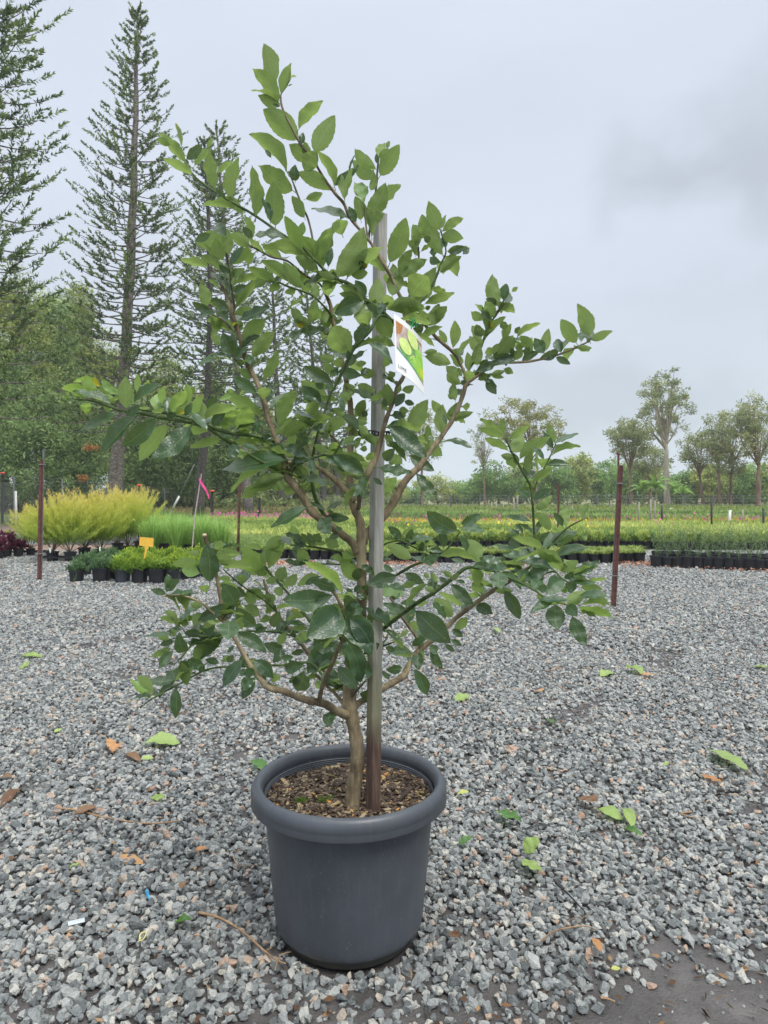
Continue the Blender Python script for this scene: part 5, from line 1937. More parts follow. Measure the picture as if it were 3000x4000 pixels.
ell(0.34, 0.50, 0.22, 0.17, 0.1, 0.0012, 5)
ell(0.62, 0.28, 0.22, 0.20, 0.1, 0.0013, 5)
ell(0.64, 0.72, 0.24, 0.20, 0.5, 0.0013, 4)
ell(0.84, 0.45, 0.22, 0.16, 0.2, 0.0016, 4)
ell(0.97, 0.66, 0.18, 0.13, 0.2, 0.0015, 8)
ell(0.30, 0.46, 0.19, 0.13, 0.1, 0.0019, 3)
ell(0.57, 0.22, 0.20, 0.16, 0.1, 0.0019, 3)
ell(0.46, 0.70, 0.09, 0.05, 0.2, 0.0010, 5)
mb.build('printed_picture', MT, tg)
# the word on the card, real letters laid on it
fc = bpy.data.curves.new('word', 'FONT'); fc.body = 'LIME'; fc.size = 1.0; fc.space_character = 1.15
fo = bpy.data.objects.new('word', fc); COL.objects.link(fo)
bpy.context.view_layer.update()
dg = bpy.context.evaluated_depsgraph_get()
tm_ = bpy.data.meshes.new_from_object(fo.evaluated_get(dg))
bpy.data.objects.remove(fo); bpy.data.curves.remove(fc)
wx = max(v.co.x for v in tm_.vertices)
for v in tm_.vertices:
    v.co = TG(0.06 + v.co.x / wx * 0.24, 0.925 - v.co.y * 0.085, 0.0013)
tm_.materials.clear(); tm_.materials.append(MT[7])
lo_ = bpy.data.objects.new('lettering', tm_); COL.objects.link(lo_); lo_.parent = tg
M_TWINE = plain('green_tie', (0.01, 0.36, 0.14), rough=0.4)
mb = MB()
h0 = TG(0.52, 0.03, 0.002)
for q in ([(1590, 1285), (1596, 1265), (1612, 1252), (1600, 1240)], [(1592, 1288), (1606, 1262), (1626, 1277)], [(1600, 1250), (1618, 1246), (1628, 1272)]):
    mb.tube([h0] + [P(a, c, T0 - 0.075) - tg.location for a, c in q[1:]], 0.0014, 5)
mb.build('green_tie', M_TWINE, tg)

# ------------------------------------------------------------------ posts of the yard
M_RUST = plain('maroon_steel', (0.085, 0.030, 0.026), rough=0.6, var=0.3, scale=40, c2=(0.16, 0.065, 0.05))
M_GALV = plain('galvanised_steel', (0.22, 0.23, 0.22), rough=0.45, var=0.25, scale=30, metal=0.3)
M_GREYPOST = plain('grey_steel', (0.13, 0.14, 0.14), rough=0.5, var=0.25, scale=30)
M_DKPOST = plain('dark_steel', (0.030, 0.028, 0.028), rough=0.6)
M_REDCAP = plain('red_cap', (0.75, 0.06, 0.04), rough=0.5)
M_WHITE = plain('white_pvc', (0.72, 0.72, 0.68), rough=0.5)
def picket(base, top, w, mats, label, group=None, tubetop=0.0, notch=True, cap=None):
    """a Y-section steel picket, with an optional grey tube strapped beside it"""
    o = empty('steel_post', base)
    tag(o, label, 'post', group)
    ax = top - base; n = 3
    mb = MB()
    for k in range(3):                      # three flanges of the Y
        a = math.radians(90 + 120 * k)
        d = Vector((math.cos(a), math.sin(a), 0)); s = Vector((-d.y, d.x, 0)) * w * 0.09
        v = [s, d * w * 0.62 + s, d * w * 0.62 - s, -s]
        mb.add([q for q in v] + [q + ax for q in v], [(3, 2, 1, 0), (4, 5, 6, 7), (0, 1, 5, 4), (1, 2, 6, 5), (2, 3, 7, 6), (3, 0, 4, 7)])
    if notch:
        z = 0.1
        while z < 0.97:
            c = ax * z + Vector((w * 0.5, -w * .1, 0)); mb.box((c.x, c.y - w * .1, c.z), (c.x + w * 0.09, c.y + w * .1, c.z + w * 0.5)); z += 0.06
    mb.build('picket', mats[0], o)
    if tubetop:
        mb = MB(); c = Vector((w * tubetop[0], 0, 0))
        mb.tube([c, c + ax * tubetop[1]], w * 0.27, 8)
        mb.build('tube', mats[1], o)
        for z in (0.22, tubetop[1] - 0.12):
            mb = MB(); q = ax * z + c * 0.5
            mb.box((q.x - w * .75, q.y - w * .5, q.z), (q.x + w * .75, q.y + w * .5, q.z + 0.012)); mb.build('wire_strap', M_GALV, o)
    if cap:
        mb = MB(); mb.tube([ax, ax + Vector((0, 0, 0.015)), ax + Vector((0, 0, 0.05))], [w * .9, w * 1.1, w * 0.7], 8); mb.build('cap', cap, o)
    return o
b0 = G(155, 2268)
o = picket(b0, P(163, 1795, b0.y), 0.050, (M_RUST, M_GREYPOST), 'tall maroon steel post with grey tube and hook, left of the low pots', tubetop=(0.42, 1.075))
mb = MB(); tp = P(172, 1762, b0.y) - b0
mb.tube([tp + Vector((0.02 * math.cos(a), 0, 0.02 * math.sin(a))) for a in [k * math.pi / 6 for k in range(11)]], 0.005, 6)
mb.build('hook', M_GALV, o)
b0 = G(2396, 2372)
o = picket(b0, P(2424, 1818, b0.y), 0.044, (M_RUST, M_GREYPOST), 'tall leaning maroon steel post standing in the gravel on the right', tubetop=(-0.42, 0.99))
mb = MB(); t0 = P(2416, 1822, b0.y) - b0; t1 = P(2415, 1775, b0.y) - b0
mb.tube([t0, t1], 0.010, 6); mb.box((t1.x - 0.014, -0.012, t1.z - 0.005), (t1.x + 0.014, 0.012, t1.z + 0.02)); mb.build('rusty_tip', M_RUST, o)
b0 = G(930, 2170); picket(b0, P(937, 1872, b0.y), 0.046, (M_RUST, M_GREYPOST), 'maroon steel post behind the grass clumps, seen left of the lime tree trunk', tubetop=0)
b0 = G(2178, 2110); picket(b0, P(2183, 1890, b0.y), 0.046, (M_RUST, M_GREYPOST), 'maroon steel post among the lime coloured bedding plants, left of the leaning post', tubetop=0)

# ------------------------------------------------------------------ loose things on the gravel
def soft_leaf(name, c, c2, tr):
    return lime_leaf_mat(name, c, c2, c, c2, tr)
M_FG = soft_leaf('fallen_green', (0.25, 0.36, 0.09), (0.36, 0.46, 0.14), (0.38, 0.50, 0.12))
M_FD = soft_leaf('fallen_dark_green', (0.06, 0.16, 0.03), (0.10, 0.22, 0.05), (0.2, 0.4, 0.05))
M_FB = soft_leaf('fallen_brown', (0.16, 0.075, 0.035), (0.26, 0.14, 0.07), (0.3, 0.15, 0.06))
M_FO = soft_leaf('fallen_orange', (0.45, 0.20, 0.07), (0.55, 0.30, 0.13), (0.6, 0.3, 0.1))
M_FY = soft_leaf('fallen_yellow', (0.45, 0.48, 0.12), (0.55, 0.55, 0.16), (0.6, 0.6, 0.1))
FM = {}
def fallen(x0, y0, x1, y1, w, mat, lift, kind, label, cat='leaf', name='fallen_leaf'):
    a, b = G(x0, y0, 0.024), G(x1, y1, 0.024 + lift)
    ax = b - a; L = ax.length; ax.normalize()
    up = Vector((0.15 * R.uniform(-1, 1), -0.25, 1)); nrm = (up - ax * up.dot(ax)).normalized(); xx = ax.cross(nrm)
    key = (mat.name, kind)
    if key not in FM: FM[key] = leaf_mesh(kind, mat, name)
    o = bpy.data.objects.new(name, FM[key]); COL.objects.link(o)
    W = px(w, a.y) / 0.5
    M = Matrix.Identity(4)
    M.col[0][:3] = xx * W; M.col[1][:3] = ax * L; M.col[2][:3] = nrm * (W + L) * .5; M.col[3][:3] = a
    o.matrix_world = M
    return tag(o, label, cat)
for q in (
 (568, 2902, 705, 2876, 75, M_FG, 0.02, 2, 'long bright green curved leaf on the gravel, left of the pot and above it'),
 (552, 2962, 600, 2958, 30, M_FG, 0.0, 0, 'small pale green leaf just below the long bright green one'),
 (88, 2562, 166, 2556, 34, M_FG, 0.02, 1, 'far green leaf lying flat near the left edge, the upper of two'),
 (76, 2608, 124, 2588, 44, M_FG, 0.03, 3, 'far pale green leaf near the left edge, the lower of two'),
 (212, 2860, 242, 2844, 24, M_FG, 0.01, 0, 'tiny green leaf alone on the left gravel'),
 (975, 2972, 1042, 2990, 44, M_FD, 0.03, 2, 'green leaf touching the back left of the pot rim'),
 (590, 3112, 646, 3110, 34, M_FG, 0.01, 5, 'bright green leaf scrap beside the long brown stick'),
 (696, 3602, 736, 3576, 42, M_FD, 0.04, 8, 'rolled up green leaf on the gravel left of the pot foot'),
 (318, 3484, 366, 3497, 22, M_FY, 0.0, 0, 'small yellow green leaf on the gravel far left'),
 (268, 3388, 312, 3374, 26, M_FG, 0.01, 3, 'yellow green leaflet left of a second one among the stones'),
 (316, 3392, 356, 3376, 18, M_FG, 0.01, 1, 'narrow yellow green leaflet right of its neighbour among the stones'),
 (88, 3080, 0, 3138, 40, M_FB, 0.02, 1, 'long brown leaf cut by the left edge of the picture'),
 (0, 3038, 42, 3022, 28, M_FB, 0.02, 2, 'short brown leaf above the long one at the left edge'),
 (286, 3176, 372, 3146, 46, M_FB, 0.03, 0, 'dull brown leaf behind the long brown stick'),
 (450, 3352, 560, 3366, 50, M_FO, 0.01, 0, 'bright orange leaf on the gravel left of the pot'),
 (760, 3328, 808, 3300, 24, M_FO, 0.02, 6, 'red orange narrow leaf between the orange leaf and the pot'),
 (440, 2936, 418, 2882, 36, M_FO, 0.03, 5, 'orange curled leaf, left half of a forked pair'),
 (442, 2936, 472, 2892, 28, M_FO, 0.04, 6, 'orange curled leaf, right half of a forked pair'),
 (490, 2944, 546, 2956, 30, M_FB, 0.02, 2, 'brown curled leaf next to the forked orange pair'),
 (704, 3476, 722, 3438, 26, M_FB, 0.02, 4, 'dark red brown leaf standing among stones left of the pot'),
 (262, 3672, 270, 3640, 18, M_FO, 0.01, 0, 'little tan leaf at the lower left'),
 (2050, 3328, 2100, 3268, 74, M_FG, 0.05, 1, 'large upright light green leaf on the gravel right of the pot'),
 (2044, 3356, 2116, 3412, 46, M_FG, 0.015, 3, 'folded light green leaf just below the large upright one'),
 (1945, 3166, 2036, 3196, 52, M_FD, 0.03, 5, 'crumpled green leaf right of the pot rim'),
 (2332, 3162, 2430, 3180, 56, M_FG, 0.02, 2, 'green leaf beside the round brown leaf'),
 (2432, 3160, 2474, 3216, 44, M_FG, 0.02, 4, 'green leaf hanging from a fallen sprig on the right'),
 (2444, 3236, 2508, 3252, 34, M_FD, 0.015, 8, 'dark green shredded leaf below the fallen sprig'),
 (2262, 3118, 2332, 3146, 60, M_FB, 0.02, 9, 'round brown leaf on the gravel right of the pot'),
 (1792, 3298, 1842, 3262, 36, M_FD, 0.03, 1, 'small green leaf close to the right side of the pot'),
 (1786, 3104, 1830, 3084, 24, M_FY, 0.02, 2, 'yellow green curled leaf beside the pot rim on its right'),
 (2780, 2930, 2922, 2996, 70, M_FG, 0.03, 0, 'long green leaf with dark spots near the right edge'),
 (2742, 3024, 2824, 3062, 34, M_FO, 0.01, 3, 'tan brown leaf below the long spotted green one'),
 (2346, 2642, 2390, 2612, 46, M_FG, 0.03, 1, 'green leaf standing up on the far right gravel, left of a pair'),
 (2452, 2610, 2506, 2596, 50, M_FG, 0.06, 6, 'arched green leaf on the far right gravel, right of a pair'),
 (2496, 2632, 2556, 2634, 18, M_FO, 0.01, 0, 'thin tan leaf under the arched green leaf'),
 (2950, 2598, 3010, 2612, 24, M_FG, 0.02, 3, 'green leaf cut by the right edge of the picture'),
 (1776, 2738, 1832, 2708, 52, M_FG, 0.04, 1, 'green leaf with stalk on the gravel below the right branches'),
 (1930, 2452, 1952, 2466, 22, M_FG, 0.02, 0, 'far green leaf under the right branches'),
 (2140, 2806, 2166, 2830, 18, M_FD, 0.02, 3, 'tiny blue green leaf in the middle of the right gravel'),
 (2590, 2992, 2614, 2972, 16, M_FG, 0.02, 1, 'tiny bright green leaf near the tan leaf'),
 (2320, 3664, 2348, 3712, 34, M_FO, 0.01, 0, 'orange tan leaf beside the bare soil patch'),
 (2388, 3784, 2424, 3780, 20, M_FY, 0.0, 0, 'pale yellow leaf on the bare wet soil'),
 (1760, 3638, 1800, 3658, 40, M_FB, 0.02, 5, 'dark red brown leaf right of the pot foot'),
 (2100, 2700, 2128, 2690, 14, M_FO, 0.01, 3, 'small orange leaf on the far gravel behind the pot'),
 (1708, 2655, 1740, 2650, 20, M_FO, 0.01, 0, 'orange leaf on the gravel right of the stake'),
 ):
    fallen(*q)
M_STICK = bark_mat('dry_stick', (0.16, 0.09, 0.05), (0.30, 0.19, 0.11), (0.45, 0.31, 0.19))
def stick(pts, r, label, subs=(), mat=None, name='fallen_twig', cat='twig'):
    P3 = [G(x, y, z) for x, y, z in pts]
    sp = [Vector(q) for q in spline([tuple(q) for q in P3], 5)]
    k = len(sp)
    rr = [r * (1 - 0.55 * i / k) * (1 + 0.12 * math.sin(i * 2.1)) for i in range(k)]
    mb = MB(); c = P3[0].copy()
    mb.tube([q - c for q in sp], rr, 7)
    for s in subs:
        q = [G(x, y, z) - c for x, y, z in s]
        mb.tube([Vector(t) for t in spline([tuple(t) for t in q], 4)], [r * 0.5 * (1 - 0.6 * i / 12) for i in range(4 * (len(q) - 1) + 1)], 6)
    o = mb.build(name, mat or M_STICK, smooth=True, loc=c)
    return tag(o, label, cat)
stick([(210, 3156, .03), (300, 3165, .03), (420, 3196, .028), (560, 3216, .026), (640, 3214, .03), (700, 3206, .03)], 0.0042, 'long pale brown stick lying on the gravel at the left', [[(300, 3165, .03), (330, 3160, .035)], [(560, 3216, .026), (600, 3222, .022)]])
stick([(776, 3564, .035), (860, 3586, .03), (950, 3640, .028), (1030, 3712, .025), (1085, 3752, .022), (1116, 3764, .022)], 0.0036, 'curved tan twig touching the front left foot of the pot', [[(1085, 3750, .022), (1100, 3728, .03), (1135, 3718, .03)], [(1085, 3750, .022), (1074, 3790, .02)], [(1040, 3715, .022), (1060, 3702, .03)]])
stick([(908, 3341, .035), (935, 3382, .03), (1000, 3378, .025), (1010, 3372, .03)], 0.0018, 'thin pale root fibre on the gravel left of the pot', mat=M_STICK)
stick([(2115, 3676, .02), (2160, 3640, .03), (2230, 3622, .035), (2290, 3618, .03), (2330, 3634, .022)], 0.0024, 'forked pale twig on the gravel above the bare soil patch', [[(2200, 3628, .03), (2220, 3596, .035), (2250, 3584, .03)], [(2240, 3622, .03), (2270, 3590, .03), (2300, 3570, .02)]])
stick([(2130, 2622, .02), (2160, 2616, .03), (2190, 2600, .03)], 0.004, 'short tan twig on the far gravel right of the lime tree', [[(2150, 2618, .03), (2196, 2606, .03)]])
stick([(2345, 3896, .02), (2370, 3900, .02), (2402, 3912, .02)], 0.0035, 'short reddish stick on the bare soil at the bottom right')
stick([(1240 + 1460, 3170, .02), (2660, 3180, .02), (2720, 3196, .02)], 0.004, 'flat tan splinter right of the fallen green sprig')
stick([(2170, 3448, .03), (2225, 3498, .03), (2285, 3562, .022)], 0.0035, 'thin black plastic strip lying on the gravel right of the pot', mat=M_BLACK, name='plastic_strip', cat='plastic strip')
mb = MB(); cc = G(2040, 3238, .03)
ch = [G(2040 + k * 13, 3238 - k * 2.4 + 3 * math.sin(k), .028) - cc for k in range(10)]
co = empty('plastic_chain', cc); tag(co, 'black plastic chain tie lying loose on the gravel right of the pot', 'chain')
for k in range(0, 9):
    d = (ch[k + 1] - ch[k]); q = MB()
    for s in (-1, 1):
        off = Vector((-d.y, d.x, 0)).normalized() * 0.0035 * s
        q.tube([ch[k] + off, ch[k + 1] + off], 0.0013, 5)
    q.box(tuple(ch[k] - Vector((.0015, .004, .001))), tuple(ch[k] + Vector((.0015, .004, .001))))
    q.build('link', M_BLACK, co)
M_BLUE = plain('blue_plastic', (0.05, 0.35, 0.62), rough=0.4)
stick([(572, 3476, .05), (580, 3500, .035), (590, 3514, .03), (600, 3512, .03)], 0.0045, 'frayed scrap of blue string on the gravel left of the pot', [[(576, 3490, .04), (570, 3478, .05)], [(585, 3510, .03), (598, 3518, .028)]], mat=M_BLUE, name='string_scrap', cat='string')
mb = MB(); mb.box((-.020, -.006, 0), (.020, .006, .002))
o = mb.build('plastic_scrap', plain('pale_plastic', (0.42, 0.46, 0.48), rough=0.4)); o.location = G(298, 3602, .035); o.rotation_euler = (0.5, 0.0, 0.45)
tag(o, 'flat whitish plastic strip beside an orange stone at the lower left', 'plastic scrap')
stick([(546, 3672, .03), (548, 3650, .035), (566, 3640, .035), (570, 3652, .03), (556, 3672, .03), (540, 3676, .03)], 0.0025, 'curled pale yellow peel on the gravel at the lower left', mat=plain('yellow_peel', (0.55, 0.52, 0.22)), name='curled_peel', cat='peel')

# ------------------------------------------------------------------ the nursery beds
M_NP = plain('black_nursery_pot', (0.016, 0.017, 0.022), rough=0.45, var=0.3, scale=12)
M_NP2 = plain('grey_nursery_pot', (0.045, 0.052, 0.064), rough=0.45, var=0.2, scale=12)
def pot_mesh(mat, r=0.105, h=0.18):
    mb = MB()
    mb.lathe([(0, 0.004), (r * .76, 0.004), (r * .78, 0), (r * .80, 0.006), (r * .95, h * .86), (r * .95, h * .88), (r * 1.04, h * .88), (r * 1.05, h), (r * .98, h), (r * .95, h * .92), (0, h * .90)], 20)
    o = mb.build('pot', mat, smooth=False); me = o.data; bpy.data.objects.remove(o)
    return me
POTS = [pot_mesh(M_NP), pot_mesh(M_NP2)]
def plant(name, loc, label, cat, group, pot, build, rz=0.0, s=1.0):
    o = empty(name, loc, rz); o.scale = (s, s, s)
    tag(o, label, cat, group)
    p = bpy.data.objects.new('pot', pot); COL.objects.link(p); p.parent = o
    f = bpy.data.objects.new('foliage', build); COL.objects.link(f); f.parent = o
    return o
def mesh_of(o):
    me = o.data; bpy.data.objects.remove(o); return me
def leafy(n, rx, rz_, z0, L, W, mat, clumps=14, seed=0, up=0.5, pale=0.0):
    """low bushy plant: sprigs of small leaves, pale tips"""
    g = np.random.default_rng(seed); cl = Cloud()
    c = rdir(clumps, g) * g.random((clumps, 1)) ** 0.5 * np.array([rx, rx, rz_]); c[:, 2] = np.abs(c[:, 2]) + z0
    k = g.integers(0, clumps, n)
    base = c[k] + g.normal(0, 0.022, (n, 3))
    d = unit(c[k] - np.array([0, 0, z0 * 0.5])) * 0.7 + rdir(n, g) * 0.8 + np.array([0, 0, up])
    tone = np.clip((base[:, 2] - z0) / (rz_ + 0.001) * 0.5 + g.random(n) * 0.5 + pale, 0, 1)
    cl.add(*blades(base, d, L * (0.7 + 0.6 * g.random(n)), W, tone, g))
    me = mesh_of(cl.build('foliage', mat)); return me
F_BLUE = foliage('blue_green_shrub', [(0.045, 0.09, 0.04), (0.09, 0.17, 0.07), (0.17, 0.27, 0.12)])
F_LIME = foliage('lime_shrub', [(0.05, 0.12, 0.02), (0.15, 0.28, 0.04), (0.40, 0.50, 0.06)])
F_GOLD = foliage('golden_feathery', [(0.16, 0.26, 0.05), (0.36, 0.46, 0.08), (0.58, 0.58, 0.14), (0.70, 0.50, 0.20)], trans=0.4)
F_GRASS = foliage('green_grass_clump', [(0.16, 0.32, 0.07), (0.30, 0.50, 0.12), (0.48, 0.66, 0.26)], trans=0.35)
F_PURP = foliage('purple_foliage', [(0.05, 0.012, 0.022), (0.11, 0.022, 0.045), (0.20, 0.06, 0.09)])
F_BED = foliage('bedding_lime', [(0.13, 0.23, 0.06), (0.33, 0.43, 0.11), (0.60, 0.65, 0.22)], trans=0.35)
F_BEDG = foliage('bedding_green', [(0.09, 0.17, 0.05), (0.19, 0.30, 0.09), (0.36, 0.45, 0.16)], trans=0.3)
F_FROND = foliage('pale_fronds', [(0.13, 0.23, 0.05), (0.30, 0.40, 0.11), (0.52, 0.55, 0.20)], trans=0.35)
F_ROSE = foliage('grey_green_sprigs', [(0.08, 0.15, 0.06), (0.16, 0.24, 0.10), (0.27, 0.34, 0.17)], trans=0.25)
F_ORNG = foliage('orange_bedding', [(0.30, 0.38, 0.06), (0.50, 0.45, 0.08), (0.66, 0.46, 0.10)])
F_FLOW = foliage('pink_flowers', [(0.45, 0.06, 0.25), (0.60, 0.12, 0.35), (0.70, 0.20, 0.40)])
F_YFLOW = foliage('yellow_flowers', [(0.85, 0.60, 0.02), (0.9, 0.7, 0.05)])
F_WEED = foliage('field_weeds', [(0.10, 0.18, 0.04), (0.21, 0.29, 0.08), (0.36, 0.36, 0.14)], trans=0.3)
M_TAGW = plain('white_label', (0.72, 0.80, 0.74), rough=0.4)

BLUE = [leafy(900, 0.15, 0.13, 0.17, 0.034, 0.015, F_BLUE, 26, 10 + i) for i in range(3)]
LIME = [leafy(1000, 0.145, 0.16, 0.17, 0.036, 0.018, F_LIME, 26, 20 + i, up=0.7, pale=0.08) for i in range(3)]
ONES = 'first second third fourth fifth sixth seventh eighth ninth tenth eleventh twelfth thirteenth fourteenth fifteenth sixteenth seventeenth eighteenth nineteenth'.split()
def nth(k):
    if k <= 19: return ONES[k - 1]
    t = k // 10; tens = ('', '', 'twenty', 'thirty', 'forty', 'fifty')[t]; tenth = ('', '', 'twentieth', 'thirtieth', 'fortieth', 'fiftieth')[t]
    return tenth if k % 10 == 0 else tens + ' ' + ONES[k % 10 - 1]
def count_labels(objs, marks, what):
    """label each plant of a rank by counting from the nearest landmark (pixel column, phrase)"""
    for o, x in objs:
        mx_, ph = min(marks, key=lambda m: abs(m[0] - x))
        side = 'right' if x >= mx_ else 'left'
        k = 1 + sum(1 for q, xx in objs if (mx_ <= xx < x if side == 'right' else x < xx < mx_))
        o['label'] = '%s, %s to the %s of %s' % (what, nth(k), side, ph)
MARKS = [(1460, 'the grey stake'), (2410, 'the leaning maroon post'), (1960, 'the drooping right branches'), (3000, 'the picture edge')]
# the two rows of low shrubs in the left foreground
row = [(300, 0, 1), (395, 0, 0), (452, 0, 0), (480, 1, 1), (545, 1, 0), (612, 1, 0), (672, 1, 0), (728, 1, 1), (760, 1, 0)]
words = {0: 'blue green', 1: 'lime green'}
names = ['leftmost, with a sprig hanging over its pot', 'second from the left, wide pot', 'third from the left, set a little back', 'fourth, in a lighter grey pot', 'fifth, behind the yellow sign stalk', 'sixth, right of the yellow sign', 'seventh, partly behind lime tree leaves', 'eighth, behind two folded lime leaves', 'last on the right of the row']
for k, (x, kd, gp) in enumerate(row):
    y = (2283, 2282, 2272, 2281, 2282, 2283, 2280, 2268, 2262)[k]
    c = G(x, y - 5)
    s = (0.95, 1.12, 1.0, 1.06, 1.1, 1.08, 1.08, 0.95, 0.95)[k]
    o = plant('potted_shrub', c, 'front row %s shrub, %s' % (words[kd], names[k]), 'potted shrub', 'low shrubs in pots at the left', POTS[1 if k in (3,) else 0], (BLUE if kd == 0 else LIME)[k % 3], R.uniform(0, 6), s)
    if k == 0:
        mb = MB(); pts = [Vector((0.03, -0.10, 0.18)), Vector((0.05, -0.13, 0.13)), Vector((0.045, -0.135, 0.07)), Vector((0.03, -0.13, 0.02))]
        mb.tube(pts, 0.002, 5)
        for t in range(12):
            q = pts[1].lerp(pts[3], t / 11); d = Vector((R.uniform(-1, 1), -0.3, R.uniform(-.5, .5))).normalized() * 0.03
            mb.add([q, q + d * .5 + Vector((0, 0, .007)), q + d, q + d * .5 - Vector((0, 0, .007))], [(0, 1, 2, 3)], 0)
        q = mb.build('hanging_sprig', F_BLUE, o); q.rotation_euler = (0, 0, -o.rotation_euler[2])
for k in range(9):
    x = 330 + k * 58; c = G(x, 2250 - (k % 2) * 6)
    plant('potted_shrub', c, 'second row low shrub, %s from the left end' % nth(k + 1), 'potted shrub', 'back rows of low shrubs at the left', POTS[0], (BLUE if k < 3 else LIME)[k % 3], R.uniform(0, 6), 1.0)
for k in range(8):
    x = 385 + k * 56; c = G(x, 2222 - (k % 2) * 5)
    plant('potted_shrub', c, 'third row low shrub, %s from the left end' % nth(k + 1), 'potted shrub', 'rearmost rows of low shrubs at the left', POTS[0], (BLUE if k < 2 else LIME)[(k + 1) % 3], R.uniform(0, 6), 1.0)

# golden feathery shrubs
def plume_bush(seed, h=1.02, r=0.37, n=13000, mat=F_GOLD):
    g = np.random.default_rng(seed); cl = Cloud()
    np_ = 80
    az = g.random(np_) * 6.283; el = 0.45 + 1.10 * g.random(np_) ** 0.7
    d0 = np.stack([np.cos(az) * np.cos(el), np.sin(az) * np.cos(el), np.sin(el)], 1)
    Ls = (0.62 + 0.38 * g.random(np_)) * h * (0.60 + 0.40 * np.sin(el))
    k = g.integers(0, np_, n); t = 0.22 + 0.78 * g.random(n) ** 0.75
    cen = np.array([0, 0, 0.22]) + d0[k] * (t * Ls[k])[:, None] * np.array([r / 0.5, r / 0.5, 1.0])
    lean = np.stack([np.cos(az), np.sin(az), 0 * az], 1)[k] * (0.12 * t ** 2)[:, None]
    wid = 0.085 * (1.15 - t) + 0.02
    base = cen + lean + rdir(n, g) * (wid * g.random(n))[:, None]
    d = d0[k] * 0.9 + rdir(n, g) * 0.65 + np.array([0, 0, 0.35])
    tone = np.clip((base[:, 2] - 0.15) / h * 0.72 - 0.04 + (t - 0.5) * 0.30 + 0.22 * (g.random(n) - 0.5), 0, 1)
    cl.add(*blades(base, d, 0.045 + 0.035 * g.random(n), 0.0075, tone, g))
    me = mesh_of(cl.build('foliage', mat)); return me
GOLD = [plume_bush(31), plume_bush(32), plume_bush(33)]
M_TWIG = plain('shrub_stem', (0.12, 0.08, 0.055), rough=0.8)
def stems(seed):
    rr = random.Random(seed); mb = MB()
    for k in range(9):
        a = rr.random() * 6.28; e = rr.uniform(0.5, 1.3)
        d = Vector((math.cos(a) * math.cos(e), math.sin(a) * math.cos(e), math.sin(e)))
        mb.tube([Vector((0, 0, .17)), Vector((0, 0, .17)) + d * 0.2, Vector((0, 0, .17)) + d * 0.42 + Vector((0, 0, .05))], [0.008, 0.006, 0.003], 5)
    return mesh_of(mb.build('stems', M_TWIG))
STEMS = [stems(1), stems(2)]
def tray(c, n, sp, label):
    """black carry tray with pots standing in it"""
    mb = MB(); w = n * sp
    for z0, z1, g_ in ((0.075, 0.105, 0.012),):
        mb.box((-w / 2, -sp / 2, z0), (w / 2, -sp / 2 + g_, z1)); mb.box((-w / 2, sp / 2 - g_, z0), (w / 2, sp / 2, z1))
        mb.box((-w / 2, -sp / 2 + g_, z0), (-w / 2 + g_, sp / 2 - g_, z1)); mb.box((w / 2 - g_, -sp / 2 + g_, z0), (w / 2, sp / 2 - g_, z1))
    mb.box((-w / 2 + 0.013, -sp / 2 + 0.013, 0.003), (w / 2 - 0.013, sp / 2 - 0.013, 0.012))
    o = mb.build('pot_tray', M_NP, loc=c); return tag(o, label, 'pot tray')
for k, (x, y, lab, s) in enumerate(((120, 2172, 'golden feathery shrub far left, low and green, behind the maroon post', 0.80), (205, 2195, 'golden feathery shrub with a white tag on its pot, right of the maroon post', 1.0), (275, 2196, 'golden feathery shrub with bare stems showing above its pot', 0.98),
        (330, 2180, 'tall golden shrub behind the second one', 1.06), (395, 2184, 'golden shrub in the middle with a second white tag', 1.02), (460, 2160, 'golden shrub at the back with reddish tips', 1.10), (500, 2172, 'golden shrub before the big pine trunk', 1.08), (545, 2150, 'rightmost golden shrub next to the green grass clumps', 1.1))):
    c = G(x, y); c.z = 0.004
    o = plant('golden_shrub', c, lab, 'shrub', 'golden feathery shrubs in pots', POTS[0], GOLD[k % 3], R.uniform(0, 6), s)
    q = bpy.data.objects.new('stems', STEMS[k % 2]); COL.objects.link(q); q.parent = o
tray(G(130, 2172), 3, 0.235, 'black carry tray under the pots far left behind the maroon post')
tray(G(238, 2196), 3, 0.235, 'black carry tray holding pots just right of the maroon post')
for x, y, lab in ((196, 2146, 'white plant tag in the pot right of the maroon post'), (391, 2143, 'white plant tag near the middle of the golden shrubs')):
    c = P(x, y, G(x, 2204).y)
    mb = MB(); mb.add([(-.017, 0, .03), (.017, 0, .03), (.016, 0, -.02), (.006, 0, -.06), (-.006, 0, -.06), (-.016, 0, -.02)] + [(-.017, .001, .03), (.017, .001, .03), (.016, .001, -.02), (.006, .001, -.06), (-.006, .001, -.06), (-.016, .001, -.02)],
                      [(5, 4, 3, 2, 1, 0), (6, 7, 8, 9, 10, 11)] + [(k, (k + 1) % 6, 6 + (k + 1) % 6, 6 + k) for k in range(6)])
    tag(mb.build('plant_tag', M_TAGW, loc=c), lab, 'plant tag')

# purple shrubs at the left edge
def broad(seed, n, rx, rz_, z0, L, W, mat):
    return leafy(n, rx, rz_, z0, L, W, mat, 30, seed, up=0.5)
PUR = [broad(41, 900, 0.20, 0.26, 0.18, 0.05, 0.030, F_PURP), broad(42, 900, 0.18, 0.22, 0.18, 0.05, 0.028, F_PURP)]
for k, (x, y, lab, s) in enumerate(((22, 2178, 'dark purple leaved shrub at the left edge, the larger one', 1.15), (72, 2176, 'dark purple leaved shrub at the left edge, the smaller one beside the golden bushes', 0.9), (-10, 2186, 'purple shrub pot cut by the left edge with a pale tag', 1.0))):
    plant('purple_shrub', G(x, y), lab, 'shrub', None, POTS[0], PUR[k % 2], R.uniform(0, 6), s)

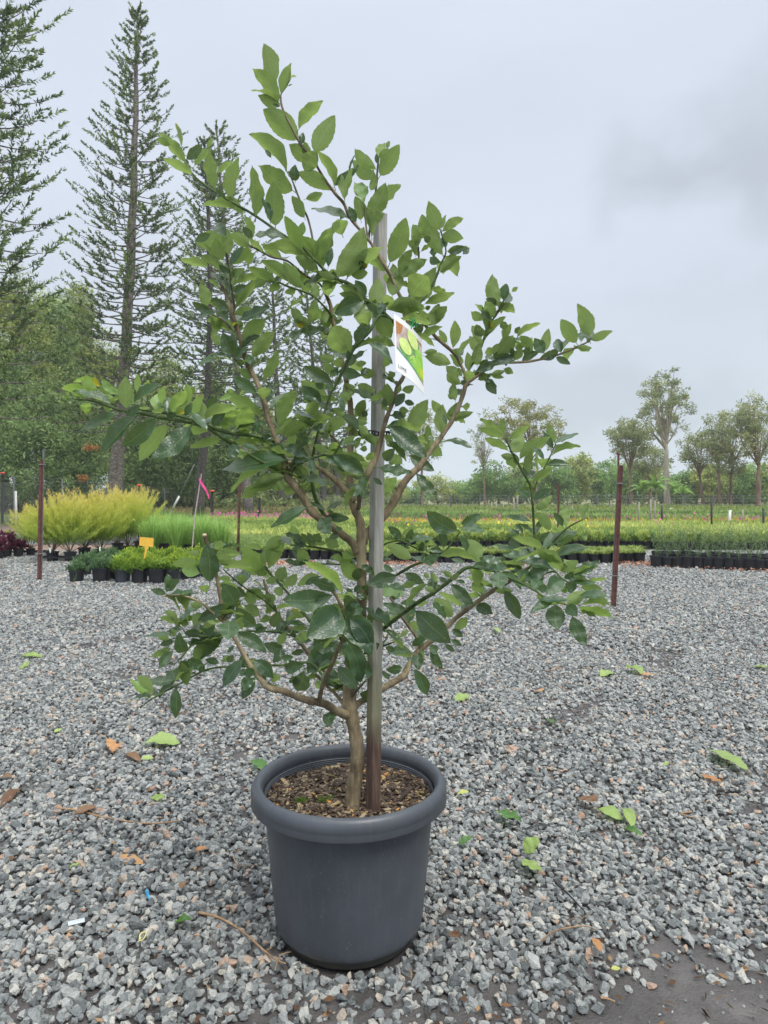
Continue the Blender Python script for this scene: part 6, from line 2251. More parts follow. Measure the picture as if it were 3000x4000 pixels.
# grass clumps
def grass_clump(seed, n=420, h=0.68, r=0.10, mat=F_GRASS, spread=0.56, W=0.0085):
    g = np.random.default_rng(seed)
    az = g.random(n) * 6.283; rr = r * g.random(n) ** 0.5
    b = np.stack([rr * np.cos(az), rr * np.sin(az), np.full(n, 0.16)], 1)
    out = np.stack([np.cos(az), np.sin(az), np.zeros(n)], 1) * (spread * g.random(n) ** 0.8)[:, None]
    H = h * (0.6 + 0.5 * g.random(n))
    side = np.stack([-np.sin(az), np.cos(az), np.zeros(n)], 1) * W / 2
    m1 = b + out * 0.35 + np.array([0, 0, 1]) * (H * 0.6)[:, None]
    tp = b + out * 1.15 + np.array([0, 0, 1]) * (H * (1 - 0.35 * np.linalg.norm(out, axis=1) / spread))[:, None]
    v = np.stack([b - side, b + side, m1 + side * 0.8, m1 - side * 0.8, tp, tp + side * 0.1], 1).reshape(-1, 3)
    i = np.arange(n)[:, None] * 6
    f = np.vstack([i + np.array([0, 1, 2, 3]), i + np.array([3, 2, 5, 4])])
    tone = np.repeat(g.random(n) ** 1.3, 6) * 0.85; tone.reshape(-1, 6)[:, 3:] += 0.15
    return mesh_of(np_obj('foliage', v, f, mat, None, tone))
GR = [grass_clump(51), grass_clump(52), grass_clump(53)]
gw = ['front left, beside the golden shrubs', 'second row, left', 'front row, before the pink ribbon cane', 'second row, behind the cane foot', 'front row, right of the cane', 'second row, far right', 'back row, left', 'back row, middle', 'front row, nearest the thin maroon post', 'back left, touching the golden shrubs', 'back row, right']
for k, (x, y) in enumerate(((592, 2176), (640, 2160), (690, 2178), (742, 2158), (790, 2176), (835, 2160), (650, 2140), (720, 2136), (860, 2176), (600, 2150), (780, 2140))):
    plant('grass_clump', G(x, y), 'fine green grass clump, ' + gw[k], 'grass clump', 'tall grass clumps in pots', POTS[0], GR[k % 3], R.uniform(0, 6), R.uniform(0.95, 1.15))

# yellow sign on a stalk
sg = empty('row_sign', P(556, 2232, G(556, 2274).y)); tag(sg, 'small blank yellow plastic sign on a stalk stuck in a low shrub pot', 'sign')
M_YEL = plain('yellow_plastic', (0.85, 0.50, 0.06), rough=0.4, var=0.06)
sd_ = G(556, 2274).y - 0.11
def S(x, y, dy=0.0): return P(x, y, sd_ + dy) - sg.location
def slab(mb, poly, t=0.003):
    n = len(poly)
    a = [S(x, y) for x, y in poly]; c = [S(x, y, t) for x, y in poly]
    mb.add(a + c, [tuple(range(n)), tuple(range(2 * n - 1, n - 1, -1))] + [(k, n + k, n + (k + 1) % n, (k + 1) % n) for k in range(n)])
mb = MB(); slab(mb, [(546, 2098), (600, 2102), (598, 2135), (545, 2131)]); mb.build('plate', M_YEL, sg)
mb = MB(); slab(mb, [(564, 2132.5), (582, 2134), (575, 2150), (556, 2229), (552, 2228), (566, 2150)]); mb.build('stalk', M_YEL, sg)
M_YEL2 = plain('yellow_raised_edge', (0.80, 0.55, 0.16), rough=0.5)
mb = MB()
for (x0, y0, x1, y1) in ((546, 2098, 600, 2102), (600, 2102, 598, 2135), (598, 2135, 545, 2131), (545, 2131, 546, 2098)):
    mb.tube([S(x0, y0, -0.001), S(x1, y1, -0.001)], 0.0022, 5)
mb.build('raised_edge', M_YEL2, sg)

# leaning cane with a pink ribbon
c0 = P(750, 2152, 12.2); cane = empty('marker_cane', c0); tag(cane, 'leaning pale cane with a bright pink ribbon tied near its top', 'marker')
mb = MB(); mb.tube([Vector(), P(762, 2010, 12.2) - c0, P(787, 1850, 12.2) - c0], [0.012, 0.011, 0.008], 6); mb.build('cane', plain('pale_cane', (0.45, 0.38, 0.33)), cane)
mb = MB(); pts = [P(778, 1872, 12.19), P(790, 1893, 12.17), P(804, 1912, 12.19), P(817, 1944, 12.16)]
w = [0.028, 0.035, 0.03, 0.033]
vv = []
for q, ww in zip(pts, w): vv += [q - c0 + Vector((0, 0, ww)), q - c0 - Vector((0, 0.01, ww))]
mb.add(vv + [q + Vector((0, .003, 0)) for q in vv], [(k * 2, k * 2 + 2, k * 2 + 3, k * 2 + 1) for k in range(3)] + [(8 + k * 2 + 1, 8 + k * 2 + 3, 8 + k * 2 + 2, 8 + k * 2) for k in range(3)])
mb.build('ribbon', plain('pink_ribbon', (0.80, 0.06, 0.28), rough=0.5), cane)

# right hand beds ---------------------------------------------------
FR = [grass_clump(61, 90, 0.11, 0.08, F_FROND, 0.20, 0.014), grass_clump(62, 90, 0.12, 0.08, F_FROND, 0.22, 0.014)]
def sprigs(seed, n=200, h=0.56):
    g = np.random.default_rng(seed); cl = Cloud(); ns = 9
    az = g.random(ns) * 6.283; d0 = np.stack([0.30 * np.cos(az), 0.30 * np.sin(az), np.ones(ns)], 1)
    k = g.integers(0, ns, n); t = g.random(n) * (0.6 + 0.4 * g.random(ns)[k])
    base = np.array([0, 0, 0.17]) + d0[k] * (t * h)[:, None] + g.normal(0, 0.006, (n, 3))
    d = d0[k] + rdir(n, g) * 0.8
    cl.add(*blades(base, d, 0.035, 0.008, np.clip(t * .6 + g.random(n) * .5, 0, 1), g))
    return mesh_of(cl.build('foliage', mat=F_ROSE))
SP = [sprigs(71), sprigs(72), sprigs(73)]
def tuft(seed, mat, n=260, h=0.20, r=0.13):
    return leafy(n, r, h, 0.17, 0.07, 0.030, mat, 16, seed, up=0.6)
TF = [tuft(81, F_BED), tuft(82, F_BED), tuft(83, F_BEDG)]
cnt = 0
# front edge, right end: sparse grey green sprigs; behind it two more ranks
for rank, (yo, sh) in enumerate(((0, 0), (-13, 22), (-24, 5))):
    got = []
    x = 2566 + sh * 0.6
    while x < 3040:
        y = 2216 + (x - 2566) * 0.036 + yo
        o = plant('potted_sprig_plant', G(x, y), ('front rank' if rank == 0 else 'inner rank') + ' grey green sprigs in a black pot, right end', 'potted plant',
              'grey green sprig plants, ' + ('front rank' if rank == 0 else 'ranks behind'), POTS[0], SP[cnt % 3], R.uniform(0, 6), R.uniform(0.95, 1.1))
        got.append((o, x)); cnt += 1; x += 40 - rank * 1.4
    count_labels(got, MARKS, ('front', 'middle', 'back')[rank] + ' rank grey green sprigs')
for rank, (yo, sh) in enumerate(((0, 0), (-12, 17))):
    got = []
    x = 1440 + sh
    while x < 2500:
        y = 2199 + (x - 1440) * 0.004 + yo
        if x > 2430: y -= 4
        o = plant('potted_frond_plant', G(x, y), ('front rank' if rank == 0 else 'inner rank') + ' pale fronds in a black pot, middle bed edge', 'potted plant',
              'pale frond plants, ' + ('front rank' if rank == 0 else 'ranks behind'), POTS[0], FR[cnt % 2], R.uniform(0, 6), R.uniform(0.95, 1.08))
        got.append((o, x)); cnt += 1; x += 44 - rank * 1.2
    count_labels(got, MARKS, ('front', 'middle', 'back')[rank] + ' rank pale fronds')
for rank, (yo, sh) in enumerate(((0, 0), (-11, 15))):
    got = []
    x = 985 + sh
    while x < 1440:
        o = plant('potted_frond_plant', G(x, 2180 + (x - 985) * 0.03 + yo), ('front rank' if rank == 0 else 'inner rank') + ' pale fronds in a black pot behind the trunk', 'potted plant',
              'pale frond plants behind the trunk, ' + ('front rank' if rank == 0 else 'ranks behind'), POTS[0], FR[cnt % 2], R.uniform(0, 6), 1.0)
        got.append((o, x)); cnt += 1; x += 41
    count_labels(got, [(937, 'the thin maroon post'), (1400, 'the lime trunk')], ('front', 'back')[rank] + ' rank fronds')
# second bed: lime bedding plants, first rank individually, the rest as one mass
x = 1440; got = []
while x < 3040:
    if x < 2560 or True:
        y = 2146 + (0 if x < 2560 else 4)
        o = plant('potted_bedding_plant', G(x, y), 'lime green bedding plant in a black pot, nearest rank of second bed', 'potted plant', 'lime bedding plants, nearest rank', POTS[0], TF[cnt % 3], R.uniform(0, 6), 1.05)
        got.append((o, x)); cnt += 1
    x += 31
count_labels(got, MARKS, 'lime bedding plant in a black pot')
def bed(name, y_near, y_far, x0, x1, n, L, W, h, mat, label, cat='plants', seed=1, z0=0.16, upw=0.9, lumps=0.0):
    g = np.random.default_rng(seed)
    Dn, Df = G(1500, y_near).y, G(1500, y_far).y
    u = g.random(n)
    Y = np.sqrt(Dn ** 2 + u * (Df ** 2 - Dn ** 2)) if Df < Dn * 3 else Dn * (Df / Dn) ** u
    xx = x0 + (x1 - x0) * g.random(n)
    X = (xx - 1500) / F * Y
    hh = h * (0.35 + 0.65 * g.random(n))
    hh = hh * (0.72 + 0.38 * np.sin(np.floor(X / 0.9) * 5.1 + np.floor(Y / 1.7) * 3.7))
    if lumps: hh = hh * (0.55 + lumps * (0.5 + 0.5 * np.sin(X * 2.1 + Y * .7) * np.sin(Y * 1.3 + X * .4)))
    base = np.stack([X, Y, z0 * (g.random(n) < 0.8) + hh * 0.5], 1)
    d = rdir(n, g) * 0.9; d[:, 2] = np.abs(d[:, 2]) + upw
    sc = (Y / Dn) ** 0.6
    cl = Cloud(); cl.add(*blades(base, d, L * sc * (0.6 + 0.8 * g.random(n)), W * sc, np.clip(g.random(n) * .55 + hh / h * .2 + 0.28 * np.sin(np.floor(X / 0.9) * 12.9 + np.floor(Y / 1.7) * 7.3) + .1, 0, 1), g))
    return tag(cl.build(name, mat), label, cat, kind='stuff')
bed('bedding_plants', 2142, 2078, 1440, 3100, 42000, 0.12, 0.05, 0.22, F_BED, 'bright lime green bedding plants filling the second bed behind the trunk and to the right', seed=91)
bed('bedding_plants', 2128, 2052, 800, 1460, 16000, 0.12, 0.05, 0.22, F_BED, 'bright yellow green bedding plants behind the maroon post left of the trunk', seed=92)
bed('low_groundcover', 2176, 2128, 860, 1440, 12000, 0.07, 0.02, 0.10, F_BEDG, 'flat deep green groundcover strip behind the left pots', seed=93)
bed('orange_bedding', 2076, 2056, 1440, 3100, 4500, 0.14, 0.06, 0.20, F_ORNG, 'orange yellow strip of bedding beyond the lime plants', seed=94)
bed('green_bedding', 2060, 2022, 1400, 3200, 26000, 0.18, 0.08, 0.28, F_BEDG, 'mixed green nursery stock beyond the orange strip', seed=95, lumps=0.8)
bed('field_weeds', 2028, 1990, 1250, 3300, 24000, 0.20, 0.09, 0.22, F_WEED, 'tall weedy bushes in front of the right tree line', seed=96, lumps=1.0)
bed('pink_flowers', 2100, 2050, 1440, 3000, 420, 0.07, 0.05, 0.5, F_FLOW, 'scattered pink flowers among the lime bedding on the right', 'flowers', seed=97, z0=0.25)
bed('pink_flowers', 2066, 2044, 820, 1300, 420, 0.08, 0.06, 0.5, F_FLOW, 'magenta flowers at the back of the left bedding strip', 'flowers', seed=98, z0=0.25)
bed('yellow_flowers', 2155, 2090, 1500, 2400, 70, 0.06, 0.05, 0.5, F_YFLOW, 'a few yellow flowers in the middle beds', 'flowers', seed=99, z0=0.25)

# lawns, road, mulch strips: sheets a few millimetres above the ground
def sheet(name, pts, z, mat, label=None):
    mb = MB(); mb.add([(x, y, z) for x, y in pts], [tuple(range(len(pts)))])
    return tag(mb.build(name, mat), kind='structure')
M_LAWN = plain('mown_grass', (0.13, 0.20, 0.05), rough=0.9, var=0.35, scale=1.3, c2=(0.24, 0.30, 0.09), detail=8)
M_ROAD = plain('grey_road', (0.20, 0.20, 0.205), rough=0.9, var=0.15, scale=2)
M_MULCH = plain('brown_mulch', (0.20, 0.13, 0.095), rough=0.95, var=0.4, scale=5, c2=(0.32, 0.22, 0.17), detail=8)
M_MAT = plain('weed_mat', (0.05, 0.05, 0.048), rough=0.8, var=0.3, scale=3)
M_FIELD = plain('field_grass', (0.16, 0.20, 0.06), rough=0.95, var=0.35, scale=0.7, c2=(0.30, 0.28, 0.13), detail=8)
sheet('weed_mat', [(-3.1, 12.6), (9.5, 12.3), (16, 27), (-10, 27), (-8, 15.5), (-3.4, 14)], 0.006, M_MAT)
sheet('mulch_strip', [(-13, 22), (-2, 24), (0, 32), (-18, 31)], 0.010, M_MULCH)
sheet('mulch_strip', [(-16.5, 12.2), (-6, 13.4), (-5, 16), (-18, 17)], 0.010, M_MULCH)
sheet('lawn', [(-60, 17.5), (-10, 22), (-14, 27.5), (-1, 31), (6, 40), (6, 400), (-400, 400), (-400, 17.5)], 0.004, M_LAWN)
sheet('road', [(-70, 27), (-16, 33.2), (4, 49), (14, 62), (14, 70), (2, 55), (-18, 37.5), (-70, 31.5)], 0.014, M_ROAD)
sheet('field', [(6.2, 27.5), (70, 27.5), (700, 500), (6.2, 500)], 0.004, M_FIELD)
GRS = bed('lawn_grass', 2062, 2004, -100, 1200, 26000, 0.10, 0.02, 0.05, F_WEED, 'short mown grass blades on the lawn before the chain link fence', 'grass', seed=101, z0=0.0)
bed('roadside_weeds', 2012, 1992, -100, 1400, 14000, 0.30, 0.09, 0.45, foliage('dry_weeds', [(0.14, 0.17, 0.06), (0.27, 0.26, 0.10), (0.42, 0.30, 0.17)]), 'dry brownish weeds behind the chain link fence', 'weeds', seed=102, z0=0.0, lumps=0.8)
M_TERRA = foliage('red_bark_spill', [(0.20, 0.08, 0.05), (0.45, 0.22, 0.14), (0.55, 0.32, 0.22)], trans=0.05)
g_ = np.random.default_rng(5); n = 2600
xx = 1000 + 2050 * g_.random(n); yy = 2204 + (np.maximum(xx - 2560, 0)) * 0.05 + np.abs(g_.normal(0, 9, n)) - 4
kp = (np.sin(xx * 0.013) > -0.3) | (xx > 2450); xx, yy = xx[kp], yy[kp]; n = len(xx)
Y = 1.0 / ((yy - HOR) / F) * CH; X = (xx - 1500) / F * Y
d = rdir(n, g_); d[:, 2] *= .2
cl = Cloud(); cl.add(*blades(np.stack([X, Y, 0.035 + 0.01 * g_.random(n)], 1), d, 0.05, 0.028, g_.random(n), g_))
tag(cl.build('bark_spill', M_TERRA), 'reddish bark chips spilled along the front edge of the pot rows', 'bark chips', kind='stuff')

# ------------------------------------------------------------------ chain link fence
fence = empty('chain_link_fence', (-14.2, 27, 0)); tag(fence, 'grey chain link fence with galvanised posts running off behind the golden shrubs', 'fence')
FL = fence.location.copy()
tops = [(-165, 19.5, 1832), (-40, 23.0, 1848), (54, 26.6, 1860), (243, 30.6, 1872), (415, 35.5, 1888), (643, 43, 1908), (742, 49, 1917), (880, 57, 1924), (988, 66, 1929), (1035, 76, 1933), (1077, 88, 1936), (1112, 102, 1938), (1160, 125, 1939), (1240, 160, 1939.5)]
tp = [P(x, y, D) for x, D, y in tops]
for t in tp:
    mb = MB(); mb.tube([Vector((t.x, t.y, -0.1)) - FL, t - FL], 0.036 if t.y < 40 else 0.036 * t.y / 40, 8); mb.build('fence_post', M_GALV, fence)
M_WIRE = plain('fence_wire', (0.20, 0.21, 0.22), rough=0.5, metal=0.3)
V, Fq = [], []
for a, c in zip(tp[:-1], tp[1:]):
    L = (Vector((c.x, c.y, 0)) - Vector((a.x, a.y, 0))).length
    mesh_h = lambda q: q.z - 0.28
    n = int(L / 0.11); d = (c - a) / n; hz = 1.45
    wd = 0.0030 * (a.y / 27)
    for k in range(n):
        for sgn in (1, -1):
            h = min(mesh_h(a), mesh_h(c))
            run = h * 0.62 / (L / n)
            p0 = a + d * k; q = k + sgn * run
            q = max(0, min(n, q)); frac = abs(q - k) / run if run else 1
            p1 = a + d * q
            s = len(V)
            x0, y0, x1, y1 = p0.x, p0.y, p1.x, p1.y
            z1 = h * frac
            V += [(x0 - FL.x, y0 - FL.y, 0.0), (x0 - FL.x, y0 + 0.007 - FL.y, 0.0 + wd * 1.1), (x1 - FL.x, y1 + .007 - FL.y, z1 + wd * 1.1), (x1 - FL.x, y1 - FL.y, z1)]
            Fq.append((s, s + 1, s + 2, s + 3))
w = np_obj('wire_mesh', np.array(V), np.array(Fq), M_WIRE, fence); w['kind'] = 'stuff'
for off, nm in ((0.0, 'barbed_wire'), (-0.14, 'barbed_wire'), (-0.28, 'top_wire')):
    mb = MB(); pts = [t - FL + Vector((0, 0, off)) for t in tp]; mb.tube(pts, [0.006 * (t.y / 30) for t in tp], 4); mb.build(nm, M_WIRE, fence)
# red capped dark pickets before the fence
for k, (x, yt, yb, lab) in enumerate(((10, 1850, 2050, 'dark steel picket with a red cap at the left edge'), (540, 1897, 2046, 'dark steel picket with red cap just right of the big pine trunk'), (828, 1920, 2040, 'dark steel picket with a red cap right of the pink ribbon'), (1012, 1945, 2038, 'dark steel picket seen between the lime branches left of the trunk'))):
    b0 = G(x, yb); w_ = px(8, b0.y)
    picket(b0, P(x + (3 if k == 1 else 1), yt, b0.y), w_ * 1.2, (M_DKPOST, M_DKPOST), lab, None, notch=False, cap=M_REDCAP if k < 3 else None)
def pole(x, y0, x1, y1, D, wpx, mat, name, label, cat, group=None):
    a, c = P(x, y0, D), P(x1, y1, D)
    a.z = min(a.z, a.z)
    mb = MB(); mb.tube([Vector(), (c - a) * .5, c - a], px(wpx / 2, D), 7)
    return tag(mb.build(name, mat, loc=a, smooth=True), label, cat, group)
pole(64, 2055, 61, 1918, 24.0, 9, M_WHITE, 'white_pipe', 'bent white plastic pipe standing by the fence at the left edge', 'pipe')
pole(398, 2020, 397, 1940, 30.0, 7, M_WHITE, 'white_pipe', 'short white marker pipe left of the big pine trunk', 'pipe')
pole(675, 1985, 700, 1938, 36, 8, M_WHITE, 'guy_guard', 'leaning white sleeve at the foot of the power pole guy wire', 'guy wire sleeve')
pole(700, 1938, 760, 1812, 36, 2.5, M_WIRE, 'guy_wire', 'thin guy wire rising to the power pole behind the pine trunk', 'guy wire')
pole(794, 1990, 793, 1700, 45, 11, plain('pale_pole', (0.33, 0.38, 0.33)), 'power_pole', 'pale grey green power pole right behind the dark second pine trunk', 'pole')
pole(880, 2014, 818, 1942, 52, 5, M_GREYPOST, 'brace_pole', 'leaning brace of the fence corner right of the pink ribbon', 'brace')
# stakes and posts in the right beds
for k, (x, yb, yt, wp, mt, lab) in enumerate(((2020, 2010, 1918, 8, 0, 'pale timber stake behind the right lime branches, the right one of a close pair'), (2006, 2030, 1944, 7, 0, 'pale timber stake behind the right lime branches, the left one of a close pair'), (1966, 2005, 1960, 6, 0, 'thin grey stake left of the close pair'), (1937, 2006, 1965, 6, 0, 'thin grey stake, second left of the close pair'), (1921, 2003, 1964, 6, 0, 'thin grey stake, farthest left of the close pair'),
        (2495, 2072, 1961, 6, 0, 'pale stake right of the leaning maroon post, nearest to it'), (2542, 2072, 1950, 7, 0, 'pale stake with crossbar top in the right beds'), (2557, 2070, 1955, 6, 0, 'pale stake right beside the crossbar one'), (2586, 2072, 1975, 8, 1, 'dark steel picket in the right beds before the white gum trunk'), (2779, 2103, 1936, 8, 1, 'dark steel picket right of the white gum trunk'), (2983, 2095, 1985, 9, 1, 'dark post at the right edge of the beds'), (2900, 2076, 1990, 7, 0, 'weathered post near the white frame'),
        (2275, 2012, 1962, 5, 0, 'short grey stake left of the leaning maroon post'), (2385, 2004, 1955, 6, 0, 'short grey stake just left of the leaning maroon post'), (2237, 2006, 1975, 6, 0, 'small grey stake in the far weeds'))):
    D = G(x, max(yb, 2012)).y
    pole(x, yb + 12, x + (1 if k % 2 else -1), yt, D, wp, (plain('weathered_stake', (0.27, 0.25, 0.20)) if k == 0 else M_STK) if mt == 0 else M_DKPOST, 'stake' if mt == 0 else 'dark_picket', lab, 'stake') if k else None
    if k == 0:
        M_STK = plain('weathered_stake', (0.27, 0.25, 0.20))
        pole(x, yb + 12, x + 1, yt, D, wp, M_STK, 'stake', lab, 'stake')
D = G(2848, 2078).y
pole(2846, 2078, 2852, 1993, D, 10, M_WHITE, 'white_post', 'tall leaning white post beside the white pipe frame', 'post')
fr = empty('pipe_frame', P(2862, 2074, D)); tag(fr, 'small white pipe frame near the right edge beds', 'frame')
mb = MB(); mb.tube([Vector(), P(2862, 2046, D) - fr.location, P(2894, 2047, D) - fr.location, P(2894, 2074, D) - fr.location], px(3.2, D), 7); mb.build('pipe', M_WHITE, fr)
for x, y0, y1, lab in ((2622, 2016, 1984, 'short white marker left of a slimmer one by the white gum'), (2632, 2016, 1995, 'slim short white marker by the white gum'), (2689, 2020, 2001, 'short white marker farther right of the gum')):
    pole(x, y0 + 8, x, y1, 42, 8, M_WHITE, 'white_marker', lab, 'marker')

# far wire fence before the right trees
ff = empty('wire_fence', (10, 52, 0)); tag(ff, 'low dark wire fence in front of the right tree line', 'fence')
mb = MB()
for k in range(40):
    x = -6 + k * 2.2; mb.tube([Vector((x - 10, 0, -.1)), Vector((x - 10, 0, 1.25))], 0.05, 5)
fp = mb.build('fence_posts', M_GREYPOST, ff); fp['kind'] = 'stuff'
mb = MB()
for z in (0.3, 0.55, 0.8, 1.0, 1.2): mb.tube([Vector((-16, 0, z)), Vector((72, 0, z))], 0.012, 4)
fp = mb.build('fence_wires', M_GREYPOST, ff); fp['kind'] = 'stuff'

# ------------------------------------------------------------------ trees
def tree_bark(name, c1, c2, c3, sc=6, zs=0.5):
    m, n, l, out = new_mat(name)
    t = n.new('ShaderNodeTexCoord'); q = n.new('ShaderNodeMapping'); q.inputs['Scale'].default_value = (1, 1, zs)
    l.new(t.outputs['Object'], q.inputs[0])
    g = n.new('ShaderNodeTexNoise'); g.inputs['Scale'].default_value = sc; g.inputs['Detail'].default_value = 8; g.inputs['Roughness'].default_value = 0.7
    l.new(q.outputs[0], g.inputs['Vector'])
    r = ramp_node(n, [(0.35, c1), (0.5, c2), (0.66, c3)]); l.new(g.outputs['Fac'], r.inputs[0])
    b = n.new('ShaderNodeBsdfPrincipled'); b.inputs['Roughness'].default_value = 0.9
    l.new(r.outputs[0], b.inputs['Base Color'])
    bp = n.new('ShaderNodeBump'); bp.inputs['Strength'].default_value = 1.0; bp.inputs['Distance'].default_value = 0.05
    l.new(g.outputs['Fac'], bp.inputs['Height']); l.new(bp.outputs[0], b.inputs['Normal'])
    l.new(b.outputs[0], out.inputs[0]); return m
M_PB = tree_bark('pine_bark', (0.058, 0.052, 0.046), (0.156, 0.137, 0.117), (0.351, 0.325, 0.286), 9, 2.2)
M_DB = tree_bark('dark_bark', (0.026, 0.023, 0.021), (0.065, 0.058, 0.052), (0.143, 0.130, 0.117), 9, 1.5)
M_GB = tree_bark('gum_bark', (0.26, 0.22, 0.17), (0.42, 0.37, 0.30), (0.58, 0.54, 0.46), 2.5, 0.25)
M_RB = tree_bark('brown_gum_bark', (0.12, 0.075, 0.055), (0.22, 0.14, 0.11), (0.34, 0.25, 0.20), 3, 0.25)
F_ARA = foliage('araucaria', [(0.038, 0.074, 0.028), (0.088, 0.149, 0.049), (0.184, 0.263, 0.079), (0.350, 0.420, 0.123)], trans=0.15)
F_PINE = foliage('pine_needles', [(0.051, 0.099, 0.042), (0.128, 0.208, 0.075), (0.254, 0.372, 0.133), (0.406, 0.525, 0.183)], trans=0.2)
F_OLIVE = foliage('olive_needles', [(0.076, 0.110, 0.037), (0.186, 0.241, 0.070), (0.350, 0.416, 0.121), (0.569, 0.600, 0.182)], trans=0.2)
F_GUM = foliage('gum_leaves', [(0.082, 0.119, 0.054), (0.182, 0.228, 0.101), (0.328, 0.365, 0.169), (0.510, 0.529, 0.254)], trans=0.25)
F_YGUM = foliage('yellow_gum_leaves', [(0.10, 0.13, 0.035), (0.21, 0.23, 0.06), (0.34, 0.34, 0.10)], trans=0.3)
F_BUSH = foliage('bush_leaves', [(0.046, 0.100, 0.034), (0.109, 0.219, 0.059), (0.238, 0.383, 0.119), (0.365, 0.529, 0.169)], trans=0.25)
F_BAN = foliage('banana_leaves', [(0.09, 0.19, 0.04), (0.18, 0.32, 0.07), (0.28, 0.42, 0.12)], trans=0.35)
F_DEAD = foliage('dead_needles', [(0.35, 0.14, 0.05), (0.5, 0.22, 0.06)], trans=0.1)

def araucaria(base, top, D, prof, trunk_w, label, seed, first=0.12, mat=F_ARA, bark=None, dens=1.0, nwh=46, group=None, tri=38, openness=0.0, bend=None, big=1.0):
    """whorled conifer. base/top pixel points, prof: (fraction of height, half width px)"""
    g = np.random.default_rng(seed)
    A = P(base[0], base[1], D); A.z = 0; B = P(top[0], top[1], D)
    root = empty('pine_tree', A); tag(root, label, 'pine tree', group)
    H = B.z
    leanx = B.x - A.x
    bz = bend or 0.0
    def axis(t): return np.array([leanx * t + bz * math.sin(math.pi * t), 0, H * t])
    mb = MB(); N = 24
    mb.tube([Vector(axis(k / N)) + Vector((0.03 * math.sin(k * 1.7), 0, 0)) for k in range(N + 1)], [trunk_w * (1.18 - 0.25 * min(k, 2) / 2) * (1 - k / N) ** 0.75 + 0.03 for k in range(N + 1)], 12)
    # stubs of fallen branches ring the lower trunk
    for k in range(70):
        t = 0.02 + 0.25 * g.random(); a = g.random() * 6.283; c = Vector(axis(t)); r = trunk_w * (1.1 - t)
        d = Vector((math.cos(a), math.sin(a), 0.15))
        mb.tube([c + d * r * 0.8, c + d * (r + 0.05)], [0.035, 0.02], 4)
    mb.build('trunk', bark or M_PB, root, smooth=True)
    pt = np.array([p for p, w in prof]); pw = np.array([w for p, w in prof]) * D / F
    cl = Cloud(); bv = MB()
    for wi in range(nwh):
        t = first + (1 - first) * ((wi + 0.5) / nwh) ** 0.92
        Rr = float(np.interp(t, pt, pw))
        nb = 5 if t < 0.93 else 4
        a0 = g.random() * 6.283
        for b_ in range(nb):
            if g.random() < openness: continue
            a = a0 + b_ * 6.283 / nb + g.normal(0, .12)
            r = Rr * (0.72 + 0.38 * g.random())
            h = np.array([math.cos(a), math.sin(a), 0.0])
            p0 = axis(min(0.995, t + g.normal(0, 0.005)))
            droop = r * g.normal(0.03, 0.07) - 0.22 * (1 - t) ** 1.2 * r + (0.25 * r if t > 0.8 else 0.08 * r * t)
            rise = 0.30 * r * (0.4 + 0.6 * t) * (0.6 + 0.8 * g.random())
            K = 6
            s = np.linspace(0, 1, K + 1)[:, None]
            path = p0 + h * r * s + np.array([0, 0, 1]) * (droop * s ** 0.8 + rise * s ** 2.6)
            if r > 0.5: bv.tube([Vector(q) for q in path], [0.012 + 0.022 * (1 - k / K) * min(1.5, r / 2) for k in range(K + 1)], 4, cap=False)
            # tufts: along the outer part of the branch and on short side shoots
            nt = max(2, int(r / 0.60 * dens))
            start = 0.30 if t < 0.85 else 0.1
            for q in range(nt):
                u = start + (1 - start) * ((q + 0.6 + 0.3 * g.random()) / nt) if q < nt - 1 else 1.0
                c = p0 + h * r * u + np.array([0, 0, 1]) * (droop * u ** 0.8 + rise * u ** 2.6)
                sh = 2 if (u < 0.97 and r > 0.9) else 1
                for side in range(sh):
                    sd = np.array([-h[1], h[0], 0]) * ((1 if side else -1) if sh == 2 else 0)
                    ln = big * (0.42 + 0.38 * g.random()) * min(1.0, 0.4 + r / 3) * (1.15 if q == nt - 1 else 0.9)
                    dr = unit((h * 0.75 + sd * (0.75 * g.random() + .2) + np.array([0, 0, 0.45 + 0.35 * g.random()]))[None])[0]
                    m = int(tri * 1.7 * (0.7 + 0.6 * g.random()))
                    e = g.random(m)
                    bs = c + dr * (e * ln)[:, None]
                    dd = dr * (0.35 + 0.6 * e)[:, None] + rdir(m, g) * 0.62
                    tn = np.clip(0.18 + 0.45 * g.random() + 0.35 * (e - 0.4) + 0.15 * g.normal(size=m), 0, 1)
                    cl.add(*blades(bs, dd, 0.135 * big * (D / 33) ** .5, 0.05 * big * (D / 33), tn, g))
    # leader
    m = 160; e = g.random(m)
    cl.add(*blades(axis(0.965) + (axis(1.0) - axis(0.965)) * e[:, None], rdir(m, g) * 0.7 + np.array([0, 0, 0.8]), 0.16, 0.035, g.random(m), g))
    if bv.v: bv.build('branches', bark or M_PB, root)
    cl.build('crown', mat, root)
    return root

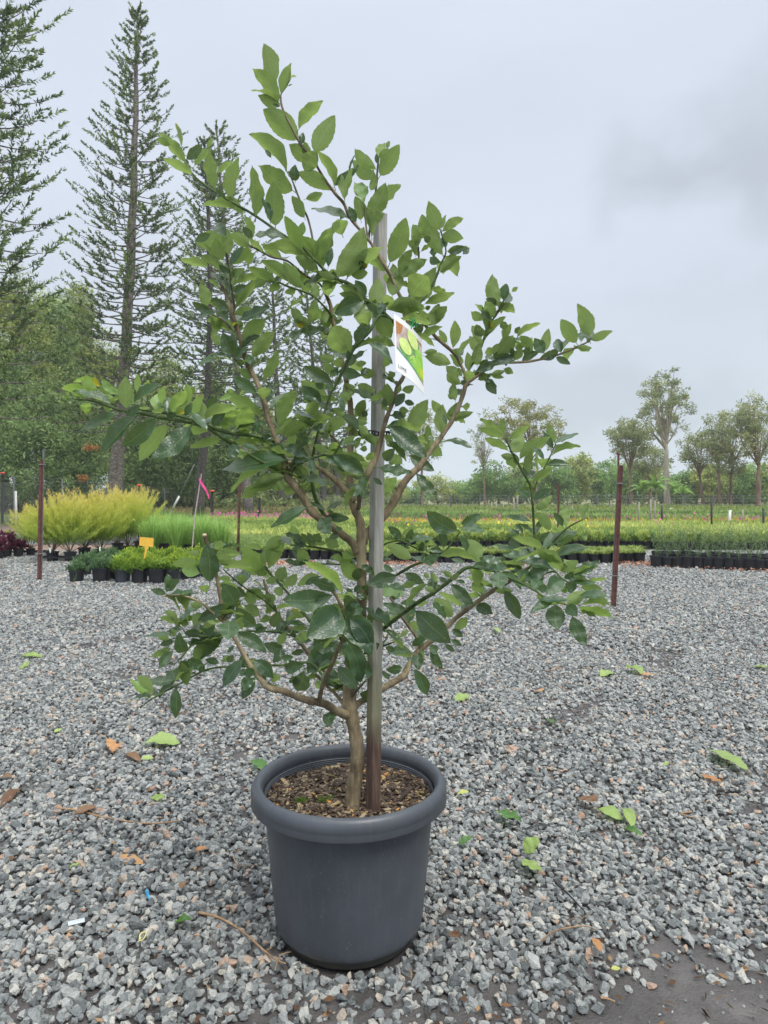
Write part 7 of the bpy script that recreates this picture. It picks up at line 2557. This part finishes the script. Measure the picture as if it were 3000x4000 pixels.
araucaria((440, 2025), (537, 45), 33, [(0, 300), (0.15, 290), (0.30, 250), (0.45, 215), (0.60, 190), (0.72, 145), (0.82, 92), (0.92, 52), (1.0, 8)], 0.33, 'tall hoop pine with a pointed open crown rising behind the golden shrubs', 1, first=0.17, dens=0.95, nwh=48, tri=27, bend=0.25)
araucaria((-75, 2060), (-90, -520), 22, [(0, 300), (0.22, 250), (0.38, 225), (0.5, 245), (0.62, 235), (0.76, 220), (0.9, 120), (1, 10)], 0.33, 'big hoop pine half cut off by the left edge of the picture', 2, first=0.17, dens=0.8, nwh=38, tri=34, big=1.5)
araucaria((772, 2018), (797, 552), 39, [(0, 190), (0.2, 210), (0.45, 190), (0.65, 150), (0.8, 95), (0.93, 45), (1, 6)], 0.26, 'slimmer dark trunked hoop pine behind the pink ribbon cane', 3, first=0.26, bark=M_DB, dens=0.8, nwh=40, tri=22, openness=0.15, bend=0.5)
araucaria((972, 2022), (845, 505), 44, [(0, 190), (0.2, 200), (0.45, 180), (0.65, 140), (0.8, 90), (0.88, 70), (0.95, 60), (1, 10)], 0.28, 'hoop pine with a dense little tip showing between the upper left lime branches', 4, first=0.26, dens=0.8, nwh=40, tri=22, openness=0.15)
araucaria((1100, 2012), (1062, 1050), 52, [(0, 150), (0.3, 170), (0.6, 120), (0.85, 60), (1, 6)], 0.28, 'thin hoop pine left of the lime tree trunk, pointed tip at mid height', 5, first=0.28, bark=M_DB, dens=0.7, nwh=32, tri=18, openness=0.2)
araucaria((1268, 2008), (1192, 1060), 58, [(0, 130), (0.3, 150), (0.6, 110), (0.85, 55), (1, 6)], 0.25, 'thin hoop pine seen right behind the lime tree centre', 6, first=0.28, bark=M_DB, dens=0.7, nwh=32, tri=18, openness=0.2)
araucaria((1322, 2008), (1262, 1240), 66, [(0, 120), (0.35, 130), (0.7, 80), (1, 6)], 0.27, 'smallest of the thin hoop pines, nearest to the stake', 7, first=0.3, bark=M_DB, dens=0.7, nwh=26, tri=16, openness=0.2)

def bushy(name, base, top, D, rx_px, zlo, label, seed, mat, bark, cat='tree', trunk_w=0.2, clumps=90, per=90, cr=0.9, L=0.32, W=0.10, hang=0.0, group=None, depth=0.8, shape=None, limbs=14, fork=0.5, jag=1.0):
    """broad tree: trunk, limbs running to the leaf clumps, clumps of many leaves with gaps between"""
    g = np.random.default_rng(seed)
    A = P(base[0], base[1], D); A.z = 0; B = P(top[0], top[1], D)
    root = empty(name, A); tag(root, label, cat, group)
    H = B.z; rx = rx_px * D / F; lean = B.x - A.x
    zc = H * (1 + zlo) / 2; rz = H * (1 - zlo) / 2
    c = rdir(clumps, g) * (g.random((clumps, 1)) ** 0.4)
    if shape is not None:
        tz = (c[:, 2] + 1) / 2; s = np.interp(tz, [p for p, w in shape], [w for p, w in shape]); c[:, 0] *= s / np.maximum(np.sqrt(1 - np.minimum(c[:, 2] ** 2, .95)), .3); c[:, 1] *= s
    cen = np.stack([c[:, 0] * rx + lean * (c[:, 2] * rz + zc) / H, c[:, 1] * rx * depth, c[:, 2] * rz + zc], 1)
    rad = cr * (0.45 + 0.85 * g.random(clumps)) * jag
    k = g.integers(0, clumps, clumps * per)
    off = rdir(len(k), g) * (g.random((len(k), 1)) ** 0.55) * rad[k][:, None] * np.array([1.15, 1.15, 0.72])
    bs = cen[k] + off
    ok = bs[:, 2] > 0.05; bs, off, k = bs[ok], off[ok], k[ok]
    d = rdir(len(k), g) + unit(off) * 0.6 + np.array([0, 0, 0.25 - hang])
    tc_ = g.random(clumps)
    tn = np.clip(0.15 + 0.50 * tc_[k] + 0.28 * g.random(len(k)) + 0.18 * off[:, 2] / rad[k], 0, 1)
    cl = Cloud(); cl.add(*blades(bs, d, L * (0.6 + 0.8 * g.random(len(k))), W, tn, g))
    mb = MB(); N = 8
    zt = H * fork
    mb.tube([Vector((lean * (k_ / N) * zt / H + 0.05 * math.sin(k_ * 2 + seed), 0, zt * k_ / N)) for k_ in range(N + 1)], [trunk_w * (1.15 - 0.65 * k_ / N) for k_ in range(N + 1)], 9)
    f0 = Vector((lean * zt / H, 0, zt))
    order = np.argsort(-(cen[:, 2]) - 0.3 * g.random(clumps))
    for q in order[:: max(1, clumps // limbs)][:limbs]:
        e = Vector(cen[q]); s0 = Vector((lean * zt / H * 0.9, 0, zt * (0.80 + 0.19 * g.random())))
        mid = s0.lerp(e, 0.5) + Vector((g.normal(0, .1) * rx, g.normal(0, .1) * rx, 0.10 * H * g.random() - 0.02 * H))
        sp = [Vector(t) for t in spline([tuple(s0), tuple(mid), tuple(e)], 4)]
        mb.tube(sp, [trunk_w * (0.32 - 0.26 * i / (len(sp) - 1)) for i in range(len(sp))], 5)
    mb.build('trunk', bark, root, smooth=True)
    cl.build('crown', mat, root)
    return root
def pine(base, top, D, rx, label, seed, mat=F_PINE, zlo=0.10, cl_=80, per=80, group='dense pines behind the chain link fence'):
    return bushy('pine_tree', base, top, D, rx, zlo, label, seed, mat, M_DB, 'pine tree', 0.2, cl_, per, 0.95 * D / 50, 0.36 * D / 50, 0.075 * D / 50, 0.0, group, shape=[(0, .95), (0.3, 1.0), (0.6, .8), (0.85, .5), (1, .15)], limbs=10, fork=0.8)
for k, (x, yt, D, rx, mt, lab) in enumerate((
    (60, 1010, 46, 150, 1, 'olive pine rising behind the left edge hoop pine'), (190, 1120, 50, 120, 0, 'blue green pine with its top left of the big hoop pine crown'), (300, 1085, 54, 100, 1, 'olive topped pine just left of the big trunk'),
    (20, 1380, 44, 140, 0, 'low dark green pine at the left edge above the fence'), (150, 1480, 43, 130, 0, 'dense green pine above the fence between left edge and maroon post'), (290, 1520, 45, 120, 0, 'rounded green pine just left of the big pine trunk base'),
    (430, 1330, 52, 130, 1, 'olive pine directly behind the big pine trunk'), (560, 1560, 47, 110, 0, 'bright green pine right of the big pine trunk'), (640, 1380, 55, 130, 1, 'olive pine behind the hanging dark lime leaves'),
    (700, 1600, 48, 100, 0, 'green pine left of the second pine trunk'), (820, 1480, 56, 120, 1, 'olive pine between the second and third trunks'), (900, 1620, 52, 110, 0, 'green pine behind the maroon post near the third trunk'),
    (1010, 1590, 60, 120, 1, 'olive pine right of the third trunk'), (1150, 1660, 66, 120, 1, 'low olive pine behind the lime tree fork'), (1290, 1740, 70, 110, 1, 'low olive pine left of the lime tree main stem'), (1400, 1800, 78, 100, 1, 'small olive tree just left of the stake'))):
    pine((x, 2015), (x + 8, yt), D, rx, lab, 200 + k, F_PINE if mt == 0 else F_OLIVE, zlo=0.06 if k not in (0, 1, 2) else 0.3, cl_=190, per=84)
g = np.random.default_rng(77); cl = Cloud(); n = 60000      # the thicket filling in under the pines
xx = g.random(n) * 1750 - 200; D_ = 47 + 22 * g.random(n) + np.maximum(xx - 900, 0) * 0.02
topy = 1990 - (150 - 0.07 * np.maximum(xx, 0)) * (0.35 + 0.65 * np.abs(np.sin(xx * 0.013 + 1) * np.cos(xx * 0.031)))
hz_ = CH + (HOR - topy) / F * D_
z = hz_ * g.random(n) ** 0.8
b3 = np.stack([(xx - 1500) / F * D_, D_, z], 1)
cl.add(*blades(b3, rdir(n, g) + np.array([0, 0, .3]), 0.42, 0.13, np.clip(0.1 + 0.6 * np.abs(np.sin(xx * .05 + z) * np.cos(D_ * .9 + z * 1.7)) + .3 * g.random(n), 0, 1), g))
tag(cl.build('thicket', foliage('thicket_leaves', [(0.08, 0.11, 0.045), (0.16, 0.21, 0.075), (0.26, 0.32, 0.12), (0.34, 0.39, 0.15)], trans=0.25)), 'dark green thicket filling the space under the pines behind the fence', 'thicket', kind='stuff')
# an orange dead branch in the pines
for x, y, D, r, lab in ((322, 1868, 42.5, 0.35, 'orange dead pine spray above the fence left of the big trunk'), (352, 1748, 42.5, 0.45, 'rusty dead pine branch higher up left of the big trunk')):
    g = np.random.default_rng(int(x)); c = P(x, y, D); bs = rdir(160, g) * r * g.random((160, 1)) * np.array([1.4, .5, .7])
    cl = Cloud(); cl.add(*blades(bs, rdir(160, g), 0.22, 0.04, g.random(160), g)); o = cl.build('dead_branch', F_DEAD); o.location = c
    tag(o, lab, 'dead branch')

# right hand trees
bushy('gum_tree', (2105, 1995), (2040, 1552), 75, 165, 0.50, 'pale yellow green gum tree crown above the young right lime shoots', 301, F_YGUM, M_RB, 'gum tree', 0.22, 120, 60, 0.62, 0.28, 0.11, 0.3, limbs=26, depth=0.8, shape=[(0, .55), (.4, 1), (.8, .9), (1, .5)])
bushy('gum_tree', (1895, 1995), (1880, 1640), 75, 60, 0.45, 'wispy thin gum branches left of the yellow green gum crown', 302, F_GUM, M_RB, 'gum tree', 0.12, 34, 40, 0.5, 0.25, 0.08, 0.4, limbs=20)
bushy('gum_tree', (2608, 1998), (2592, 1432), 62, 128, 0.46, 'tall white trunked gum tree with a forked open crown at the right', 303, F_GUM, M_GB, 'gum tree', 0.27, 84, 70, 0.50, 0.25, 0.085, 0.5, limbs=34, depth=0.8, shape=[(0, .5), (.3, .85), (.7, .75), (1, .4)], fork=0.50)
bushy('gum_tree', (2466, 1995), (2455, 1625), 66, 88, 0.55, 'rounded brownish gum crown just left of the white trunked gum', 304, F_GUM, M_RB, 'gum tree', 0.17, 80, 76, 0.62, 0.25, 0.085, 0.4, limbs=18)
bushy('gum_tree', (2540, 1998), (2536, 1740), 68, 80, 0.40, 'lower gum crown right beside the white trunk', 305, F_GUM, M_RB, 'gum tree', 0.15, 60, 66, 0.6, 0.25, 0.085, 0.3, limbs=14)
bushy('gum_tree', (2748, 1998), (2715, 1680), 60, 85, 0.48, 'sparse leaning gum with a reddish trunk, right of the white one', 306, F_GUM, M_RB, 'gum tree', 0.15, 55, 46, 0.5, 0.24, 0.08, 0.5, limbs=20)
bushy('gum_tree', (2812, 1998), (2800, 1600), 58, 75, 0.35, 'reddish trunked gum, the first of a close group at the right', 307, F_GUM, M_RB, 'gum tree', 0.14, 80, 50, 0.5, 0.24, 0.08, 0.5, limbs=24)
bushy('gum_tree', (2850, 1998), (2868, 1610), 59, 70, 0.32, 'reddish trunked gum, the middle of a close group at the right', 308, F_GUM, M_RB, 'gum tree', 0.15, 80, 50, 0.5, 0.24, 0.08, 0.5, limbs=24)
bushy('gum_tree', (2962, 1998), (2965, 1535), 56, 100, 0.42, 'tall brown trunked gum at the right edge of the picture', 309, F_GUM, M_RB, 'gum tree', 0.2, 100, 56, 0.55, 0.24, 0.08, 0.4, limbs=26, fork=0.45)
bushy('gum_tree', (1650, 1998), (1640, 1590), 60, 90, 0.42, 'gum tree half hidden behind the right side of the lime tree', 310, F_GUM, M_RB, 'gum tree', 0.16, 70, 56, 0.55, 0.24, 0.08, 0.4, limbs=20)
bl = [(1500, 1880, 90, 90, 1), (1600, 1900, 95, 80, 0), (1710, 1885, 98, 90, 1), (1790, 1905, 100, 70, 0), (1870, 1850, 84, 80, 0), (1950, 1820, 82, 90, 0), (2030, 1835, 86, 80, 1), (2110, 1850, 84, 80, 0), (2185, 1820, 80, 70, 0),
      (2245, 1800, 82, 62, 1), (2330, 1845, 86, 70, 0), (2385, 1790, 90, 70, 0), (2450, 1830, 80, 80, 0), (2540, 1850, 82, 80, 1), (2640, 1850, 80, 80, 0), (2720, 1855, 78, 80, 0), (2790, 1835, 76, 80, 1), (2870, 1850, 78, 80, 0), (2950, 1830, 74, 80, 0), (3030, 1840, 74, 80, 1)]
for k, (x, yt, D, rx, mt) in enumerate(bl):
    lab = ('bushy green tree of the far low tree line, number of trees from its left end: ' if False else '')
    near = ['behind the stake', 'just right of the stake', 'below the hidden gum', 'in the dip of the tree line', 'under the wispy gum', 'left of the young lime shoots', 'behind the young lime shoots', 'under the yellow green gum', 'at the thin maroon post',
            'pointed, right of the thin post', 'in the gap left of the leaning post', 'tallest, left of the leaning post', 'under the rounded brownish gum', 'among the banana plants', 'behind the white gum trunk', 'right of the white gum trunk', 'under the leaning gum', 'under the close gum group', 'left of the right edge gum', 'cut by the right edge'][k]
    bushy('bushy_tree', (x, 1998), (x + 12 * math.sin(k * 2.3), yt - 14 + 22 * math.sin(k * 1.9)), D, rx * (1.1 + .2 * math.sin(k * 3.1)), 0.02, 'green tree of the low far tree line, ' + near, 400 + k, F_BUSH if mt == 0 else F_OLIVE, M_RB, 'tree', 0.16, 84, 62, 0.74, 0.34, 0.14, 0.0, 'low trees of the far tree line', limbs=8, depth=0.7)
# banana plants
M_BST = plain('banana_stem', (0.20, 0.22, 0.09))
for k, (x, y, D, s, lab) in enumerate(((2508, 1994, 55, 1.0, 'banana plant left of the white gum trunk'), (2560, 1996, 54, 1.15, 'tallest banana plant just left of the white gum trunk'), (2632, 1996, 56, 1.0, 'banana plant right of the white gum trunk'), (2665, 1996, 55, 0.85, 'smaller banana plant farther right of the white gum'))):
    A = P(x, y, D); A.z = 0; root = empty('banana_plant', A); tag(root, lab, 'banana plant'); root.scale = (s * .62, s * .62, s * .95)
    mb = MB(); mb.tube([Vector((0, 0, 0)), Vector((0.05, 0, 1.2)), Vector((0, 0, 2.1))], [0.16, 0.12, 0.06], 8); mb.build('stem', M_BST, root)
    mb = MB(); rr = random.Random(k)
    for q in range(9):
        a = q * 2.4 + rr.random(); el = rr.uniform(0.5, 1.2); L = rr.uniform(1.4, 2.0); h = Vector((math.cos(a), math.sin(a), 0)); sd = Vector((-h.y, h.x, 0))
        vs2, K = [], 7
        for i in range(K + 1):
            t = i / K; c = Vector((0, 0, 1.7)) + h * L * t * math.cos(el) * (1 + .3 * t) + Vector((0, 0, L * (t * math.sin(el) * 1.3 - 0.75 * t * t)))
            w = 0.30 * math.sin(math.pi * min(1, t * 0.92 + 0.06)) ** 0.7
            vs2 += [c - sd * w - Vector((0, 0, w * .4)), c, c + sd * w - Vector((0, 0, w * .4))]
        mb.add(vs2, [f for i in range(K) for f in ((i * 3, i * 3 + 1, i * 3 + 4, i * 3 + 3), (i * 3 + 1, i * 3 + 2, i * 3 + 5, i * 3 + 4))], 0, [rr.random() * .4 + .3] * len(vs2))
    mb.build('leaves', F_BAN, root, smooth=True)

# ------------------------------------------------------------------ air
HAZE = 0.0010
mb = MB(); mb.box((-130, -40, -1.5), (130, 140, 33))
m, n, l, out = new_mat('moist_air')
pv = n.new('ShaderNodeVolumePrincipled'); pv.inputs['Density'].default_value = HAZE; pv.inputs['Color'].default_value = (0.97, 0.975, 0.97, 1)
pv.inputs['Anisotropy'].default_value = 0.2
l.new(pv.outputs[0], out.inputs['Volume'])
USE_HAZE = True
if USE_HAZE:
    hz = mb.build('haze', m); tag(hz, kind='stuff')
